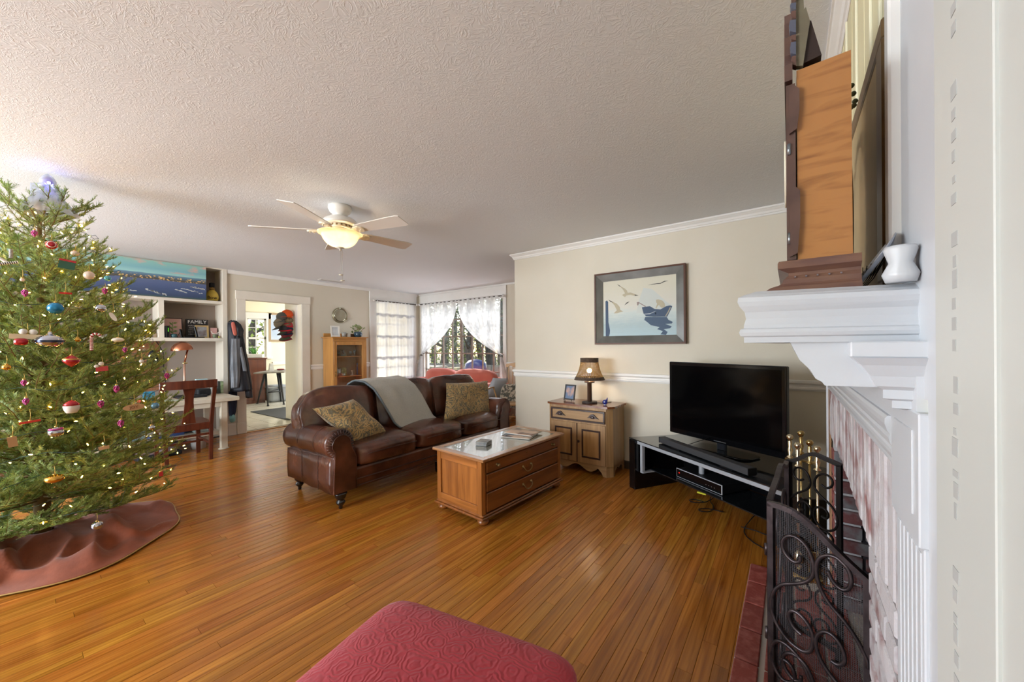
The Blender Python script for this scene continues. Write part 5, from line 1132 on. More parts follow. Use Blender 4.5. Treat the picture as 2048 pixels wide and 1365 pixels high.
# egg shaped lamp with lettering
eg = thing('egg_lantern', 'yellow egg shaped jar with black lid and painted lettering on top shelf', 'jar', (-6.72, 1.775, 1.966))
MB().lathe([(.048, 0), (.072, .02), (.078, .06), (.070, .105), (.048, .145), (.026, .162), (.022, .168)], (-6.72, 1.775, 1.9665), 22).build('body', mat('egg_yellow', 'cdb24a', .5, col2='c0a440', nscale=10), eg)
MB().lathe([(.034, .166), (.036, .182), (.022, .186), (.026, .20)], (-6.72, 1.775, 1.9665), 16).build('collar', mat('gold_collar', '9a7a3c', .4), eg)
MB().bx(-6.75, -6.69, 1.745, 1.80, 2.166, 2.235, .01).build('lid', BLKM, eg)
vs, fc = text_mesh('Bow', .062, .001)
d_ = (CAM-Vector((-6.72, 1.775, 2.02))); d_.z = 0; a = atan2(d_.y, d_.x)
mb = MB()
def wrap(x, y, z, r): th = x/r; return (-6.72+(r+z)*cos(a-0+th), 1.775+(r+z)*sin(a+th), 2.012+y)
mb.add([wrap(x, y, z*1+.003, .0775) for x, y, z in vs], fc); mb.build('lettering', BLKM, eg)
# shelf items, left bay: toy excavator
EXG = mat('toy_grey', '6f7468', .5, col2='5f6358', nscale=14)
ex = thing('toy_crane', 'grey metal toy crane shovel with cab on the middle shelf', 'toy', (-6.72, .98, 1.432))
MB().bx(-6.80, -6.66, .84, 1.10, 1.492, 1.625, .004).build('cab', EXG, ex)
MB().bx(-6.659, -6.655, .995, 1.025, 1.565, 1.592).build('window', mat('toy_window', '2a2e2c', .3), ex)
MB().bx(-6.659, -6.655, .875, .915, 1.50, 1.612).build('doorway', MATS['toy_window'], ex)
MB().bx(-6.81, -6.65, .83, 1.115, 1.484, 1.494, .002).bx(-6.81, -6.65, .86, 1.12, 1.624, 1.630, .001).build('deck', mat('toy_dark', '3c3e3a', .5), ex)
MB().lathe([(.06, 0), (.06, .012)], (-6.73, .97, 1.472), 18).build('turntable', EXG, ex)
for xx in (-6.80, -6.66):
    mb = MB(); n = 20; pr_ = [(.97+.10*cos(2*pi*i/n)*1.0, 1.4525+.019*sin(2*pi*i/n)) for i in range(n)]; mb.prism(pr_, (xx-.015, 0, 0), (0, 1, 0), (0, 0, 1), (.03, 0, 0)); mb.build('track', MATS['toy_dark'], ex)
mb = MB()
for s in (-.02, .02): mb.tube([(-6.73+s, .87, 1.51), (-6.72+s, .55, 1.80)], .006, 6)
for k in range(6): t = k/6; mb.tube([(-6.75, .87-.32*t, 1.51+.29*t), (-6.70, .87-.32*(t+.12), 1.51+.29*(t+.12))], .003, 4)
mb.build('boom', EXG, ex)
MB().tube([(-6.72, .90, 1.625), (-6.72, .80, 1.70), (-6.72, .60, 1.78)], .0035, 5).tube([(-6.72, .72, 1.63), (-6.72, .66, 1.73), (-6.72, .70, 1.745), (-6.72, .86, 1.63)], .004, 5).build('dipper_arm', EXG, ex)
tag(MB().box((-6.68, 1.155, 1.462), (.02, .035, .055), None, .003).build('wooden_block', mat('tan_block', '9a8468', .6)), 'small tan block beside the toy crane on the middle shelf', 'block')
dish = thing('small_bowl', 'shallow white and violet bowl on the middle shelf by the tree', 'bowl', (-6.64, .80, 1.432)); MB().lathe([(.03, 0), (.035, .006), (.075, .022), (.085, .03), (.07, .026), (.03, .01)], (-6.66, .80, 1.4325), 20).build('body', mat('bowl_violet', 'c3b8d6', .3), dish)
# right bay
f2 = photo_frame('picture_frame', 'dark framed pink botanical print on the middle shelf', (-6.74, 1.325, 1.4325), .25, .275, pi/2+0, .12, mat('frame_espresso', '2c211d', .4), mat('print_pink', 'd9b3a8', .5, col2='d3aca2', nscale=4), .010, cat='picture')
mb = MB()
for k in range(7):
    y, z = 1.33+.028*sin(k*1.7), 1.50+.026*k; mb.add([(-6.737+.0-.03*0, y, z), (-6.737, y+.028*cos(k), z+.012), (-6.737, y+.012, z+.032), (-6.737, y-.010, z+.016)], [(0, 1, 2, 3)])
# painted leaves follow the leaning print
T_ = wm(f2) @ rotm(-.12, 0, 0).to_4x4()
def on_print(T_, shapes, m, nm, par):
    mb = MB()
    for pts in shapes: mb.prism(pts, T_ @ Vector((0, -.0012, 0)), (T_.to_3x3() @ Vector((1, 0, 0))), (T_.to_3x3() @ Vector((0, 0, 1))), (T_.to_3x3() @ Vector((0, -.0006, 0))))
    mb.build(nm, m, par)
def leafy(x, z, l, a): return [(x, z), (x+l*.5*cos(a)-l*.2*sin(a), z+l*.5*sin(a)+l*.2*cos(a)), (x+l*cos(a), z+l*sin(a)), (x+l*.5*cos(a)+l*.2*sin(a), z+l*.5*sin(a)-l*.2*cos(a))]
on_print(T_, [leafy(.02, .06+.028*k, .055, 1.2+(-1)**k*1.0) for k in range(6)]+[[(.018, .02), (.024, .02), (.026, .22), (.02, .22)]], mat('leaf_green', '6f9a48', .6), 'printed_leaves', f2)
on_print(T_, [leafy(-.01, .12+.03*k, .03, 2.6+k) for k in range(3)], mat('bloom_red', 'c06a6a', .6), 'printed_bloom', f2)
rt_ = thing('router', 'slim upright black router with green lights on the middle shelf', 'router', (-6.66, 1.268, 1.432))
MB().bx(-6.72, -6.62, 1.250, 1.288, 1.4325, 1.590, .004).build('body', BLKM, rt_)
for k in range(4): MB().box((-6.6185, 1.275, 1.515+k*.014), (.001, .006, .004)).build('led', mat('led_green', '60d020', .4, emit=('70ff30', 2)), rt_)
tag(MB().lathe([(.025, 0), (.034, .02), (.036, .048), (.030, .046), (.028, .01)], (-6.655, 1.338, 1.4325), 18).build('teal_cup', mat('teal_glaze', '3a5a5e', .25)), 'small dark teal cup in front of the pink print', 'cup')
tag(MB().bx(-6.70, -6.62, 1.44, 1.66, 1.4325, 1.448, .002).build('black_tray', BLKM), 'flat black tray lying before the block sign', 'tray')
lf = photo_frame('photo_frame', 'thin black frame seen edge on behind the black tray', (-6.67, 1.425, 1.4325), .05, .12, pi/2+1.1, .15, BLKM, BLKM, .006)
fb = thing('block_sign', 'black block sign reading FAMILY in white letters on the shelf', 'sign', (-6.80, 1.61, 1.432))
MB().bx(-6.83, -6.80, 1.495, 1.745, 1.4325, 1.700, .003).build('block', mat('sign_black', '211e1e', .6), fb)
T_ = Matrix.Translation((-6.7995, 1.62, 1.662)) @ Matrix(((0, 0, 1, 0), (1, 0, 0, 0), (0, 1, 0, 0), (0, 0, 0, 1)))
vs, fc = text_mesh('FAMILY', .066, .0006); LTW = mat('letter_white', 'dedcd6', .6)
MB().add([T_ @ Vector(v) for v in vs], fc).build('lettering', LTW, fb)
rows = ['makes', 'such', 'a house', 'feel like', 'a home']
for k, s in enumerate(rows):
    vs, fc = text_mesh(s, .030 if k < 2 else .022, .0004); T2 = Matrix.Translation((-6.7995, 1.555, 1.610-k*.030)) @ Matrix(((0, 0, 1, 0), (1, 0, 0, 0), (0, 1, 0, 0), (0, 0, 0, 1)))
    MB().add([T2 @ Vector(v) for v in vs], fc).build('small_lettering', mat('letter_grey', 'b5b2ac', .6), fb)
f3 = photo_frame('photo_frame', 'pale gold framed group photo leaning on the block sign', (-6.755, 1.665, 1.4325), .155, .185, pi/2, .12, mat('frame_gold', 'b59a68', .4), mat('photo_pale', 'a9aeb5', .5, col2='6d5550', nscale=12), .022)
f4 = photo_frame('photo_frame', 'narrow black frame standing in front of the gold frame', (-6.70, 1.60, 1.4325), .03, .16, pi/2+.9, .2, BLKM, BLKM, .005)
tag(MB().bx(-6.80, -6.78, 1.765, 1.845, 1.4325, 1.585, .002).build('pink_card', mat('card_pink', 'b98e88', .7)), 'dusty pink card standing behind the small figurine', 'card')
fg2 = thing('figurine', 'small white horned figurine at the shelf end by the stile', 'figurine', (-6.68, 1.79, 1.432))
MB().sph((-6.68, 1.79, 1.465), .030, 12, (1, .9, 1.05)).build('body', mat('fig_green', '7d8a6a', .5, col2='5c6a58', nscale=20), fg2)
mb = MB()
for s in (-1, 1): mb.tube([(-6.67, 1.79, 1.485), (-6.665, 1.79+s*.035, 1.51), (-6.66, 1.79+s*.05, 1.535)], .005, 6)
mb.tube([(-6.66, 1.75, 1.50), (-6.655, 1.83, 1.485)], .004, 5).build('antlers', mat('fig_white', 'd0c8be', .5), fg2)
tag(MB().sph((-6.655, 1.835, 1.447), .014, 10).build('painted_egg', mat('egg_lime', 'a8ad5a', .5)), 'little lime egg at the right shelf end', 'ornament')
# under shelf: hook, pouch, cord
MB_h = thing('wall_hook', 'curved white hook under the middle shelf', 'hook', (-6.66, .95, 1.35)); MB().tube([(-6.64, .72, 1.381), (-6.64, .93, 1.368), (-6.64, .955, 1.362), (-6.64, .95, 1.345), (-6.64, .93, 1.345)], .004, 6).build('wire', mat('hook_white', 'cfc8bc', .4), MB_h)
cbd = thing('cord', 'black cord hanging down beside the pegboard', 'cord', (-6.90, 1.27, .7)); MB().tube([(-6.90, 1.205, 1.386), (-6.90, 1.235, 1.33), (-6.91, 1.275, 1.24), (-6.92, 1.285, 1.12), (-6.92, 1.28, 1.0), (-6.925, 1.30, .88), (-6.925, 1.30, .68)], .0055, 7).build('cable', BLKM, cbd)
pch = thing('fabric_pouch', 'black cloth pouch hanging on a peg at the pegboard edge', 'pouch', (-6.90, 1.17, 1.05))
MB().puff((-6.905, 1.17, 1.145), (.05, .115, .26), None, 2.6, n=10, fn=lambda q, p: Vector((q.x, q.y*(1-.35*p.z), q.z))).build('bag', mat('pouch_black', '17171b', .8), pch)
MB().tube([(-6.925, 1.15, 1.34), (-6.90, 1.16, 1.31), (-6.905, 1.17, 1.255)], .004, 6).build('strap', mat('strap_tan', 'a58a62', .7), pch)
# ---------------------------------------------------------------- desk
DKM = mat('desk_paint', 'd8cdb8', .5, col2='cdc1aa', nscale=6)
dk_ = thing('desk', 'cream painted plank desk with lower shelf under the bookcase', 'desk', (-6.2, .65, 0))
for k in range(4):
    MB().bx(-5.775-(k+1)*.2025, -5.775-k*.2025-.003, -.45, 1.805, .607, .656, .003).build('top_board', DKM, dk_)
for xx, yy in ((-5.83, 1.645), (-5.83, -.35), (-6.50, 1.645), (-6.50, -.35)): MB().bx(xx-.035, xx+.035, yy-.034, yy+.034, .012, .607, .003).build('leg', DKM, dk_)
mb = MB()
mb.lathe([(.055, 0), (.06, .006), (.04, .018)], (-5.83, 1.645, 0), 12); mb.build('caster_cup', mat('felt_pad', 'b9ad98', .9), dk_)
MB().bx(-5.86, -5.80, -.32, 1.61, .545, .607, .002).build('front_rail', DKM, dk_); MB().bx(-6.50, -5.83, 1.63, 1.66, .54, .607, .002).build('side_rail', DKM, dk_)
MB().bx(-6.52, -6.0, -.34, 1.66, .165, .210, .003).build('lower_shelf', DKM, dk_)
# desk lamp
COP = mat('copper', 'b9785a', .25, 1.0); COPP = mat('copper_pale', 'c9a08a', .35, .7)
dl = thing('desk_lamp', 'copper desk lamp with dome shade standing on the desk', 'lamp', (-6.2, 1.345, .656))
MB().lathe([(.085, 0), (.085, .010), (.03, .02), (.012, .028)], (-6.2, 1.345, .6562), 22).build('base', COP, dl)
MB().cyl((-6.2, 1.345, .67), (-6.2, 1.345, 1.10), .012, n=12).build('pole', COPP, dl)
MB().cyl((-6.2, 1.325, 1.10), (-6.2, 1.375, 1.10), .008, n=8).sph((-6.2, 1.345, 1.10), .016, 10).build('knuckle', BRASS, dl)
MB().cyl((-6.2, 1.345, 1.10), (-6.2, 1.378, 1.27), .010, n=10).build('upper_arm', COP, dl)
MB().lathe([(.112, 0), (.110, .018), (.098, .052), (.074, .082), (.040, .102), (.004, .110)], (-6.2, 1.325, 1.265), 26, rotm(.10, 0, 0), True, False).build('shade', COP, dl)
# desk clutter (each a thing)
def bitbox(nm, lab, cat, c, d, m, rz=0, bev=.003): return tag(MB(T=Matrix.Translation(c) @ Matrix.Rotation(rz, 4, 'Z')).box((0, 0, d[2]/2), d, None, bev).build(nm, m), lab, cat)
bitbox('tissue_box', 'pale blue box on the desk against the back wall', 'box', (-6.55, 1.60, .658+.12), (.05, .13, .085), mat('box_blue', 'a9c4c6', .6), .1)
bitbox('tissue_box', 'white carton beneath the pale blue box on the desk', 'box', (-6.55, 1.60, .6575), (.08, .15, .118), mat('box_white', 'c9c9c3', .6), .05)
bitbox('book', 'dark book standing at the desk end with white label', 'book', (-6.42, 1.745, .6575), (.10, .03, .17), mat('book_dark', '3c4340', .5), 0)
bitbox('book', 'slim green and white book standing at the desk end', 'book', (-6.42, 1.785, .6575), (.10, .034, .165), mat('book_green', 'b9c4a8', .5, col2='5f7a3a', nscale=12), 0)
bitbox('book', 'grey book standing next to the dark book on the desk', 'book', (-6.45, 1.70, .6575), (.10, .03, .15), mat('book_grey', '9aa39f', .5), 0)
bitbox('black_bag', 'black camera bag on the desk behind the chair', 'bag', (-6.3, 1.53, .6575), (.18, .16, .095), mat('bag_black', '202124', .7), .3, .02)
bitbox('tool_case', 'low black tool case on the desk behind the chair', 'case', (-6.2, 1.40, .6575), (.25, .28, .030), mat('case_black', '1a1b1d', .6), .1, .006)
bitbox('paper_stack', 'green and white papers spread on the desk edge', 'papers', (-5.98, 1.12, .6575), (.22, .24, .006), mat('paper_green', '8fa88a', .7, col2='c9cbbb', nscale=10), .3)
bitbox('toy_box', 'blue toy packet with number 2 on the desk by the tree', 'toy', (-6.12, 1.0, .6575), (.06, .10, .12), mat('toy_blue', '2f7fa6', .5, col2='2a9ac0', nscale=10), .1, .01)
for k, (yy, xx, c, nm, lab) in enumerate([(1.06, -6.3, '3a3c3f', 'headphones', 'dark headset lying on the desk'), (.93, -6.1, 'c4472e', 'toy_car', 'little red toy by the chair post on the desk'), (1.15, -6.25, 'c9a640', 'tape_roll', 'yellow tape roll on the desk')]):
    tag(MB().lathe([(.03, 0), (.04, .01), (.04, .03), (.025, .035), (.022, .0)], (xx, yy, .6575), 16).build(nm, mat('clutter%d' % k, c, .5)), lab, nm.replace('_', ' '))
# things on the lower shelf and under it
bitbox('storage_box', 'grey green storage box at the right end of the desk shelf', 'box', (-6.2, 1.50, .2105), (.30, .20, .10), mat('box_sage', '8d9690', .6), .05, .01)
bitbox('board_game', 'flat blue edged board game on the desk shelf', 'board game', (-6.2, 1.12, .2105), (.3, .34, .04), mat('game_blue', '3a5690', .5), .2)
bitbox('paper_pad', 'white writing pad above the board game on the desk shelf', 'papers', (-6.2, 1.10, .2515), (.26, .30, .03), mat('pad_white', 'c6c7c3', .6), .15)
bitbox('storage_box', 'teal plastic box on the desk shelf behind the chair', 'box', (-6.25, .86, .2105), (.26, .22, .11), mat('box_teal', '7f9a9c', .5), .1, .01)
bitbox('folder_stack', 'blue folder leaning on the desk shelf', 'folder', (-6.3, 1.30, .2105), (.24, .12, .15), mat('folder_blue', '3c5f9c', .5), .25)
MB_b = thing('waste_bin', 'small white plastic bin under the desk shelf', 'bin', (-6.12, 1.46, 0)); MB().lathe([(.07, 0), (.085, .15), (.09, .155), (.083, .15), (.068, .005)], (-6.12, 1.46, .001), 20).build('bucket', mat('bin_white', 'cfcdc8', .4), MB_b)
bitbox('laptop_bag', 'flat black case on the floor under the desk', 'bag', (-6.1, 1.05, .001), (.34, .40, .05), mat('case_dark', '222326', .7), .1, .015)
bitbox('magazine_pile', 'red and grey magazines on the black case under the desk', 'magazines', (-6.1, 1.05, .052), (.26, .34, .03), mat('mags', '7a3a3a', .5, col2='9a9a9a', nscale=14), .0)
# ---------------------------------------------------------------- desk chair (faces -x)
CHW = wood('mahogany', '482116', '6b3522', .3, 2, 26, .05, .4)
ch = thing('desk_chair', 'dark wooden side chair with splat back drawn up to the desk', 'chair', (-5.66, 1.21, 0))
cy0, cy1 = .975, 1.445; xb, xf = -5.44, -5.88
for yy, s in ((cy0, -1), (cy1, 1)):
    mb = MB(); pts = [(xb+.012, yy-s*.02), ]
    P = [(xb+.035, yy-s*.045, 0), (xb+.0, yy-s*.03, .40), (xb+.005, yy-s*.015, .62), (xb+.055, yy-s*.0, .92)]
    for a, b_ in zip(P, P[1:]):
        a, b_ = Vector(a), Vector(b_); h = Vector((.018, 0, 0)); g = Vector((0, .017, 0))
        mb.add([a-h-g, a+h-g, a+h+g, a-h+g, b_-h-g, b_+h-g, b_+h+g, b_-h+g], [(3, 2, 1, 0), (4, 5, 6, 7), (0, 1, 5, 4), (1, 2, 6, 5), (2, 3, 7, 6), (3, 0, 4, 7)])
    mb.build('back_post', CHW, ch)
    MB().prism([(xf-.018, 0), (xf+.018, 0), (xf+.022, .40), (xf-.022, .40)], (0, yy-s*.045-.018, 0), (1, 0, 0), (0, 0, 1), (0, .036, 0)).build('front_leg', CHW, ch)
    MB().bx(xf, xb, yy-s*.045-.009, yy-s*.045+.009, .18, .205).bx(xf, xb, yy-s*.045-.009, yy-s*.045+.009, .345, .405).build('side_rail', CHW, ch)
MB().grid(lambda u, v: (xb+.042+.006+.018*(1-(2*u-1)**2), cy0-.015+(cy1-cy0+.03)*u, .835+.090*v), 12, 1).grid(lambda u, v: (xb+.065+.006+.018*(1-(2*u-1)**2), cy1+.015-(cy1-cy0+.03)*u, .835+.090*v), 12, 1).bx(xb+.03, xb+.075, cy0-.018, cy1+.018, .840, .925, .006).build('crest_rail', CHW, ch)
sp_ = [(-.062, .44), (-.055, .50), (-.045, .58), (-.038, .68), (-.040, .76), (-.060, .86), (.060, .86), (.040, .76), (.038, .68), (.045, .58), (.055, .50), (.062, .44)]
mb = MB(); n = len(sp_); c_ = (cy0+cy1)/2
mb.add([(xb+.004+(z-.44)*.095, c_+y, z) for y, z in sp_]+[(xb+.018+(z-.44)*.095, c_+y, z) for y, z in sp_], [tuple(range(n))[::-1], tuple(range(n, 2*n))]+[(i, (i+1) % n, n+(i+1) % n, n+i) for i in range(n)]); mb.build('splat', CHW, ch)
MB().prism([(xb+.01, cy0+.02), (xb+.01, cy1-.02), (xf-.03, cy1+.0), (xf-.03, cy0)], (0, 0, .405), (1, 0, 0), (0, 1, 0), (0, 0, .028)).build('seat', CHW, ch)
MB().bx(xb-.014, xb+.014, cy0+.03, cy1-.03, .355, .425, .003).build('apron', CHW, ch); MB().bx(xf-.01, xf+.01, cy0+.03, cy1-.03, .345, .405).build('apron', CHW, ch)
MB().bx((xb+xf)/2-.01, (xb+xf)/2+.01, cy0+.04, cy1-.04, .178, .20).build('stretcher', CHW, ch); MB().bx(xb-.005, xb+.015, cy0+.04, cy1-.04, .285, .31).build('stretcher', CHW, ch)
# ---------------------------------------------------------------- jackets hanging at the bookcase end
def drape(name, zs, m, par, nn=44, fold=.010, ff=9, seed=0.):
    """loft of cloth rings: zs = (z, xc, yc, rx, ry)"""
    mb = MB(); vs = []
    K = 26
    for k in range(K+1):
        f = k/K*(len(zs)-1); i = min(int(f), len(zs)-2); t = f-i; A_, B_ = zs[i], zs[i+1]; z, xc, yc, rx, ry = [A_[j]*(1-t)+B_[j]*t for j in range(5)]
        for q in range(nn):
            a = 2*pi*q/nn; w_ = 1+fold/max(.03, min(rx, ry))*(sin(ff*a+seed+z*5)+.6*sin(ff*1.7*a+2+z*9)); vs.append((xc+rx*cos(a)*w_, yc+ry*sin(a)*w_, z+.012*noise.noise(Vector((a, z*4, seed)))))
    mb.add(vs, [(k*nn+i, k*nn+(i+1) % nn, (k+1)*nn+(i+1) % nn, (k+1)*nn+i)[::-1] for k in range(K) for i in range(nn)]+[tuple(range(nn)), tuple(K*nn+i for i in range(nn))[::-1]], True)
    return mb.build(name, m, par)
JB = mat('jacket_black', '1f2026', .55, col2='2a2b33', nscale=6, bump=(25, .35)); JG = mat('jacket_grey', '6c7077', .5, col2='83868c', nscale=5, bump=(20, .35))
jk = thing('black_jacket', 'black hooded jacket hanging on the bookcase end by the doorway', 'jacket', (-6.5, 2.0, .6))
drape('body', [(1.66, -6.56, 1.95, .05, .03), (1.60, -6.54, 1.98, .075, .07), (1.48, -6.53, 2.00, .09, .09), (1.30, -6.52, 2.01, .10, .10), (1.05, -6.51, 2.03, .115, .115), (.80, -6.49, 2.04, .125, .125), (.66, -6.48, 2.045, .13, .13)], JB, jk, fold=.006)
drape('sleeve', [(1.35, -6.47, 2.05, .04, .035), (1.0, -6.45, 2.09, .045, .04), (.75, -6.44, 2.12, .04, .04), (.55, -6.43, 2.13, .042, .042)], JB, jk, 24, .004, 5)
drape('hood', [(1.69, -6.50, 1.965, .03, .03), (1.64, -6.49, 1.985, .07, .06), (1.55, -6.48, 2.0, .08, .075), (1.45, -6.48, 2.0, .06, .06)], JB, jk, 28, .006, 6)
jg = thing('grey_jacket', 'grey shell jacket hung over the black jacket', 'jacket', (-6.40, 1.96, .75))
drape('body', [(1.42, -6.405, 1.96, .02, .045), (1.25, -6.395, 1.955, .026, .050), (1.0, -6.385, 1.945, .03, .055), (.80, -6.375, 1.94, .03, .045), (.72, -6.375, 1.935, .024, .04)], JG, jg, 32, .006, 7, 1)
drape('sleeve', [(1.30, -6.395, 2.01, .018, .020), (1.1, -6.38, 2.04, .02, .024), (.95, -6.375, 2.06, .018, .024)], JG, jg, 20, .003, 5, 1)
MB().puff((-6.415, 1.945, 1.565), (.03, .05, .20), rotm(.16, 0, 0), 3, n=6).build('red_lining', mat('lining_coral', 'c46a5a', .7), jk)
MB().cyl((-6.60, 1.94, 1.675), (-6.50, 1.94, 1.69), .008, n=8).build('hook', mat('hook_iron', '3a3a3a', .5, .6), jk)
jn = thing('navy_scarf', 'dark navy cloth hanging below the jackets beside the desk', 'scarf', (-6.55, 1.97, .25)); drape('cloth', [(.66, -6.55, 1.965, .035, .045), (.5, -6.55, 1.96, .04, .05), (.36, -6.55, 1.955, .035, .04), (.30, -6.55, 1.95, .02, .03)], mat('navy_cloth', '262a3c', .8), jn, 24, .006, 6, 2)
tg = thing('teal_glove', 'pale teal glove dangling below the navy scarf', 'glove', (-6.55, 1.955, .2)); drape('cuff', [(.31, -6.55, 1.955, .025, .03), (.26, -6.55, 1.955, .03, .036), (.22, -6.55, 1.955, .024, .03), (.20, -6.55, 1.95, .01, .012)], mat('teal_knit', '7fb0ae', .8), tg, 16, .003, 4)
# ---------------------------------------------------------------- glass front curio cabinet
PI_ = wood('pine_v', 'ab7438', 'c9924f', .38, 2, 24, .05, .3); PIH = wood('pine_h', 'ab7438', 'c9924f', .38, 1, 24, .05, .3)
cu = thing('curio_cabinet', 'golden oak glass door curio cabinet with dentil moulding', 'cabinet', (-6.47, 3.64, 0))
CX0, CX1, CY0, CY1, CH = -6.625, -6.285, 3.325, 3.955, 1.452
MB().bx(CX0, CX1-.02, CY0, CY0+.02, .06, CH).build('side_panel', PI_, cu); MB().bx(CX0, CX1-.02, CY1-.02, CY1, .06, CH).build('side_panel', PI_, cu)
MB().bx(CX0, CX0+.012, CY0+.02, CY1-.02, .06, CH).build('back_panel', wood('pine_back', 'c4b496', 'cfc0a4', .5, 2, 24, .05, 0), cu)
MB().bx(CX0, CX1+.02, CY0-.035, CY1+.035, CH, CH+.018, .004).build('top', PIH, cu)
MB().bx(CX0+.004, CX0+.022, CY0+.0, CY0+.62, CH+.018, CH+.085, .015).build('gallery_back', PIH, cu)
MB().bx(CX0, CX1, CY0, CY1, .0, .07, .004).bx(CX0, CX1-.02, CY0+.02, CY1-.02, .07, .085).build('plinth', PIH, cu)
MB().bx(CX1-.022, CX1, CY0, CY1, 1.385, CH, .002).build('frieze', PIH, cu)
mb = MB()
for k in range(30): mb.bx(CX1, CX1+.008, CY0+.02+k*.0198, CY0+.031+k*.0198, 1.415, 1.430)
mb.build('dentil_moulding', PIH, cu)
MB().bx(CX1-.02, CX1, CY0, CY0+.012, .07, 1.385).bx(CX1-.02, CX1, CY1-.03, CY1, .07, 1.385).build('face_stile', PI_, cu)
dcu = MB().bx(CX1-.018, CX1+.003, CY0+.012, CY0+.068, .09, 1.383, .002).bx(CX1-.018, CX1+.003, CY1-.085, CY1-.03, .09, 1.383, .002).bx(CX1-.018, CX1+.003, CY0+.068, CY1-.085, 1.325, 1.383, .002).bx(CX1-.018, CX1+.003, CY0+.068, CY1-.085, .09, .15, .002).build('door', PI_, cu)
MB().bx(CX1-.010, CX1-.007, CY0+.066, CY1-.083, .148, 1.327).build('glass_pane', GLASS, dcu)
MB().box((CX1+.006, CY0+.04, .80), (.006, .014, .05), None, .002).box((CX1+.014, CY0+.04, .855), (.02, .008, .03), None, .002).build('latch', mat('brass_dark', '7a5c2e', .35, .9), dcu)
for z in (1.125, .775, .44): MB().bx(CX0+.012, CX1-.03, CY0+.02, CY1-.02, z-.012, z, .002).build('shelf', PIH, cu)
CG = mat('clear_glass', 'd9e2dd', .05, trans=.85, spec=.7); 
for k in range(7):
    y = CY0+.10+k*.075; z = 1.1255
    if k in (3, 6): continue
    t = thing('glass_goblet', ['stemmed glass at the left of the curio top shelf', 'squat glass second on the curio top shelf', 'third small glass on the curio top shelf', '', 'glass right of the little frame on the curio top shelf', 'tall glass near the right of the curio top shelf', ''][k], 'glass', (-6.42, y, z), 0, 'glasses in the curio cabinet'); h = .07+.02*((k*7) % 3)
    MB().lathe([(.020, 0), (.004, .006), (.004, h*.35), (.022, h*.5), (.026, h), (.022, h), (.018, h*.55)], (-6.42, y, z+.0005), 14).build('bowl', CG, t)
photo_frame('photo_frame', 'tiny landscape frame on the curio top shelf', (-6.44, 3.60, 1.1255), .11, .07, pi/2, .1, mat('frame_tan', 'a98f62', .4), mat('photo_olive', '6f705e', .5, col2='8d8f80', nscale=20), .006)
photo_frame('photo_frame', 'left framed certificate on the curio middle shelf', (-6.44, 3.46, .7755), .11, .15, pi/2, .1, MATS['frame_tan'], mat('photo_moss', '6f7a50', .5, col2='a3a28a', nscale=22), .008)
photo_frame('photo_frame', 'right framed certificate on the curio middle shelf', (-6.44, 3.61, .7755), .11, .155, pi/2, .1, MATS['frame_tan'], mat('photo_moss2', '7d7c3e', .5, col2='b0ac70', nscale=22), .008)
ta = thing('trinket_dish', 'pale trinket dish on the curio middle shelf', 'dish', (-6.40, 3.56, .7755)); MB().lathe([(.02, 0), (.035, .012), (.03, .03), (.032, .05), (.026, .046), (.018, .01)], (-6.38, 3.56, .776), 16).build('body', mat('pale_green', 'b7c4b4', .4), ta)
tb_ = thing('candle_holder', 'white candle holder on the curio middle shelf', 'candle holder', (-6.40, 3.74, .7755)); MB().lathe([(.035, 0), (.035, .006), (.008, .012), (.008, .07), (.022, .075), (.022, .085)], (-6.40, 3.74, .776), 16).build('stand', mat('ivory', 'c9c0a8', .4), tb_)
tc2 = thing('blue_figurine', 'slim dark blue figurine at the curio cabinet right side', 'figurine', (-6.42, 3.85, .7755)); MB().lathe([(.018, 0), (.014, .03), (.016, .12), (.008, .17), (.015, .20), (.001, .23)], (-6.42, 3.85, .776), 14).build('body', mat('blue_porcelain', '34465e', .3), tc2)
# on top of the curio
photo_frame('photo_frame', 'white framed sketch standing at the left on the curio', (-6.40, 3.435, CH+.0185), .15, .20, pi/2-.25, .2, mat('frame_white', 'd6d1c8', .4), mat('sketch_grey', 'a9abac', .5, col2='cfd0ce', nscale=9), .026)
mg_ = thing('glass_tumbler', 'cut glass tumbler beside the white frame on the curio', 'glass', (-6.42, 3.60, CH+.0185)); MB().lathe([(.036, 0), (.042, .08), (.038, .08), (.033, .008)], (-6.40, 3.585, CH+.019), 14).build('body', mat('cut_glass', 'd0cfc9', .15, trans=.5), mg_)
mc_ = thing('ceramic_cube', 'white cube candle holder on the curio', 'candle holder', (-6.42, 3.66, CH+.0185)); MB().bx(-6.44, -6.38, 3.645, 3.705, CH+.019, CH+.085, .006).build('body', mat('cube_white', 'cfcac0', .4), mc_)
mt_ = thing('trinket_box', 'brown trinket box behind the blue plant pot', 'box', (-6.47, 3.78, CH+.0185)); MB().bx(-6.51, -6.44, 3.72, 3.84, CH+.019, CH+.075, .004).build('body', mat('box_brown', '5a3c28', .4), mt_)
po = thing('potted_plant', 'round leaved plant in a dark blue glazed pot on the curio', 'plant', (-6.42, 3.86, CH+.0185))
BG = mat('pot_blue', '27394c', .18, col2='3a5260', nscale=14, coat=.5)
MB().lathe([(.045, 0), (.066, .018), (.078, .045), (.074, .075), (.064, .090), (.070, .100), (.062, .100), (.055, .085)], (-6.42, 3.87, CH+.019), 24).build('pot', BG, po)
MB().lathe([(.001, .080), (.058, .080)], (-6.42, 3.87, CH+.019), 16).build('soil', mat('soil', '2d221b', .9), po)
LG = mat('leaf_sage', '7d8f55', .5, col2='a3ab74', nscale=20)
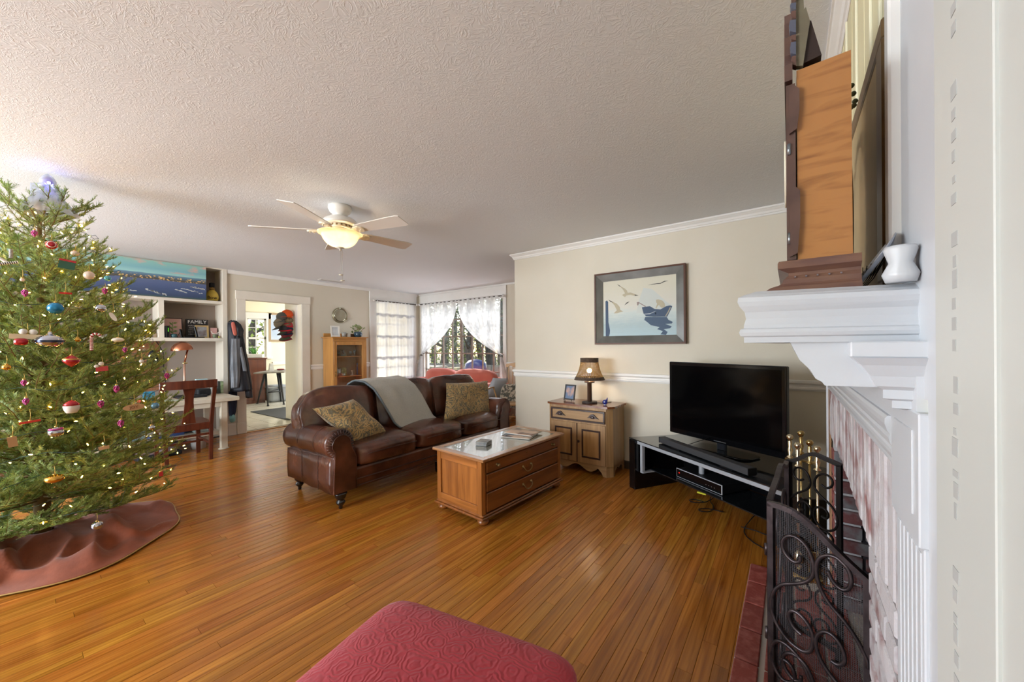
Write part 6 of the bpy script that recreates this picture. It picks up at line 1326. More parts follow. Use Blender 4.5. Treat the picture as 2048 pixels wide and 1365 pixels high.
for k in range(34):
    a = RND.uniform(0, 2*pi); r = RND.uniform(.02, .13); z = CH+.019+.13+RND.uniform(0, .11)-(r*.35); c = Vector((-6.42+r*cos(a)*.8, 3.87+r*sin(a), z)); s = RND.uniform(.017, .027)
    nrm = Vector((RND.uniform(-.2, .9), RND.uniform(-.5, .5), RND.uniform(.2, 1))).normalized(); R = nrm.to_track_quat('Z', 'Y').to_matrix()
    MB().lathe([(.001, -.0015), (s*.7, .0), (s, .003), (s*.7, .0025), (.001, .001)], c, 9, R).build('leaf', LG, po)
    MB().tube([(-6.42+r*cos(a)*.15, 3.87+r*sin(a)*.2, CH+.10), (c.x-(c.x+6.42)*.3, c.y-(c.y-3.87)*.3, z-.03), c], .0016, 4).build('leaf_stalk', mat('stalk', '8f7a55', .7), po)
# porthole mirror
ph = thing('porthole_mirror', 'round brass porthole mirror on the wall above the curio', 'mirror', (-6.63, 3.645, 1.73))
R_ = rotm(0, pi/2, 0); NI = mat('nickel_brass', 'a59f86', .3, .85)
MB().lathe([(.118, 0), (.142, 0), (.142, .018), (.132, .028), (.120, .028), (.112, .014)], (-6.645, 3.645, 1.872), 40, R_).build('flange', NI, ph)
MB().lathe([(.098, .008), (.114, .010), (.112, .030), (.100, .030)], (-6.645, 3.645, 1.872), 40, R_).build('ring', mat('nickel_light', 'b8b3a0', .25, .85), ph)
MB().lathe([(.001, .010), (.100, .012)], (-6.645, 3.645, 1.872), 32, R_).build('mirror_glass', mat('mirror', 'cfc8b8', .05, .9), ph)
for a in (pi/2, pi*1.2, -.45): MB().box((-6.620, 3.645+.128*cos(a), 1.872+.128*sin(a)), (.03, .034, .03), rotm(a, 0, 0), .005).build('lug', NI, ph)
# ---------------------------------------------------------------- curtains
SH = None
def sheer(name, a_=.45, col='efeff0', pat=0):
    m = bpy.data.materials.new(name); m.use_nodes = True; t = m.node_tree; N = t.nodes; L = t.links
    for n in list(N):
        if n.type != 'OUTPUT_MATERIAL': N.remove(n)
    tr = N.new('ShaderNodeBsdfTransparent'); d = N.new('ShaderNodeBsdfDiffuse'); tl = N.new('ShaderNodeBsdfTranslucent'); d.inputs[0].default_value = lin(col); tl.inputs[0].default_value = lin(col)
    m1 = N.new('ShaderNodeMixShader'); m1.inputs[0].default_value = .5; L.new(d.outputs[0], m1.inputs[1]); L.new(tl.outputs[0], m1.inputs[2])
    m2 = N.new('ShaderNodeMixShader'); m2.inputs[0].default_value = 1-a_; L.new(tr.outputs[0], m2.inputs[1]); L.new(m1.outputs[0], m2.inputs[2]); L.new(m2.outputs[0], N['Material Output'].inputs[0])
    if pat:
        tc = N.new('ShaderNodeTexCoord'); nz = N.new('ShaderNodeTexNoise'); nz.inputs['Scale'].default_value = 9; nz.inputs['Detail'].default_value = 3; L.new(tc.outputs['Object'], nz.inputs[0])
        mr = N.new('ShaderNodeMapRange'); mr.inputs['From Min'].default_value = .4; mr.inputs['From Max'].default_value = .6; mr.inputs['To Min'].default_value = 1-a_-.1; mr.inputs['To Max'].default_value = 1-a_+.08; L.new(nz.outputs[0], mr.inputs[0]); L.new(mr.outputs[0], m2.inputs[0])
    return m
SH1 = sheer('sheer_lace', .22, 'dcdcde'); SH2 = sheer('sheer_ivory', .20, 'd9d7d4', 1)
ROD = mat('rod_pewter', '6f6a64', .35, .8); FIN = mat('finial_glass', 'cfcdc8', .1, spec=.8)
c1 = thing('sheer_curtain', 'straight white sheer curtain over the left wall window', 'curtain', (-6.59, 4.82, .1))
def cur1(u, v):
    y = 4.36+.93*u; z = .06+2.165*v; f = .013*sin(u*2*pi*11+.5*sin(v*3))*(1-.35*v)+.005*sin(u*53)
    return Vector((-6.572+f+.012*noise.noise(Vector((u*6, v*4, 1))), y, z))
MB().grid(cur1, 160, 24).build('panel', SH1, c1)
MSHAD = sheer('muntin_shadow', .05, 'c4c4c8')  # darker wavy bands imitate the muntin shadows on the sheer
for zb in (1.96, 1.52, 1.09, .66):
    MB().grid(lambda u, v: cur1(u, 0)*0+Vector((cur1(u, (zb-.06)/2.165).x+.003, 4.36+.93*u, zb-.055*v+.018*sin(u*2*pi*4.5)*(.3+.7*v))), 120, 3).build('muntin_shadow', MSHAD, c1)
r1 = thing('curtain_rod', 'pewter curtain rod with glass ball ends on the left wall', 'curtain rod', (-6.58, 4.82, 2.2))
MB().cyl((-6.575, 4.34, 2.205), (-6.575, 5.34, 2.205), .011, n=10).build('rod', ROD, r1)
for yy in (4.315, 5.365): MB().sph((-6.575, yy, 2.205), .028, 14).build('finial', FIN, r1)
for yy in (4.36, 5.32): MB().bx(-6.645, -6.575, yy-.012, yy+.012, 2.195, 2.215).build('bracket', ROD, r1)
r2 = thing('curtain_rod', 'pewter curtain rod across the wide paned window', 'curtain rod', (-5.36, 5.40, 2.2))
MB().cyl((-6.50, 5.395, 2.205), (-4.22, 5.395, 2.205), .011, n=10).build('rod', ROD, r2)
for xx in (-6.525, -4.195): MB().sph((xx, 5.395, 2.205), .028, 14).build('finial', FIN, r2)
for xx in (-6.48, -5.36, -4.25): MB().bx(xx-.010, xx+.010, 5.395, 5.46, 2.195, 2.215).build('bracket', ROD, r2)
def tied(sg, x_out, x_in, xt, lab):
    t = thing('tied_curtain', lab, 'curtain', ((x_out+x_in)/2, 5.39, .2))
    zt, zk, zb = 2.225, 1.10, .15
    def f(u, v):
        if v < .72:
            q = v/.72; z = zt-(zt-zk)*q-.10*u*sin(pi*q)*q*0; xo = x_out+(xt-x_out)*q*.35; xi = x_in+(xt-sg*.10-x_in)*(q**2.4)*1.0; x = xo+(xi-xo)*u
            z = z-(.03)*u*q*0+ (.16*u*(q**6))*(-1)*0
        else:
            q = (v-.72)/.28; z = zk-(zk-zb)*q; xo = xt+(x_out-xt)*.35+(-.05*-sg)*0; xw = xt-sg*(.10+.20*min(1, q*1.6)); xo = x_out+(xt-x_out)*.35; x = xo+(xw-xo)*u
        fo = .012*sin(u*2*pi*9)*(1-.5*(v < .74)*min(1, v/.72))+.006*sin(u*41)
        return Vector((x, 5.395+fo-.012, z))
    MB().grid(f, 110, 40).build('panel', SH2, t)
    MB().tube([(x_out+(xt-x_out)*.35, 5.37, zk+.02), (xt, 5.365, zk-.01), (xt-sg*.10, 5.37, zk+.0), (xt-sg*.10, 5.42, zk+.02), (xt+sg*.08, 5.46, zk+.07)], .007, 6).build('tie_back', mat('tie_bronze', '5c4c40', .4, .6), t)
    return t
tied(1, -6.47, -5.375, -6.40, 'left ivory sheer tied back at the wide window'); tied(-1, -4.245, -5.345, -4.32, 'right ivory sheer tied back at the wide window')
# ---------------------------------------------------------------- red sofa by the window (faces -y)
RS = mat('coral_fabric', 'c96a58', .85, col2='c2604f', nscale=4, sheen=.3)
rs = thing('red_sofa', 'coral red fabric sofa under the wide window', 'sofa', (-5.0, 4.9, 0))
MB().puff((-5.02, 5.20, .42), (1.86, .20, .66), None, 8, n=10).build('back_frame', RS, rs)
MB().bx(-5.95, -4.05, 4.50, 5.25, .08, .32, .03).build('base_frame', RS, rs)
MB().puff((-5.39, 4.98, .655), (.78, .25, .40), rotm(-.16, 0, 0), 4, (.05, .2, .08), 16, .012, 6).build('back_cushion', RS, rs)
MB().puff((-4.52, 4.98, .66), (.94, .25, .41), rotm(-.16, 0, 0), 4, (.05, .2, .08), 16, .012, 6).build('back_cushion', RS, rs)
MB().puff((-5.40, 4.72, .38), (.80, .62, .17), None, 6, (0, .03, .2), 12).build('seat_cushion', RS, rs); MB().puff((-4.56, 4.72, .38), (.85, .62, .17), None, 6, (0, .03, .2), 12).build('seat_cushion', RS, rs)
for xx in (-6.02, -4.03): MB().puff((xx, 4.88, .36), (.24, .82, .60), None, 5, (.1, .02, .05), 12).build('arm', RS, rs)
for xx in (-5.9, -4.12):
    for yy in (4.56, 5.2): MB().cyl((xx, yy, 0), (xx, yy, .09), .022, n=10).build('foot', CDK, rs)
# ---------------------------------------------------------------- rocking chair
MP = wood('maple', 'c0925f', 'd8ad78', .35, 2, 20, .04, .3)
rk = thing('rocking_chair', 'light maple spindle back rocking chair by the window', 'rocking chair', (-3.50, 4.72, 0), radians(8))
def L(x, y, z): return wm(rk) @ Vector((x, y, z))
cp = [(-.29, .955), (-.285, .93), (-.25, .935), (-.2, .96), (-.12, .93), (.12, .93), (.2, .96), (.25, .935), (.285, .93), (.29, .955), (.28, .985), (.22, .995), (.16, 1.005), (.08, 1.018), (0, 1.022), (-.08, 1.018), (-.16, 1.005), (-.22, .995), (-.28, .985)]
MB(rk).prism(cp, (0, .30, 0), (1, 0, 0), (0, 0, 1), (0, .024, 0)).build('crest_rail', MP, rk)
for k in range(7): xx = -.24+.08*k; MB(rk).tube([(xx*.8, .20, .42), (xx*.9, .27, .70), (xx, .312, .95)], .0065, 7).build('spindle', MP, rk)
MB(rk).puff((0, 0, .405), (.52, .50, .05), None, 5, n=8).build('seat', MP, rk)
for s in (-1, 1):
    MB(rk).tube([(s*.25, .27, .62), (s*.30, .1, .635), (s*.31, -.15, .63), (s*.33, -.22, .615)], .020, 8, flat=.55).build('arm', MP, rk)
    for yy in (.10, -.08): MB(rk).cyl((s*.23, yy, .42), (s*.30, yy, .625), .011, n=8).build('arm_spindle', MP, rk)
    MB(rk).cyl((s*.18, -.18, .40), (s*.25, -.22, .07), .018, .014, 10).build('leg', MP, rk); MB(rk).cyl((s*.18, .16, .40), (s*.25, .24, .07), .018, .014, 10).build('leg', MP, rk)
    MB(rk).tube([(s*.25, -.42+.9*t, .022+.16*(2*t-1)**2*.5) for t in [i/12 for i in range(13)]], .018, 8, flat=1).build('rocker', MP, rk)
MB(rk).cyl((-.22, -.2, .22), (.22, -.2, .22), .011, n=8).build('stretcher', MP, rk)
tag(MB(rk).puff((0, -.0, .50), (.42, .14, .38), rotm(-.25, 0, 0), 3.4, n=12).build('seat_cushion', mat('floral_cushion', '5a5a52', .85, col2='c8bba8', nscale=22, nlo=.45, nhi=.55)), 'black and cream patterned cushion on the rocking chair', 'cushion')
tag(MB().pillow([at(968, 796, 0, -3.86)+Vector((0, 0, 0)), at(1003, 798, 0, -3.80), at(1016, 757, 0, -3.72), at(986, 756, 0, -3.84)], .10, 14, .03).build('bird_pillow', mat('pillow_pale_blue', 'c6ced9', .85, col2='bac4d0', nscale=5)), 'pale blue pillow with a small bird print at the sofa end', 'pillow')
# ---------------------------------------------------------------- kitchen things
KB = wood('kitchen_cabinet_wood', '50281a', '6d3b26', .35, 2, 18, .05, .2)
kc = thing('kitchen_cabinet', 'dark brown wooden cabinet under the kitchen window', 'cabinet', (-10.1, 3.25, 0))
MB().bx(-10.33, -9.98, 2.75, 3.66, .04, 1.03, .004).build('carcass', KB, kc); MB().bx(-10.34, -9.96, 2.73, 3.68, 1.03, 1.055, .004).build('top', KB, kc)
for a, b_ in ((2.78, 3.20), (3.22, 3.63)): MB().bx(-9.985, -9.968, a, b_, .08, 1.0, .003).build('door', KB, kc)
MB().bx(-10.32, -10.0, 2.77, 3.64, 0, .045).build('plinth', KB, kc)
kp = thing('potted_plant', 'spiky green plant in a white trough on the kitchen cabinet', 'plant', (-10.15, 3.42, 1.056))
MB().bx(-10.23, -10.07, 3.30, 3.62, 1.057, 1.15, .01).build('planter', mat('planter_grey', 'c3c0b8', .5), kp)
mb = MB()
for k in range(26):
    a = RND.uniform(0, 2*pi); b0 = Vector((-10.15, 3.46+RND.uniform(-.04, .04), 1.15)); d = Vector((cos(a)*.10, sin(a)*.16, RND.uniform(.10, .22))); s = Vector((-sin(a), cos(a), 0))*.009; mb.add([b0-s, b0+s, b0+d*.6+s*.8, b0+d, b0+d*.6-s*.8], [(0, 1, 2, 3, 4)])
mb.build('leaves', mat('blade_green', '5c9a48', .5), kp)
kq = thing('green_vase', 'small green vase at the left end of the kitchen cabinet', 'vase', (-10.12, 3.17, 1.056)); MB().lathe([(.02, 0), (.03, .05), (.02, .1), (.03, .2), (.022, .2)], (-10.12, 3.17, 1.0565), 12).build('body', mat('vase_green', '7fae4a', .4), kq)
kr = thing('clay_bowl', 'terracotta bowl beside the planter in the kitchen', 'bowl', (-10.08, 3.24, 1.056)); MB().lathe([(.03, 0), (.055, .05), (.05, .05), (.02, .005)], (-10.05, 3.24, 1.0565), 14).build('body', mat('terracotta', 'b87a52', .6), kr)
kt = thing('kitchen_table', 'grey topped farmhouse table with black turned legs', 'table', (-9.6, 3.65, 0))
GT = mat('table_grey', '8d8880', .5, col2='7d786f', nscale=9); BL = mat('leg_black', '26282c', .45)
TP = [(-9.12, 3.10), (-8.92, 3.62), (-9.75, 4.20), (-9.93, 3.70)]
MB().prism(TP, (0, 0, .735), (1, 0, 0), (0, 1, 0), (0, 0, .028)).build('top', GT, kt)
lg = [((-9.87, 3.43), (-9.60, 3.50)), ((-9.25, 3.42), (-9.32, 3.40)), ((-9.78, 3.90), (-9.68, 3.78)), ((-9.2, 3.72), (-9.25, 3.66))]
for (a, b_) in lg: MB().tube([(a[0], a[1], 0), (a[0]*.75+b_[0]*.25, a[1]*.75+b_[1]*.25, .2), (b_[0], b_[1], .735)], [.016, .020, .028], 8).lathe([(.024, 0), (.026, .02), (.014, .03)], (a[0], a[1], 0), 8).build('leg', BL, kt)
MB().tube([(-9.36, 3.42, .30), (-9.72, 3.80, .30)], .014, 6).build('stretcher', BL, kt); MB().tube([(-9.28, 3.42, .30), (-9.25, 3.69, .30)], .014, 6).build('stretcher', BL, kt)
kn = thing('napkin_holder', 'white napkin holder on the kitchen table', 'napkin holder', (-9.5, 3.55, .764)); MB().prism([(-.05, 0), (.05, 0), (.03, .17), (-.03, .17)], (-9.52, 3.58, .7635), (0, 1, 0), (0, 0, 1), (.06, 0, 0)).build('body', mat('napkin_white', 'd6d5d0', .5), kn)
kg = thing('red_sunglasses', 'dark red glasses case on the kitchen table', 'glasses case', (-9.6, 3.8, .764)); MB().puff((-9.50, 3.78, .785), (.07, .16, .04), None, 3, n=6).build('case', mat('case_red', '7a2a30', .4), kg)
kb = thing('storage_tub', 'grey plastic storage tub under the kitchen table', 'tub', (-10.0, 3.85, 0)); MB().puff((-9.95, 3.88, .20), (.34, .44, .40), None, 8, n=6).build('tub', mat('tub_grey', '9da3ab', .35), kb); MB().bx(-10.14, -9.76, 3.62, 4.14, .34, .37, .008).build('rim', mat('tub_rim', 'b5bac0', .4), kb)
km = thing('door_mat', 'charcoal rubber mat on the kitchen tiles', 'mat', (-7.9, 3.3, 0)); MB().prism([(-8.70, 2.90), (-7.15, 2.955), (-7.05, 3.85), (-8.75, 3.75)], (0, 0, .0005), (1, 0, 0), (0, 1, 0), (0, 0, .010)).build('sheet', mat('mat_charcoal', '2e3033', .8, col2='3e4144', nscale=90, bump=(90, .5)), km)
kx = thing('framed_print', 'pale blue framed print on the kitchen wall', 'picture', (KX+.02, 4.1, 1.4))
a = at(537, 640, 0, KX+.02); b_ = at(600, 683, 0, KX+.02); y0_, z0_, z1_ = a.y, at(537, 684, 0, KX).z, at(540, 624, 0, KX).z; y1_ = y0_+.75
FT2 = mat('frame_driftwood', 'a58f70', .5); zz0, zz1 = at(540, 684, 0, KX+.02).z, at(540, 626, 0, KX+.02).z
for q in ((y0_, y1_, zz0, zz0+.05), (y0_, y1_, zz1-.05, zz1), (y0_, y0_+.05, zz0+.05, zz1-.05), (y1_-.05, y1_, zz0+.05, zz1-.05)): MB().bx(KX+.002, KX+.03, *q).build('frame_rail', FT2, kx)
MB().bx(KX+.004, KX+.018, y0_+.04, y1_-.04, zz0+.04, zz1-.04).build('print', mat('print_sky', 'a9b9cf', .4, col2='c3cbd6', nscale=3), kx)
# baseball caps hanging on pegs
def cap(c, m, m2, label, rz, tilt=0., roll_=0.):
    t = thing('baseball_cap', label, 'cap', c, 0, 'caps on the pegs by the kitchen door')
    R = (Matrix.Rotation(rz, 3, 'Z') @ Matrix.Rotation(tilt, 3, 'Y') @ Matrix.Rotation(roll_, 3, 'X'))
    prof = [(.092, 0), (.093, .03), (.086, .065), (.066, .095), (.035, .112), (.004, .118)]
    MB().lathe(prof, c, 20, R).build('crown', m, t)
    def br(u, v):
        a = (u-.5)*1.9; r = .088+.075*v*cos(a*.75); return Vector(c)+R @ Vector((r*cos(a), r*sin(a)*(1+.05*v), .004-.028*v*abs(2*u-1)**2+.006*v))
    MB().slab(br, 12, 4, .004).build('brim', m2, t)
    MB().sph(Vector(c)+R @ Vector((0, 0, .118)), .007, 8).build('button', m2, t)
CM = {k: mat('cap_'+k, *v) for k, v in {'grey': ('5a5a58', .8), 'charcoal': ('3b3d42', .8), 'orange': ('e0561c', .7), 'red': ('c22a3a', .7), 'navy': ('262f42', .8), 'green': ('4d5d48', .8), 'tan': ('857b6c', .8), 'maroon': ('8a2d3c', .8)}.items()}
CAMO = mat('cap_camo', '6e5f48', .8, col2='8d7a5c', nscale=24, nlo=.45, nhi=.55)
for u, v, k1, k2, lab, rz, ti in [(566, 638, 'grey', 'grey', 'grey cap at the upper left of the cap cluster', -1.2, .5), (589, 634, 'orange', 'orange', 'bright orange cap at the top of the cap cluster', -.7, .2), (580, 645, 'CAMO', 'CAMO', 'brown camouflage cap below the orange cap', -1.0, .5), (562, 650, 'tan', 'charcoal', 'faded tan cap hanging lowest at the left of the cluster', -1.6, .7), (583, 656, 'red', 'red', 'red brimmed cap in the middle of the cap cluster', -.9, .5), (572, 660, 'charcoal', 'charcoal', 'charcoal cap under the grey caps', -1.4, .7), (590, 662, 'navy', 'navy', 'navy cap under the red brim', -.8, .6), (580, 669, 'green', 'green', 'dull green cap near the bottom of the cluster', -1.3, .8), (590, 671, 'maroon', 'maroon', 'maroon cap at the bottom right of the cluster', -1.0, .8)]:
    p = at(u, v, 0, -7.0); p.y = min(p.y, 2.90); cap((p.x, p.y, p.z), CAMO if k1 == 'CAMO' else CM[k1], CAMO if k2 == 'CAMO' else CM[k2], lab, rz, ti)
# ---------------------------------------------------------------- christmas tree
TX, TY = -3.90, .13
tree = thing('christmas_tree', 'tall fir christmas tree with lights and ornaments at the left', 'christmas tree', (TX, TY, 0))
NEED = mat('fir_needles', '6a863e', .5, col2='a3b36c', nscale=14, rand=.35, spec=.5, translucent=.25); BARK = mat('fir_bark', '6e5a38', .8)
def rad(z):
    T_ = [(.10, .62), (.28, .68), (.45, .76), (.8, .71), (1.28, .61), (1.75, .42), (2.07, .27), (2.30, .06)]
    if z <= T_[0][0]: return T_[0][1]
    for (a, r0), (b_, r1) in zip(T_, T_[1:]):
        if z <= b_: return r0+(r1-r0)*(z-a)/(b_-a)
    return .03
def branch_mesh(Ln, seed):
    """a flat fir spray along +x: woody stems as one mesh, needles as another material slot"""
    r = random.Random(seed); V = []; F = []; MI = []
    def tube(p0, p1, r0, r1):
        d = (p1-p0).normalized(); a = d.cross(Vector((0, 0, 1))); a = a.normalized() if a.length > .01 else Vector((0, 1, 0)); b_ = d.cross(a); i0 = len(V)
        for p, rr in ((p0, r0), (p1, r1)):
            for k in range(4): V.append(p+a*rr*cos(k*pi/2)+b_*rr*sin(k*pi/2))
        for k in range(4): F.append((i0+k, i0+(k+1) % 4, i0+4+(k+1) % 4, i0+4+k)); MI.append(0)
    def needles(p0, p1, ln, dens):
        d = p1-p0; n = max(3, int(d.length*dens)); dn = d.normalized(); side = dn.cross(Vector((0, 0, 1))).normalized() if abs(dn.z) < .95 else Vector((0, 1, 0)); up = side.cross(dn)
        for k in range(n):
            t = (k+r.random())/n; p = p0+d*t; th = r.uniform(-.35, pi+.35); o = side*cos(th)+up*sin(th)*.75; dr = (o*1.0+dn*r.uniform(.55, 1.0)).normalized(); l = ln*r.uniform(.75, 1.1); w_ = dn.cross(o).normalized()*.0013; w2 = (dr.cross(w_)).normalized()*.0
            i0 = len(V); V.extend([p-w_, p+w_, p+dr*l+w_*.6, p+dr*l-w_*.6]); F.append((i0, i0+1, i0+2, i0+3)); MI.append(1)
    def stem(p, d, L_, r0, lvl):
        n = 5 if lvl == 0 else 3; pts = [p]; dd = d.copy()
        for k in range(n):
            dd = (dd+Vector((0, 0, .10 if lvl == 0 else .07))+Vector((r.uniform(-.1, .1), r.uniform(-.1, .1), r.uniform(-.06, .06)))).normalized(); pts.append(pts[-1]+dd*L_/n)
        for k in range(n):
            tube(pts[k], pts[k+1], r0*(1-.8*k/n), r0*(1-.8*(k+1)/n)); 
            if lvl or k >= 1: needles(pts[k], pts[k+1], .021 if lvl else .022, 620 if lvl else 560)
        if lvl < 2:
            sp_ = .055 if lvl == 0 else .05; m = int(L_/sp_)
            for k in range(1 if lvl else 2, m):
                t = k/m; i = min(int(t*n), n-1); q = pts[i].lerp(pts[i+1], t*n-i); dn = (pts[i+1]-pts[i]).normalized(); sd = dn.cross(Vector((0, 0, 1))).normalized()*(1 if k % 2 else -1)
                l2 = (L_*.52*(1-t*.75)+.02) if lvl == 0 else (.045+.03*r.random())
                if l2 > .03: stem(q, (dn*.75+sd*.75+Vector((0, 0, .12))).normalized(), min(l2, .30)*r.uniform(.8, 1.1), r0*.4, lvl+1 if l2 > .11 else 2)
    stem(Vector((0, 0, 0)), Vector((1, 0, -.10)).normalized(), Ln, .006 if Ln > .4 else .004, 0)
    me = bpy.data.meshes.new('fir_branch'); me.from_pydata([v[:] for v in V], [], F); me.materials.append(BARK); me.materials.append(NEED); me.polygons.foreach_set('material_index', MI); me.update(); return me
BM_ = {}
for L_ in (.22, .40, .58, .76): BM_[L_] = [branch_mesh(L_, 11+int(L_*100)+k) for k in range(3)]
MB().cyl((TX, TY, .08), (TX+.0, TY, 2.22), .040, .008, 12).build('trunk', BARK, tree)
rb = random.Random(5); BR = []
def put_branch(z, a, L_, pitch, roll_=0, sc=1, r0=0.):
    key = min(BM_, key=lambda k: abs(k-L_)); o = bpy.data.objects.new('branch', rb.choice(BM_[key])); COL.objects.link(o); o.parent = tree
    M = Matrix.Translation((r0*cos(a), r0*sin(a), z)) @ Matrix.Rotation(a, 4, 'Z') @ Matrix.Rotation(-pitch, 4, 'Y') @ Matrix.Rotation(roll_, 4, 'X') @ Matrix.Scale(L_/key*sc, 4)
    o.matrix_local = M; PAR[o.name] = tree.name; BR.append((z, a, L_, pitch)); return o
z = .20; k = 0
while z < 2.12:
    R0 = rad(z+.03); n = 18 if z < .6 else 15 if z < 1.4 else 12 if z < 1.8 else 9
    for i in range(n):
        a = 2*pi*(i+rb.uniform(-.25, .25))/n+k*.9; pt_ = (-.10 if z < .3 else .0 if z < .5 else .12+.25*(z-.5)/1.6)+rb.uniform(-.10, .14)
        put_branch(z+rb.uniform(-.03, .03), a, max(.16, (R0*rb.uniform(.86, 1.08)-.02)/max(.7, cos(pt_))), pt_, rb.uniform(-.5, .5))
    z += .125 if z < 1.5 else .10; k += 1
for i in range(26):      # short fillers in the outer shell facing the room
    a = rb.uniform(-1.6, 1.6); zz = rb.uniform(.4, 1.9); r0 = rad(zz)*rb.uniform(.35, .6)
    put_branch(zz, a, .22 if zz > 1.5 else .36, rb.uniform(.0, .6), rb.uniform(-.8, .8), 1, r0)
for i, (a, pt_, L_) in enumerate([(-1.2, .75, .33), (.2, .8, .30), (1.3, .45, .30), (-.5, .95, .22), (2.3, .8, .30), (.8, .6, .28), (-2.2, .7, .3), (1.0, .30, .32), (3.0, .7, .25), (1.4, .15, .30)]): put_branch(2.06+.012*i, a, L_, pt_, rb.uniform(-.4, .4))
print('branches', len(BR))
# lights: tiny warm bulbs on the outer shell plus green wire
LB = mat('fairy_bulb', 'ffe2a0', .3, emit=('ffb445', 75)); WIRE = mat('wire_green', '2c4f4e', .5)
lb = thing('string_lights', 'warm white string lights wound around the christmas tree', 'string lights', (TX, TY, 0))
bmesh_b = None; rl = random.Random(9); first = None; prev = None
for i in range(400):
    t = i/400; z = .30+1.85*t**1.05; a = i*1.13+rl.uniform(-.4, .4); r = rad(z)*rl.uniform(.62, 1.0); p = Vector((TX+r*cos(a), TY+r*sin(a), z+.05*r+rl.uniform(-.03, .03)))
    if cos(a) < -.35: continue
    if first is None:
        first = MB().lathe([(.0012, 0), (.0028, .003), (.0026, .009), (.001, .014)], p, 6).build('bulb', LB, lb); base_l = Vector(p)
        me0 = first.data; me0.transform(Matrix.Translation(-(base_l-Vector((TX, TY, 0))))); first.location = base_l-Vector((TX, TY, 0))
    else:
        o = bpy.data.objects.new('bulb', first.data); COL.objects.link(o); o.parent = lb; PAR[o.name] = lb.name; o.location = p-Vector((TX, TY, 0)); o.rotation_euler = (rl.uniform(-1.3, 1.3), rl.uniform(-1.3, 1.3), 0)
mb = MB(); pts = []
for i in range(560):
    t = i/560; z = .30+1.85*t; a = t*2*pi*15; r = rad(z)*(.80+.14*sin(i*.9)); pts.append((TX+r*cos(a), TY+r*sin(a), z+.05*r+.02*sin(i*1.7)))
mb.tube(pts, .0016, 4); mb.build('wire', WIRE, lb)
# translucent angel on the top
AGL = mat('angel_film', 'cfd4e0', .2, alpha=.5, spec=.8, translucent=.3); AGW = mat('angel_white', 'dcdde6', .3, translucent=.4)
an = thing('tree_topper', 'translucent white angel tree topper glowing blue', 'tree topper', (TX, TY+.03, 2.16)); ax_, ay = TX+.04, TY+.035
mb = MB(); vs = []; nn = 56
for k in range(13):
    t = k/12; z = 2.165+.155*t; r = .105*(1-t)**.8+.022
    for q in range(nn): a = 2*pi*q/nn; w_ = 1+.10*sin(9*a+t)*(1-t)+.04*sin(23*a); vs.append((ax_+r*w_*cos(a), ay+r*w_*sin(a), z+.010*sin(5*a)*(1-t)))
mb.add(vs, [(k*nn+i, k*nn+(i+1) % nn, (k+1)*nn+(i+1) % nn, (k+1)*nn+i) for k in range(12) for i in range(nn)], True); mb.build('gown', AGL, an)
MB().puff((ax_, ay, 2.325), (.05, .07, .07), None, 3, n=8).build('bodice', AGW, an)
MB().sph((ax_, ay, 2.378), .026, 14, (1, .9, 1.1)).build('head', mat('angel_face', '9c6c5c', .5), an)
MB().lathe([(.036, -.015), (.036, .006), (.026, .028), (.008, .044), (.001, .05)], (ax_-.006, ay, 2.378), 16).build('veil', AGL, an)
for s in (-1, 1):
    MB().slab(lambda u, v: Vector((ax_-.045-.03*u, ay+s*(.015+.055*u), 2.29+.13*(v-.4)*(1.1-u*.4)+.02*u+.004*sin(v*22))), 10, 10, .003).build('wing', AGL, an)
    MB().tube([(ax_, ay+s*.030, 2.345), (ax_+.035, ay+s*.035, 2.325), (ax_+.055, ay+s*.012, 2.345)], .010, 8).build('arm', AGW, an)
MB().sph((ax_+.062, ay, 2.352), .008, 10).build('blue_light', mat('led_blue', '8a90ff', .3, emit=('7078ff', 30)), an)
point('angel_led', (ax_+.075, ay, 2.350), .14, (.25, .28, 1), .01)
MB().bx(ax_-.06, ax_+.02, ay-.10, ay-.01, 2.14, 2.18, .01).build('battery_box', mat('battery_grey', 'a5a8b8', .4), an)
# ---------------------------------------------------------------- ornaments
def hit(u, v, f=1.0):
    d = (FWD+CR*((u-1024)/FPX)-CU*((v-682.5-SHV)/FPX)).normalized(); t = 2.2
    while t < 4.6:
        p = CAM+d*t
        if sqrt((p.x-TX)**2+(p.y-TY)**2) < rad(p.z)*f+.02: return p
        t += .01
    return CAM+d*3.85
HK = mat('hook_gold', 'c8a85a', .4, .6)
def loop(t, p, h=.045): MB().tube([p, p+Vector((.002, .002, h*.5)), p+Vector((0, 0, h))], .0009, 4).lathe([(.006, 0), (.006, .007)], p+Vector((0, 0, -.003)), 8).build('hanger', HK, t)
def ball(u, v, r, m, label, nm='bauble', prof=None, extra=None, cat='ornament', sc=(1, 1, 1), f=1.02):
    p = hit(u, v, f); t = thing(nm, label, cat, p, 0, None)
    if prof: MB().lathe([(a*r, b_*r) for a, b_ in prof], p, 18).build('body', m, t)
    else: MB().sph(p, r, 20, sc).build('body', m, t)
    loop(t, p+Vector((0, 0, (max(b_ for a, b_ in prof) if prof else sc[2])*r)))
    if extra: extra(t, p, r)
    return t
OB = mat('bauble_blue', '1277a8', .22, .5, coat=.6); OP = mat('bauble_pearl', 'd8c5b5', .25, .2, coat=.4); OS = mat('bauble_silver', 'c9ccd3', .08, 1.0, col2='8f98ad', nscale=8); OR = mat('bauble_red', 'a81a28', .15, .4, coat=.6); OG = mat('bauble_gold', 'c9a050', .18, 1.0); OPK = mat('bauble_pink', 'b03a80', .25, .3, coat=.5); OW = mat('ornament_white', 'dad6cf', .5); OT_ = mat('ornament_tan', 'b08a62', .6); OGR = mat('ornament_green', '2f5a48', .4)
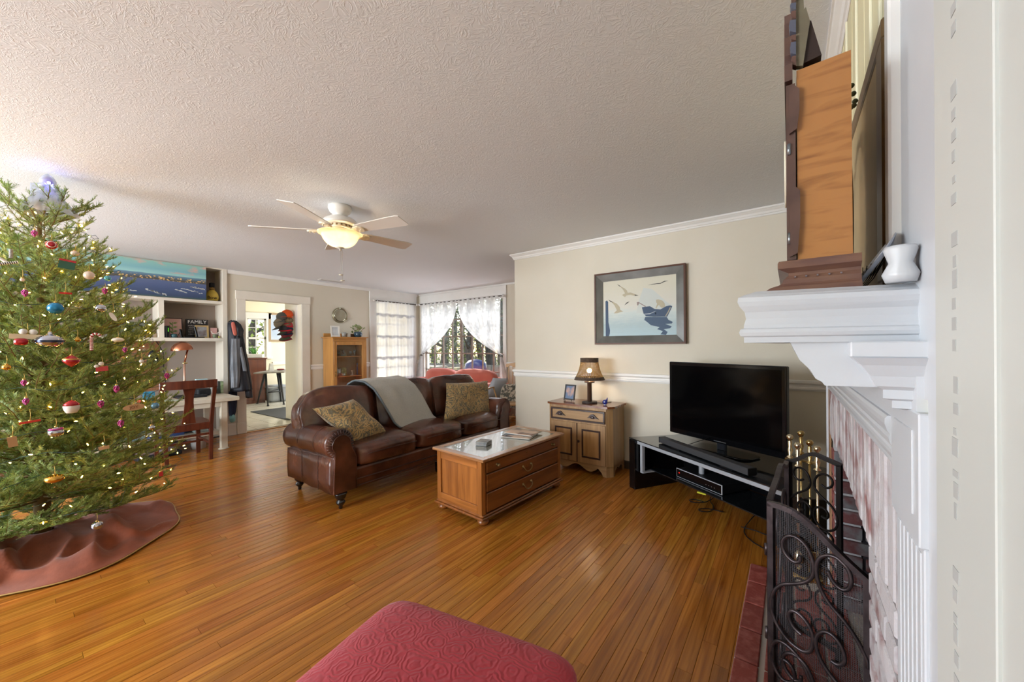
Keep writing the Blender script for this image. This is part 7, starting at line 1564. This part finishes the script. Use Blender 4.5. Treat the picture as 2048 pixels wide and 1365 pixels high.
ball(111, 617, .034, OB, 'teal blue glass bauble high on the tree', sc=(1, 1, 1))
def band(m, z0, z1, k=1.03):
    def f(t, p, r):
        pr_ = [(r*k*sqrt(max(0, 1-(z0+(z1-z0)*i/4)**2)), r*(z0+(z1-z0)*i/4)) for i in range(5)]; MB().lathe(pr_, p, 20, None, True, False).build('band', m, t)
    return f
ball(100, 683, .056, OS, 'large mirrored silver and black ornament on the tree', 'silver_ornament', [(.01, -.72), (.5, -.66), (.86, -.35), (1, 0), (.86, .35), (.5, .62), (.18, .72), (.12, .95)], band(mat('band_navy', '2a2f45', .2, .6), -.1, .1, 1.02))
ball(143, 722, .036, OR, 'red glass ornament with gold stripes below the silver one', 'red_ornament', [(.02, -1), (.35, -.75), (.8, -.35), (1, 0), (.8, .35), (.35, .72), (.12, .9)], band(HK, .18, .32, 1.0))
ball(178, 551, .026, OP, 'pearl white bauble near the upper right of the tree'); ball(150, 507, .020, OP, 'small pearl bauble near the tree top', sc=(1, 1, .8))
ball(201, 617, .026, OS, 'silver bauble with a bow by the right edge of the tree'); ball(215, 557, .018, mat('bauble_aqua', '5aa8b8', .2, .5, coat=.5), 'pair-like small aqua bauble at the upper right edge'); ball(112, 864, .032, OS, 'silver ornament with pink cap in the lower middle', 'silver_ornament', [(.02, -.95), (.6, -.8), (.95, -.35), (1, 0), (.85, .3), (.4, .65), (.15, .85)], band(OPK, .4, .62, 1.0))
ball(109, 958, .030, OG, 'gold oval ornament low in the tree', sc=(1.25, 1.25, .75)); ball(194, 1052, .026, OS, 'silver bauble hanging just above the tree skirt'); ball(310, 812, .022, mat('bauble_steel_blue', '5c8cae', .25, .5, coat=.5), 'steel blue bauble at the right edge by the chair'); ball(303, 856, .018, OS, 'tiny silver bauble at the far right lower edge'); ball(13, 735, .016, OG, 'small gold bauble at the left edge of the view'); ball(155, 680, .013, OG, 'tiny gold bell beside the candy cane'); ball(283, 723, .012, OW, 'tiny white bead bauble at the right side'); ball(45, 560, .010, OP, 'tiny pearl bead at the upper left'); ball(236, 680, .022, OW, 'white snowflake cluster bauble at the right side', sc=(1.3, 1.3, .6))
GRP = [(1, .0), ]
def grapes(u, v, s, label):
    p = hit(u, v, 1.03); t = thing('grape_ornament', label, 'ornament', p, 0, 'pink glass grape ornaments'); rg = random.Random(int(u)); mb = MB()
    for k in range(5):
        n = [3, 5, 5, 4, 1][k]; rr = [.5, .8, .75, .5, 0][k]*s
        for i in range(n): mb.sph(p+Vector((rr*cos(2*pi*i/n+k), rr*sin(2*pi*i/n+k), s*(1.0-.62*k))), s*.42, 7)
    mb.build('grapes', OPK, t); MB().lathe([(s*.5, 0), (s*.6, s*.3), (s*.2, s*.6)], p+Vector((0, 0, s*1.2)), 10).build('cap', OS, t); loop(t, p+Vector((0, 0, s*1.8)), .03)
for u, v, s, l in [(69, 467, .012, 'pink glass grape ornament near the tree top'), (48, 766-0, .010, 'pink glass grape ornament left of the red ornament'), (52, 803, .011, 'pink glass grape ornament at the left middle height'), (202, 808, .013, 'pink glass grape ornament right of the snowman head'), (242, 847, .013, 'pink glass grape ornament right of the cork toy'), (233, 778, .013, 'pink glass grape ornament below the reindeer in the middle'), (334, 752, .013, 'pink glass grape ornament at the tree edge beside the chair'), (210, 582, .012, 'pink glass grape ornament below the panorama'), (50, 586, .012, 'pink glass grape ornament left of the teal bauble'), (250, 700, .010, 'pink glass grape ornament on the right side under the snowflake')]: grapes(u, v, s, l)
# santa cup, K bauble, tag, box, candy canes...
ball(143, 815, .034, OW, 'santa head glass ornament with red cap in the middle', 'santa_ornament', [(.02, -1), (.6, -.9), (.85, -.4), (.95, .1), (.9, .35)], lambda t, p, r: (MB().lathe([(.95*r, .30*r), (.9*r, .6*r), (.45*r, 1.0*r), (.1*r, 1.2*r)], p, 16).build('red_cap', OR, t)))
def letter_disc(t, p, r):
    d = (CAM-p); d.z = 0; d.normalize(); R = Matrix(((-d.y, 0, d.x), (d.x, 0, d.y), (0, 1, 0))); vs, fc = text_mesh('K', r*1.3, .0006)
    MB().cyl(p+d*r*.55, p+d*r*.80, r*.72, n=20).build('disc', OW, t); MB().add([p+d*(r*.82)+R @ Vector(v) for v in vs], fc).build('letter', OR, t)
    for s in (-1, 1): MB().puff(p+Vector((0, s*r*.5, r*1.1)), (r*.4, r*.8, r*.4), rotm(s*.5, 0, 0), 3, n=5).build('bow', mat('bow_green', '7fae90', .6), t)
ball(103, 490, .026, OR, 'round ornament with a red letter K near the tree top', 'letter_ornament', None, letter_disc)
def facing(p): d = (CAM-p); d.z = 0; d.normalize(); return d, Matrix(((-d.y, 0, d.x), (d.x, 0, d.y), (0, 1, 0)))
def plate(u, v, w_, h_, m, label, nm, txt=None, tm=None, roll_=0, oval=False, extra=None):
    p = hit(u, v, 1.04); t = thing(nm, label, 'ornament', p); d, R = facing(p); R = R @ Matrix.Rotation(roll_, 3, 'Z'); mb = MB()
    if oval: mb.prism([(w_/2*cos(2*pi*i/24), h_/2*sin(2*pi*i/24)) for i in range(24)], p, R.col[0], R.col[1], d*.006)
    else: mb.prism([(-w_/2, -h_/2), (w_/2, -h_/2), (w_/2, h_/2), (-w_/2, h_/2)], p, R.col[0], R.col[1], d*.010)
    mb.build('plaque', m, t)
    if txt: vs, fc = text_mesh(txt, h_*.62, .0005); MB().add([p+d*.0115*(1 if not oval else .62)+R @ Vector(q) for q in vs], fc).build('lettering', tm, t)
    loop(t, p+Vector((0, 0, h_/2)), .06)
    if extra: extra(t, p, d, R)
    return t
plate(268, 815, .098, .038, OT_, 'oval wooden tag reading JOY at the right side of the tree', 'wooden_tag', 'JOY', mat('burnt_wood', '6b4426', .7), .08, True)
plate(55, 674, .120, .026, mat('sled_cream', 'd8c9a8', .6), 'cream sled ornament with red and white figures at left', 'sled_ornament', None, None, -.05, False, lambda t, p, d, R: (MB().puff(p+R @ Vector((-.02, -.028, 0)), (.06, .05, .04), None, 3, n=5).build('red_sack', OR, t), MB().sph(p+R @ Vector((-.015, .026, 0)), .016, 8).sph(p+R @ Vector((.018, .026, 0)), .016, 8).build('snowballs', OW, t)))
plate(134, 530, .066, .052, OGR, 'dark green gift tag with red top edge near the tree top', 'gift_tag', None, None, -.15, False, lambda t, p, d, R: MB().prism([(-.033, .018), (.033, .018), (.033, .030), (-.033, .030)], p, R.col[0], R.col[1], d*.012).build('red_edge', OR, t))
plate(131, 587, .05, .010, mat('ribbon_red', 'b8231e', .6), 'small red ribbon bar above the teal bauble', 'ribbon_ornament')
plate(204, 738, .05, .028, OR, 'red and white reindeer ornament in the right middle', 'reindeer_ornament', None, None, .1, False, lambda t, p, d, R: MB().sph(p+R @ Vector((.0, .03, .006)), .012, 8).sph(p+R @ Vector((-.02, .018, .006)), .010, 8).build('figure', OW, t))
plate(208, 896, .042, .018, OT_, 'cork reindeer ornament below the middle of the tree', 'cork_ornament', None, None, .1, False, lambda t, p, d, R: MB().tube([p, p+Vector((0, 0, .03))], .003, 5).build('green_ribbon', OGR, t))
plate(60, 844, .070, .010, mat('ribbon_red2', 'c03020', .6), 'thin red stick ornament at the left', 'stick_ornament', None, None, .12)
plate(25, 884, .03, .05, OT_, 'burlap doll ornament at the lower left', 'doll_ornament', None, None, .1)
plate(226, 634, .022, .060, OW, 'slim white oval disc hanging at the right edge by the toy crane', 'disc_ornament', None, None, .5, True)
plate(322, 948, .020, .030, OR, 'small red ornament at the lower right tree edge', 'red_charm')
def cane(u, v, L_, label, roll_, c1_, c2_, hook=True):
    p = hit(u, v, 1.05); t = thing('candy_cane', label, 'ornament', p); d, R = facing(p); R = R @ Matrix.Rotation(roll_, 3, 'Z'); N_ = 22; r = .0075
    P_ = [p+R @ Vector((0, -L_/2+L_*i/N_, 0)) for i in range(N_+1)]
    if hook: P_ += [P_[N_]+R @ Vector((.018-.018*cos(pi*i/8), .018*sin(pi*i/8), 0)) for i in range(1, 9)]
    for half, m in ((0, c1_), (1, c2_)):
        mb = MB()
        for i in range(0+half, len(P_)-1, 2): mb.cyl(P_[i], P_[i+1]+(P_[i+1]-P_[i])*.05, r, n=8)
        mb.build('stripes', m, t)
cane(183, 688, .080, 'red and white striped candy cane on the right side of the tree', .0, OR, OW)
BLKO = mat('cane_black', '1e1c1c', .4)
cane(12, 527, .085, 'black and white striped stick ornament at the far left', -1.25, BLKO, OW, False); cane(22, 508, .05, 'black and cream patterned boot shaped cane at far left', .0, BLKO, OW, False); cane(0, 517, .06, 'white cane ornament crossing the left edge', .85, OW, OW, False)
# ---------------------------------------------------------------- tree skirt
SKM = mat('skirt_velvet', '7c3f28', .9, col2='8e4c33', nscale=9, sheen=.15, bump=(30, .2)); 
sk_ = thing('tree_skirt', 'rust brown velvet tree skirt rumpled on the floor', 'tree skirt', (TX, TY, 0))
def skr(u, v):
    a = 2*pi*u+pi; er = .62+.07*sin(a*1+.4)+.035*sin(3*a+1.2)+.018*sin(7*a)
    r = .05+(er-.05)*v; x = TX+r*cos(a); y = TY+r*sin(a)
    fo = max(0, noise.noise(Vector((x*2.6, y*5.5, 3))))*.22*sin(pi*min(1, v*1.02))**.8+(1-min(1, abs(noise.noise(Vector((x*2.2+9, y*4.5, 5))))*3.2))**2*.055*sin(pi*min(1, v))
    return Vector((x, y, .010+fo+.10*(1-v)**3))
MB().slab(skr, 150, 40, .005).build('cloth', SKM, sk_)
MB().tube([skr(i/150, 1.0)+Vector((0, 0, .001)) for i in range(150)], .0042, 5, True).build('gold_edging', mat('edging_gold', 'a88a4c', .5), sk_)
# ---------------------------------------------------------------- outdoors beyond the windows
def OX(u, y): return at(u, 690, 1, y).x
struct('ground', MB().bx(-45, 14, -25, 45, -.45, -.35), mat('yard_ground', '8a7a5c', .95, col2='a8a184', nscale=.8))
dkk = struct('deck', MB().bx(-12.6, -3.0, 5.9, 9.0, -.35, -.12), mat('deck_base', '6e6a64', .8))
DW = mat('deck_wood', '8b867e', .8, rand=.1)
for k in range(22): MB().bx(-12.6, -3.0, 5.92+k*.14, 6.05+k*.14, -.12, -.09, .004).build('deck_board', DW, dkk)
BK1 = mat('trunk_bark', '6f665c', .9, col2='4a423a', nscale=3, stretch=(6, 6, 1), bump=(8, .8))
FO = [mat('foliage_a', '5b6b33', .6, rand=.4, translucent=.35), mat('foliage_b', '8a9a4a', .6, rand=.3, translucent=.4), mat('foliage_moss', '6c7468', .7, rand=.25, translucent=.3)]
def tree_out(x, y, h, r, fm, label, nm='tree', trunk=.14, z0=-.35, low=.3, n=1500, ls=.09, seed=0):
    rt = random.Random(seed); t = thing(nm, label, 'tree', (x, y, z0), 0, 'trees beyond the window'); P_ = [Vector((x, y, z0))]
    for k in range(6): P_.append(P_[-1]+Vector((rt.uniform(-.12, .12), rt.uniform(-.12, .12), h*.8/6)))
    mb = MB(); mb.tube(P_, [trunk*(1-.1*k) for k in range(7)], 10)
    for k in range(7):
        a = rt.uniform(0, 6.28); s = P_[rt.randint(2, 6)]; mb.tube([s, s+Vector((cos(a)*r*.4, sin(a)*r*.4, .3)), s+Vector((cos(a)*r*.8, sin(a)*r*.8, .5))], [.05, .035, .015], 6)
    mb.build('trunk', BK1, t); mb = MB()
    for k in range(n):
        a = rt.uniform(0, 6.28); q = rt.random()**.6; zz = z0+h*(low+(1-low)*rt.random()); rr = r*q*(1-.5*abs((zz-z0)/h-.6)); c = Vector((x+rr*cos(a), y+rr*sin(a), zz)); d = Vector((rt.uniform(-1, 1), rt.uniform(-1, 1), rt.uniform(-1.2, .4))).normalized(); s = d.cross(Vector((rt.random(), rt.random(), rt.random()))).normalized()*ls*.35; d *= ls
        mb.add([c-s, c+d*.5-s*.0+s*1.2, c+d, c+d*.5-s*1.2], [(0, 1, 2, 3)])
    mb.build('foliage', fm, t)['kind'] = 'stuff'
for i, (x, y, h, r, f, l, tr, lo) in enumerate([(OX(940, 11.5), 11.5, 5.6, 1.9, 2, 'mossy tree just beyond the deck at the window middle', .20, .28), (OX(890, 12.5), 12.5, 6, 1.9, 0, 'green tree at the left of the yard', .16, .2), (OX(985, 12.8), 12.8, 6, 1.7, 2, 'dark trunked tree at the right of the yard', .26, .35), (OX(912, 15.5), 15.5, 6.5, 2.3, 1, 'sunlit yellow green tree in the middle distance', .18, .1), (OX(868, 16), 16, 7, 2.6, 0, 'tall green tree far at the left', .2, .08), (OX(962, 17), 17, 7, 2.6, 1, 'bright green tree far at the right', .2, .1), (OX(892, 19.5), 19.5, 7, 3.0, 0, 'dense green tree at the back of the yard', .2, .05), (OX(845, 20), 20, 8, 3.2, 0, 'wide green tree at the far left back', .2, .05), (OX(1003, 15), 15, 6.5, 2.2, 0, 'green tree behind the window edge at right', .2, .1), (OX(930, 22), 22, 8, 3.5, 1, 'pale green tree at the farthest back', .2, .03), (-17.0, 10.5, 4.2, 2.4, 0, 'green tree beyond the left wall window', .2, .05), (-15.5, 5.2, 4.0, 2.2, 1, 'bright tree outside the kitchen window', .2, .05)]): tree_out(x, y, h, r, FO[f], l, 'tree', tr, -.35, lo, 1500, .13, 40+i)
fc_ = thing("yard_fence", 'grey wooden fence boards beyond the deck', 'fence', (-10, 10.2, -.35))
for k in range(44): MB().bx(-13.6+k*.16, -13.47+k*.16, 10.2, 10.23, -.35, .62, .003).build('board', mat('fence_grey', '8f8a7c', .85, rand=.12), fc_)
MB().bx(-13.6, -6.6, 10.23, 10.28, .40, .48).build('rail', MATS['fence_grey'], fc_)
gr_ = thing('kettle_grill', 'charcoal grill with a deep blue domed lid on the deck', 'grill', (OX(951, 7.6), 7.6, -.09)); gx, gy = OX(951, 7.6), 7.6
MB().lathe([(.30, .70), (.31, .78), (.28, .90), (.20, .98), (.08, 1.02), (.001, 1.03)], (gx, gy, -.09), 28).build('lid', mat('enamel_blue', '101a48', .4), gr_)
MB().lathe([(.10, .46), (.24, .54), (.30, .66), (.305, .70)], (gx, gy, -.09), 28).build('bowl', BLK, gr_); MB().cyl((gx-.04, gy, .96), (gx+.04, gy, .96), .012).build('lid_handle', BLK, gr_)
for a in (0, 2.1, 4.2): MB().cyl((gx+.08*cos(a), gy+.08*sin(a), .40), (gx+.3*cos(a), gy+.3*sin(a), -.09), .012).build('leg', BLK, gr_)
ptb = thing('patio_bench', 'pale wooden patio bench with blue cloth on the deck', 'bench', (-9.4, 8.2, -.09))
MB().bx(-10.4, -8.9, 8.0, 8.5, .62, .66, .01).build('top', mat('bench_wood', 'a9a08a', .7), ptb)
for xx in (-10.3, -9.6, -9.0): MB().bx(xx-.03, xx+.03, 8.1, 8.4, -.09, .62).build('leg', MATS['bench_wood'], ptb)
tag(MB().puff((-9.9, 8.25, .72), (.6, .4, .14), None, 3, n=6).build('folded_tarp', mat('tarp_blue', '2f5f96', .6)), 'blue folded tarp lying on the patio bench', 'tarp')
tag(MB().bx(-8.75, -8.3, 8.3, 8.8, -.09, .62, .02).build('planter_box', mat('planter_tan', 'a39872', .8)), 'tan planter box on the deck beside the bench', 'planter'); tag(MB().bx(-8.2, -7.7, 8.5, 8.9, -.09, .72, .02).build('storage_bin', mat('bin_olive', '6e6a42', .7)), 'olive storage bin on the deck behind the grill', 'bin')
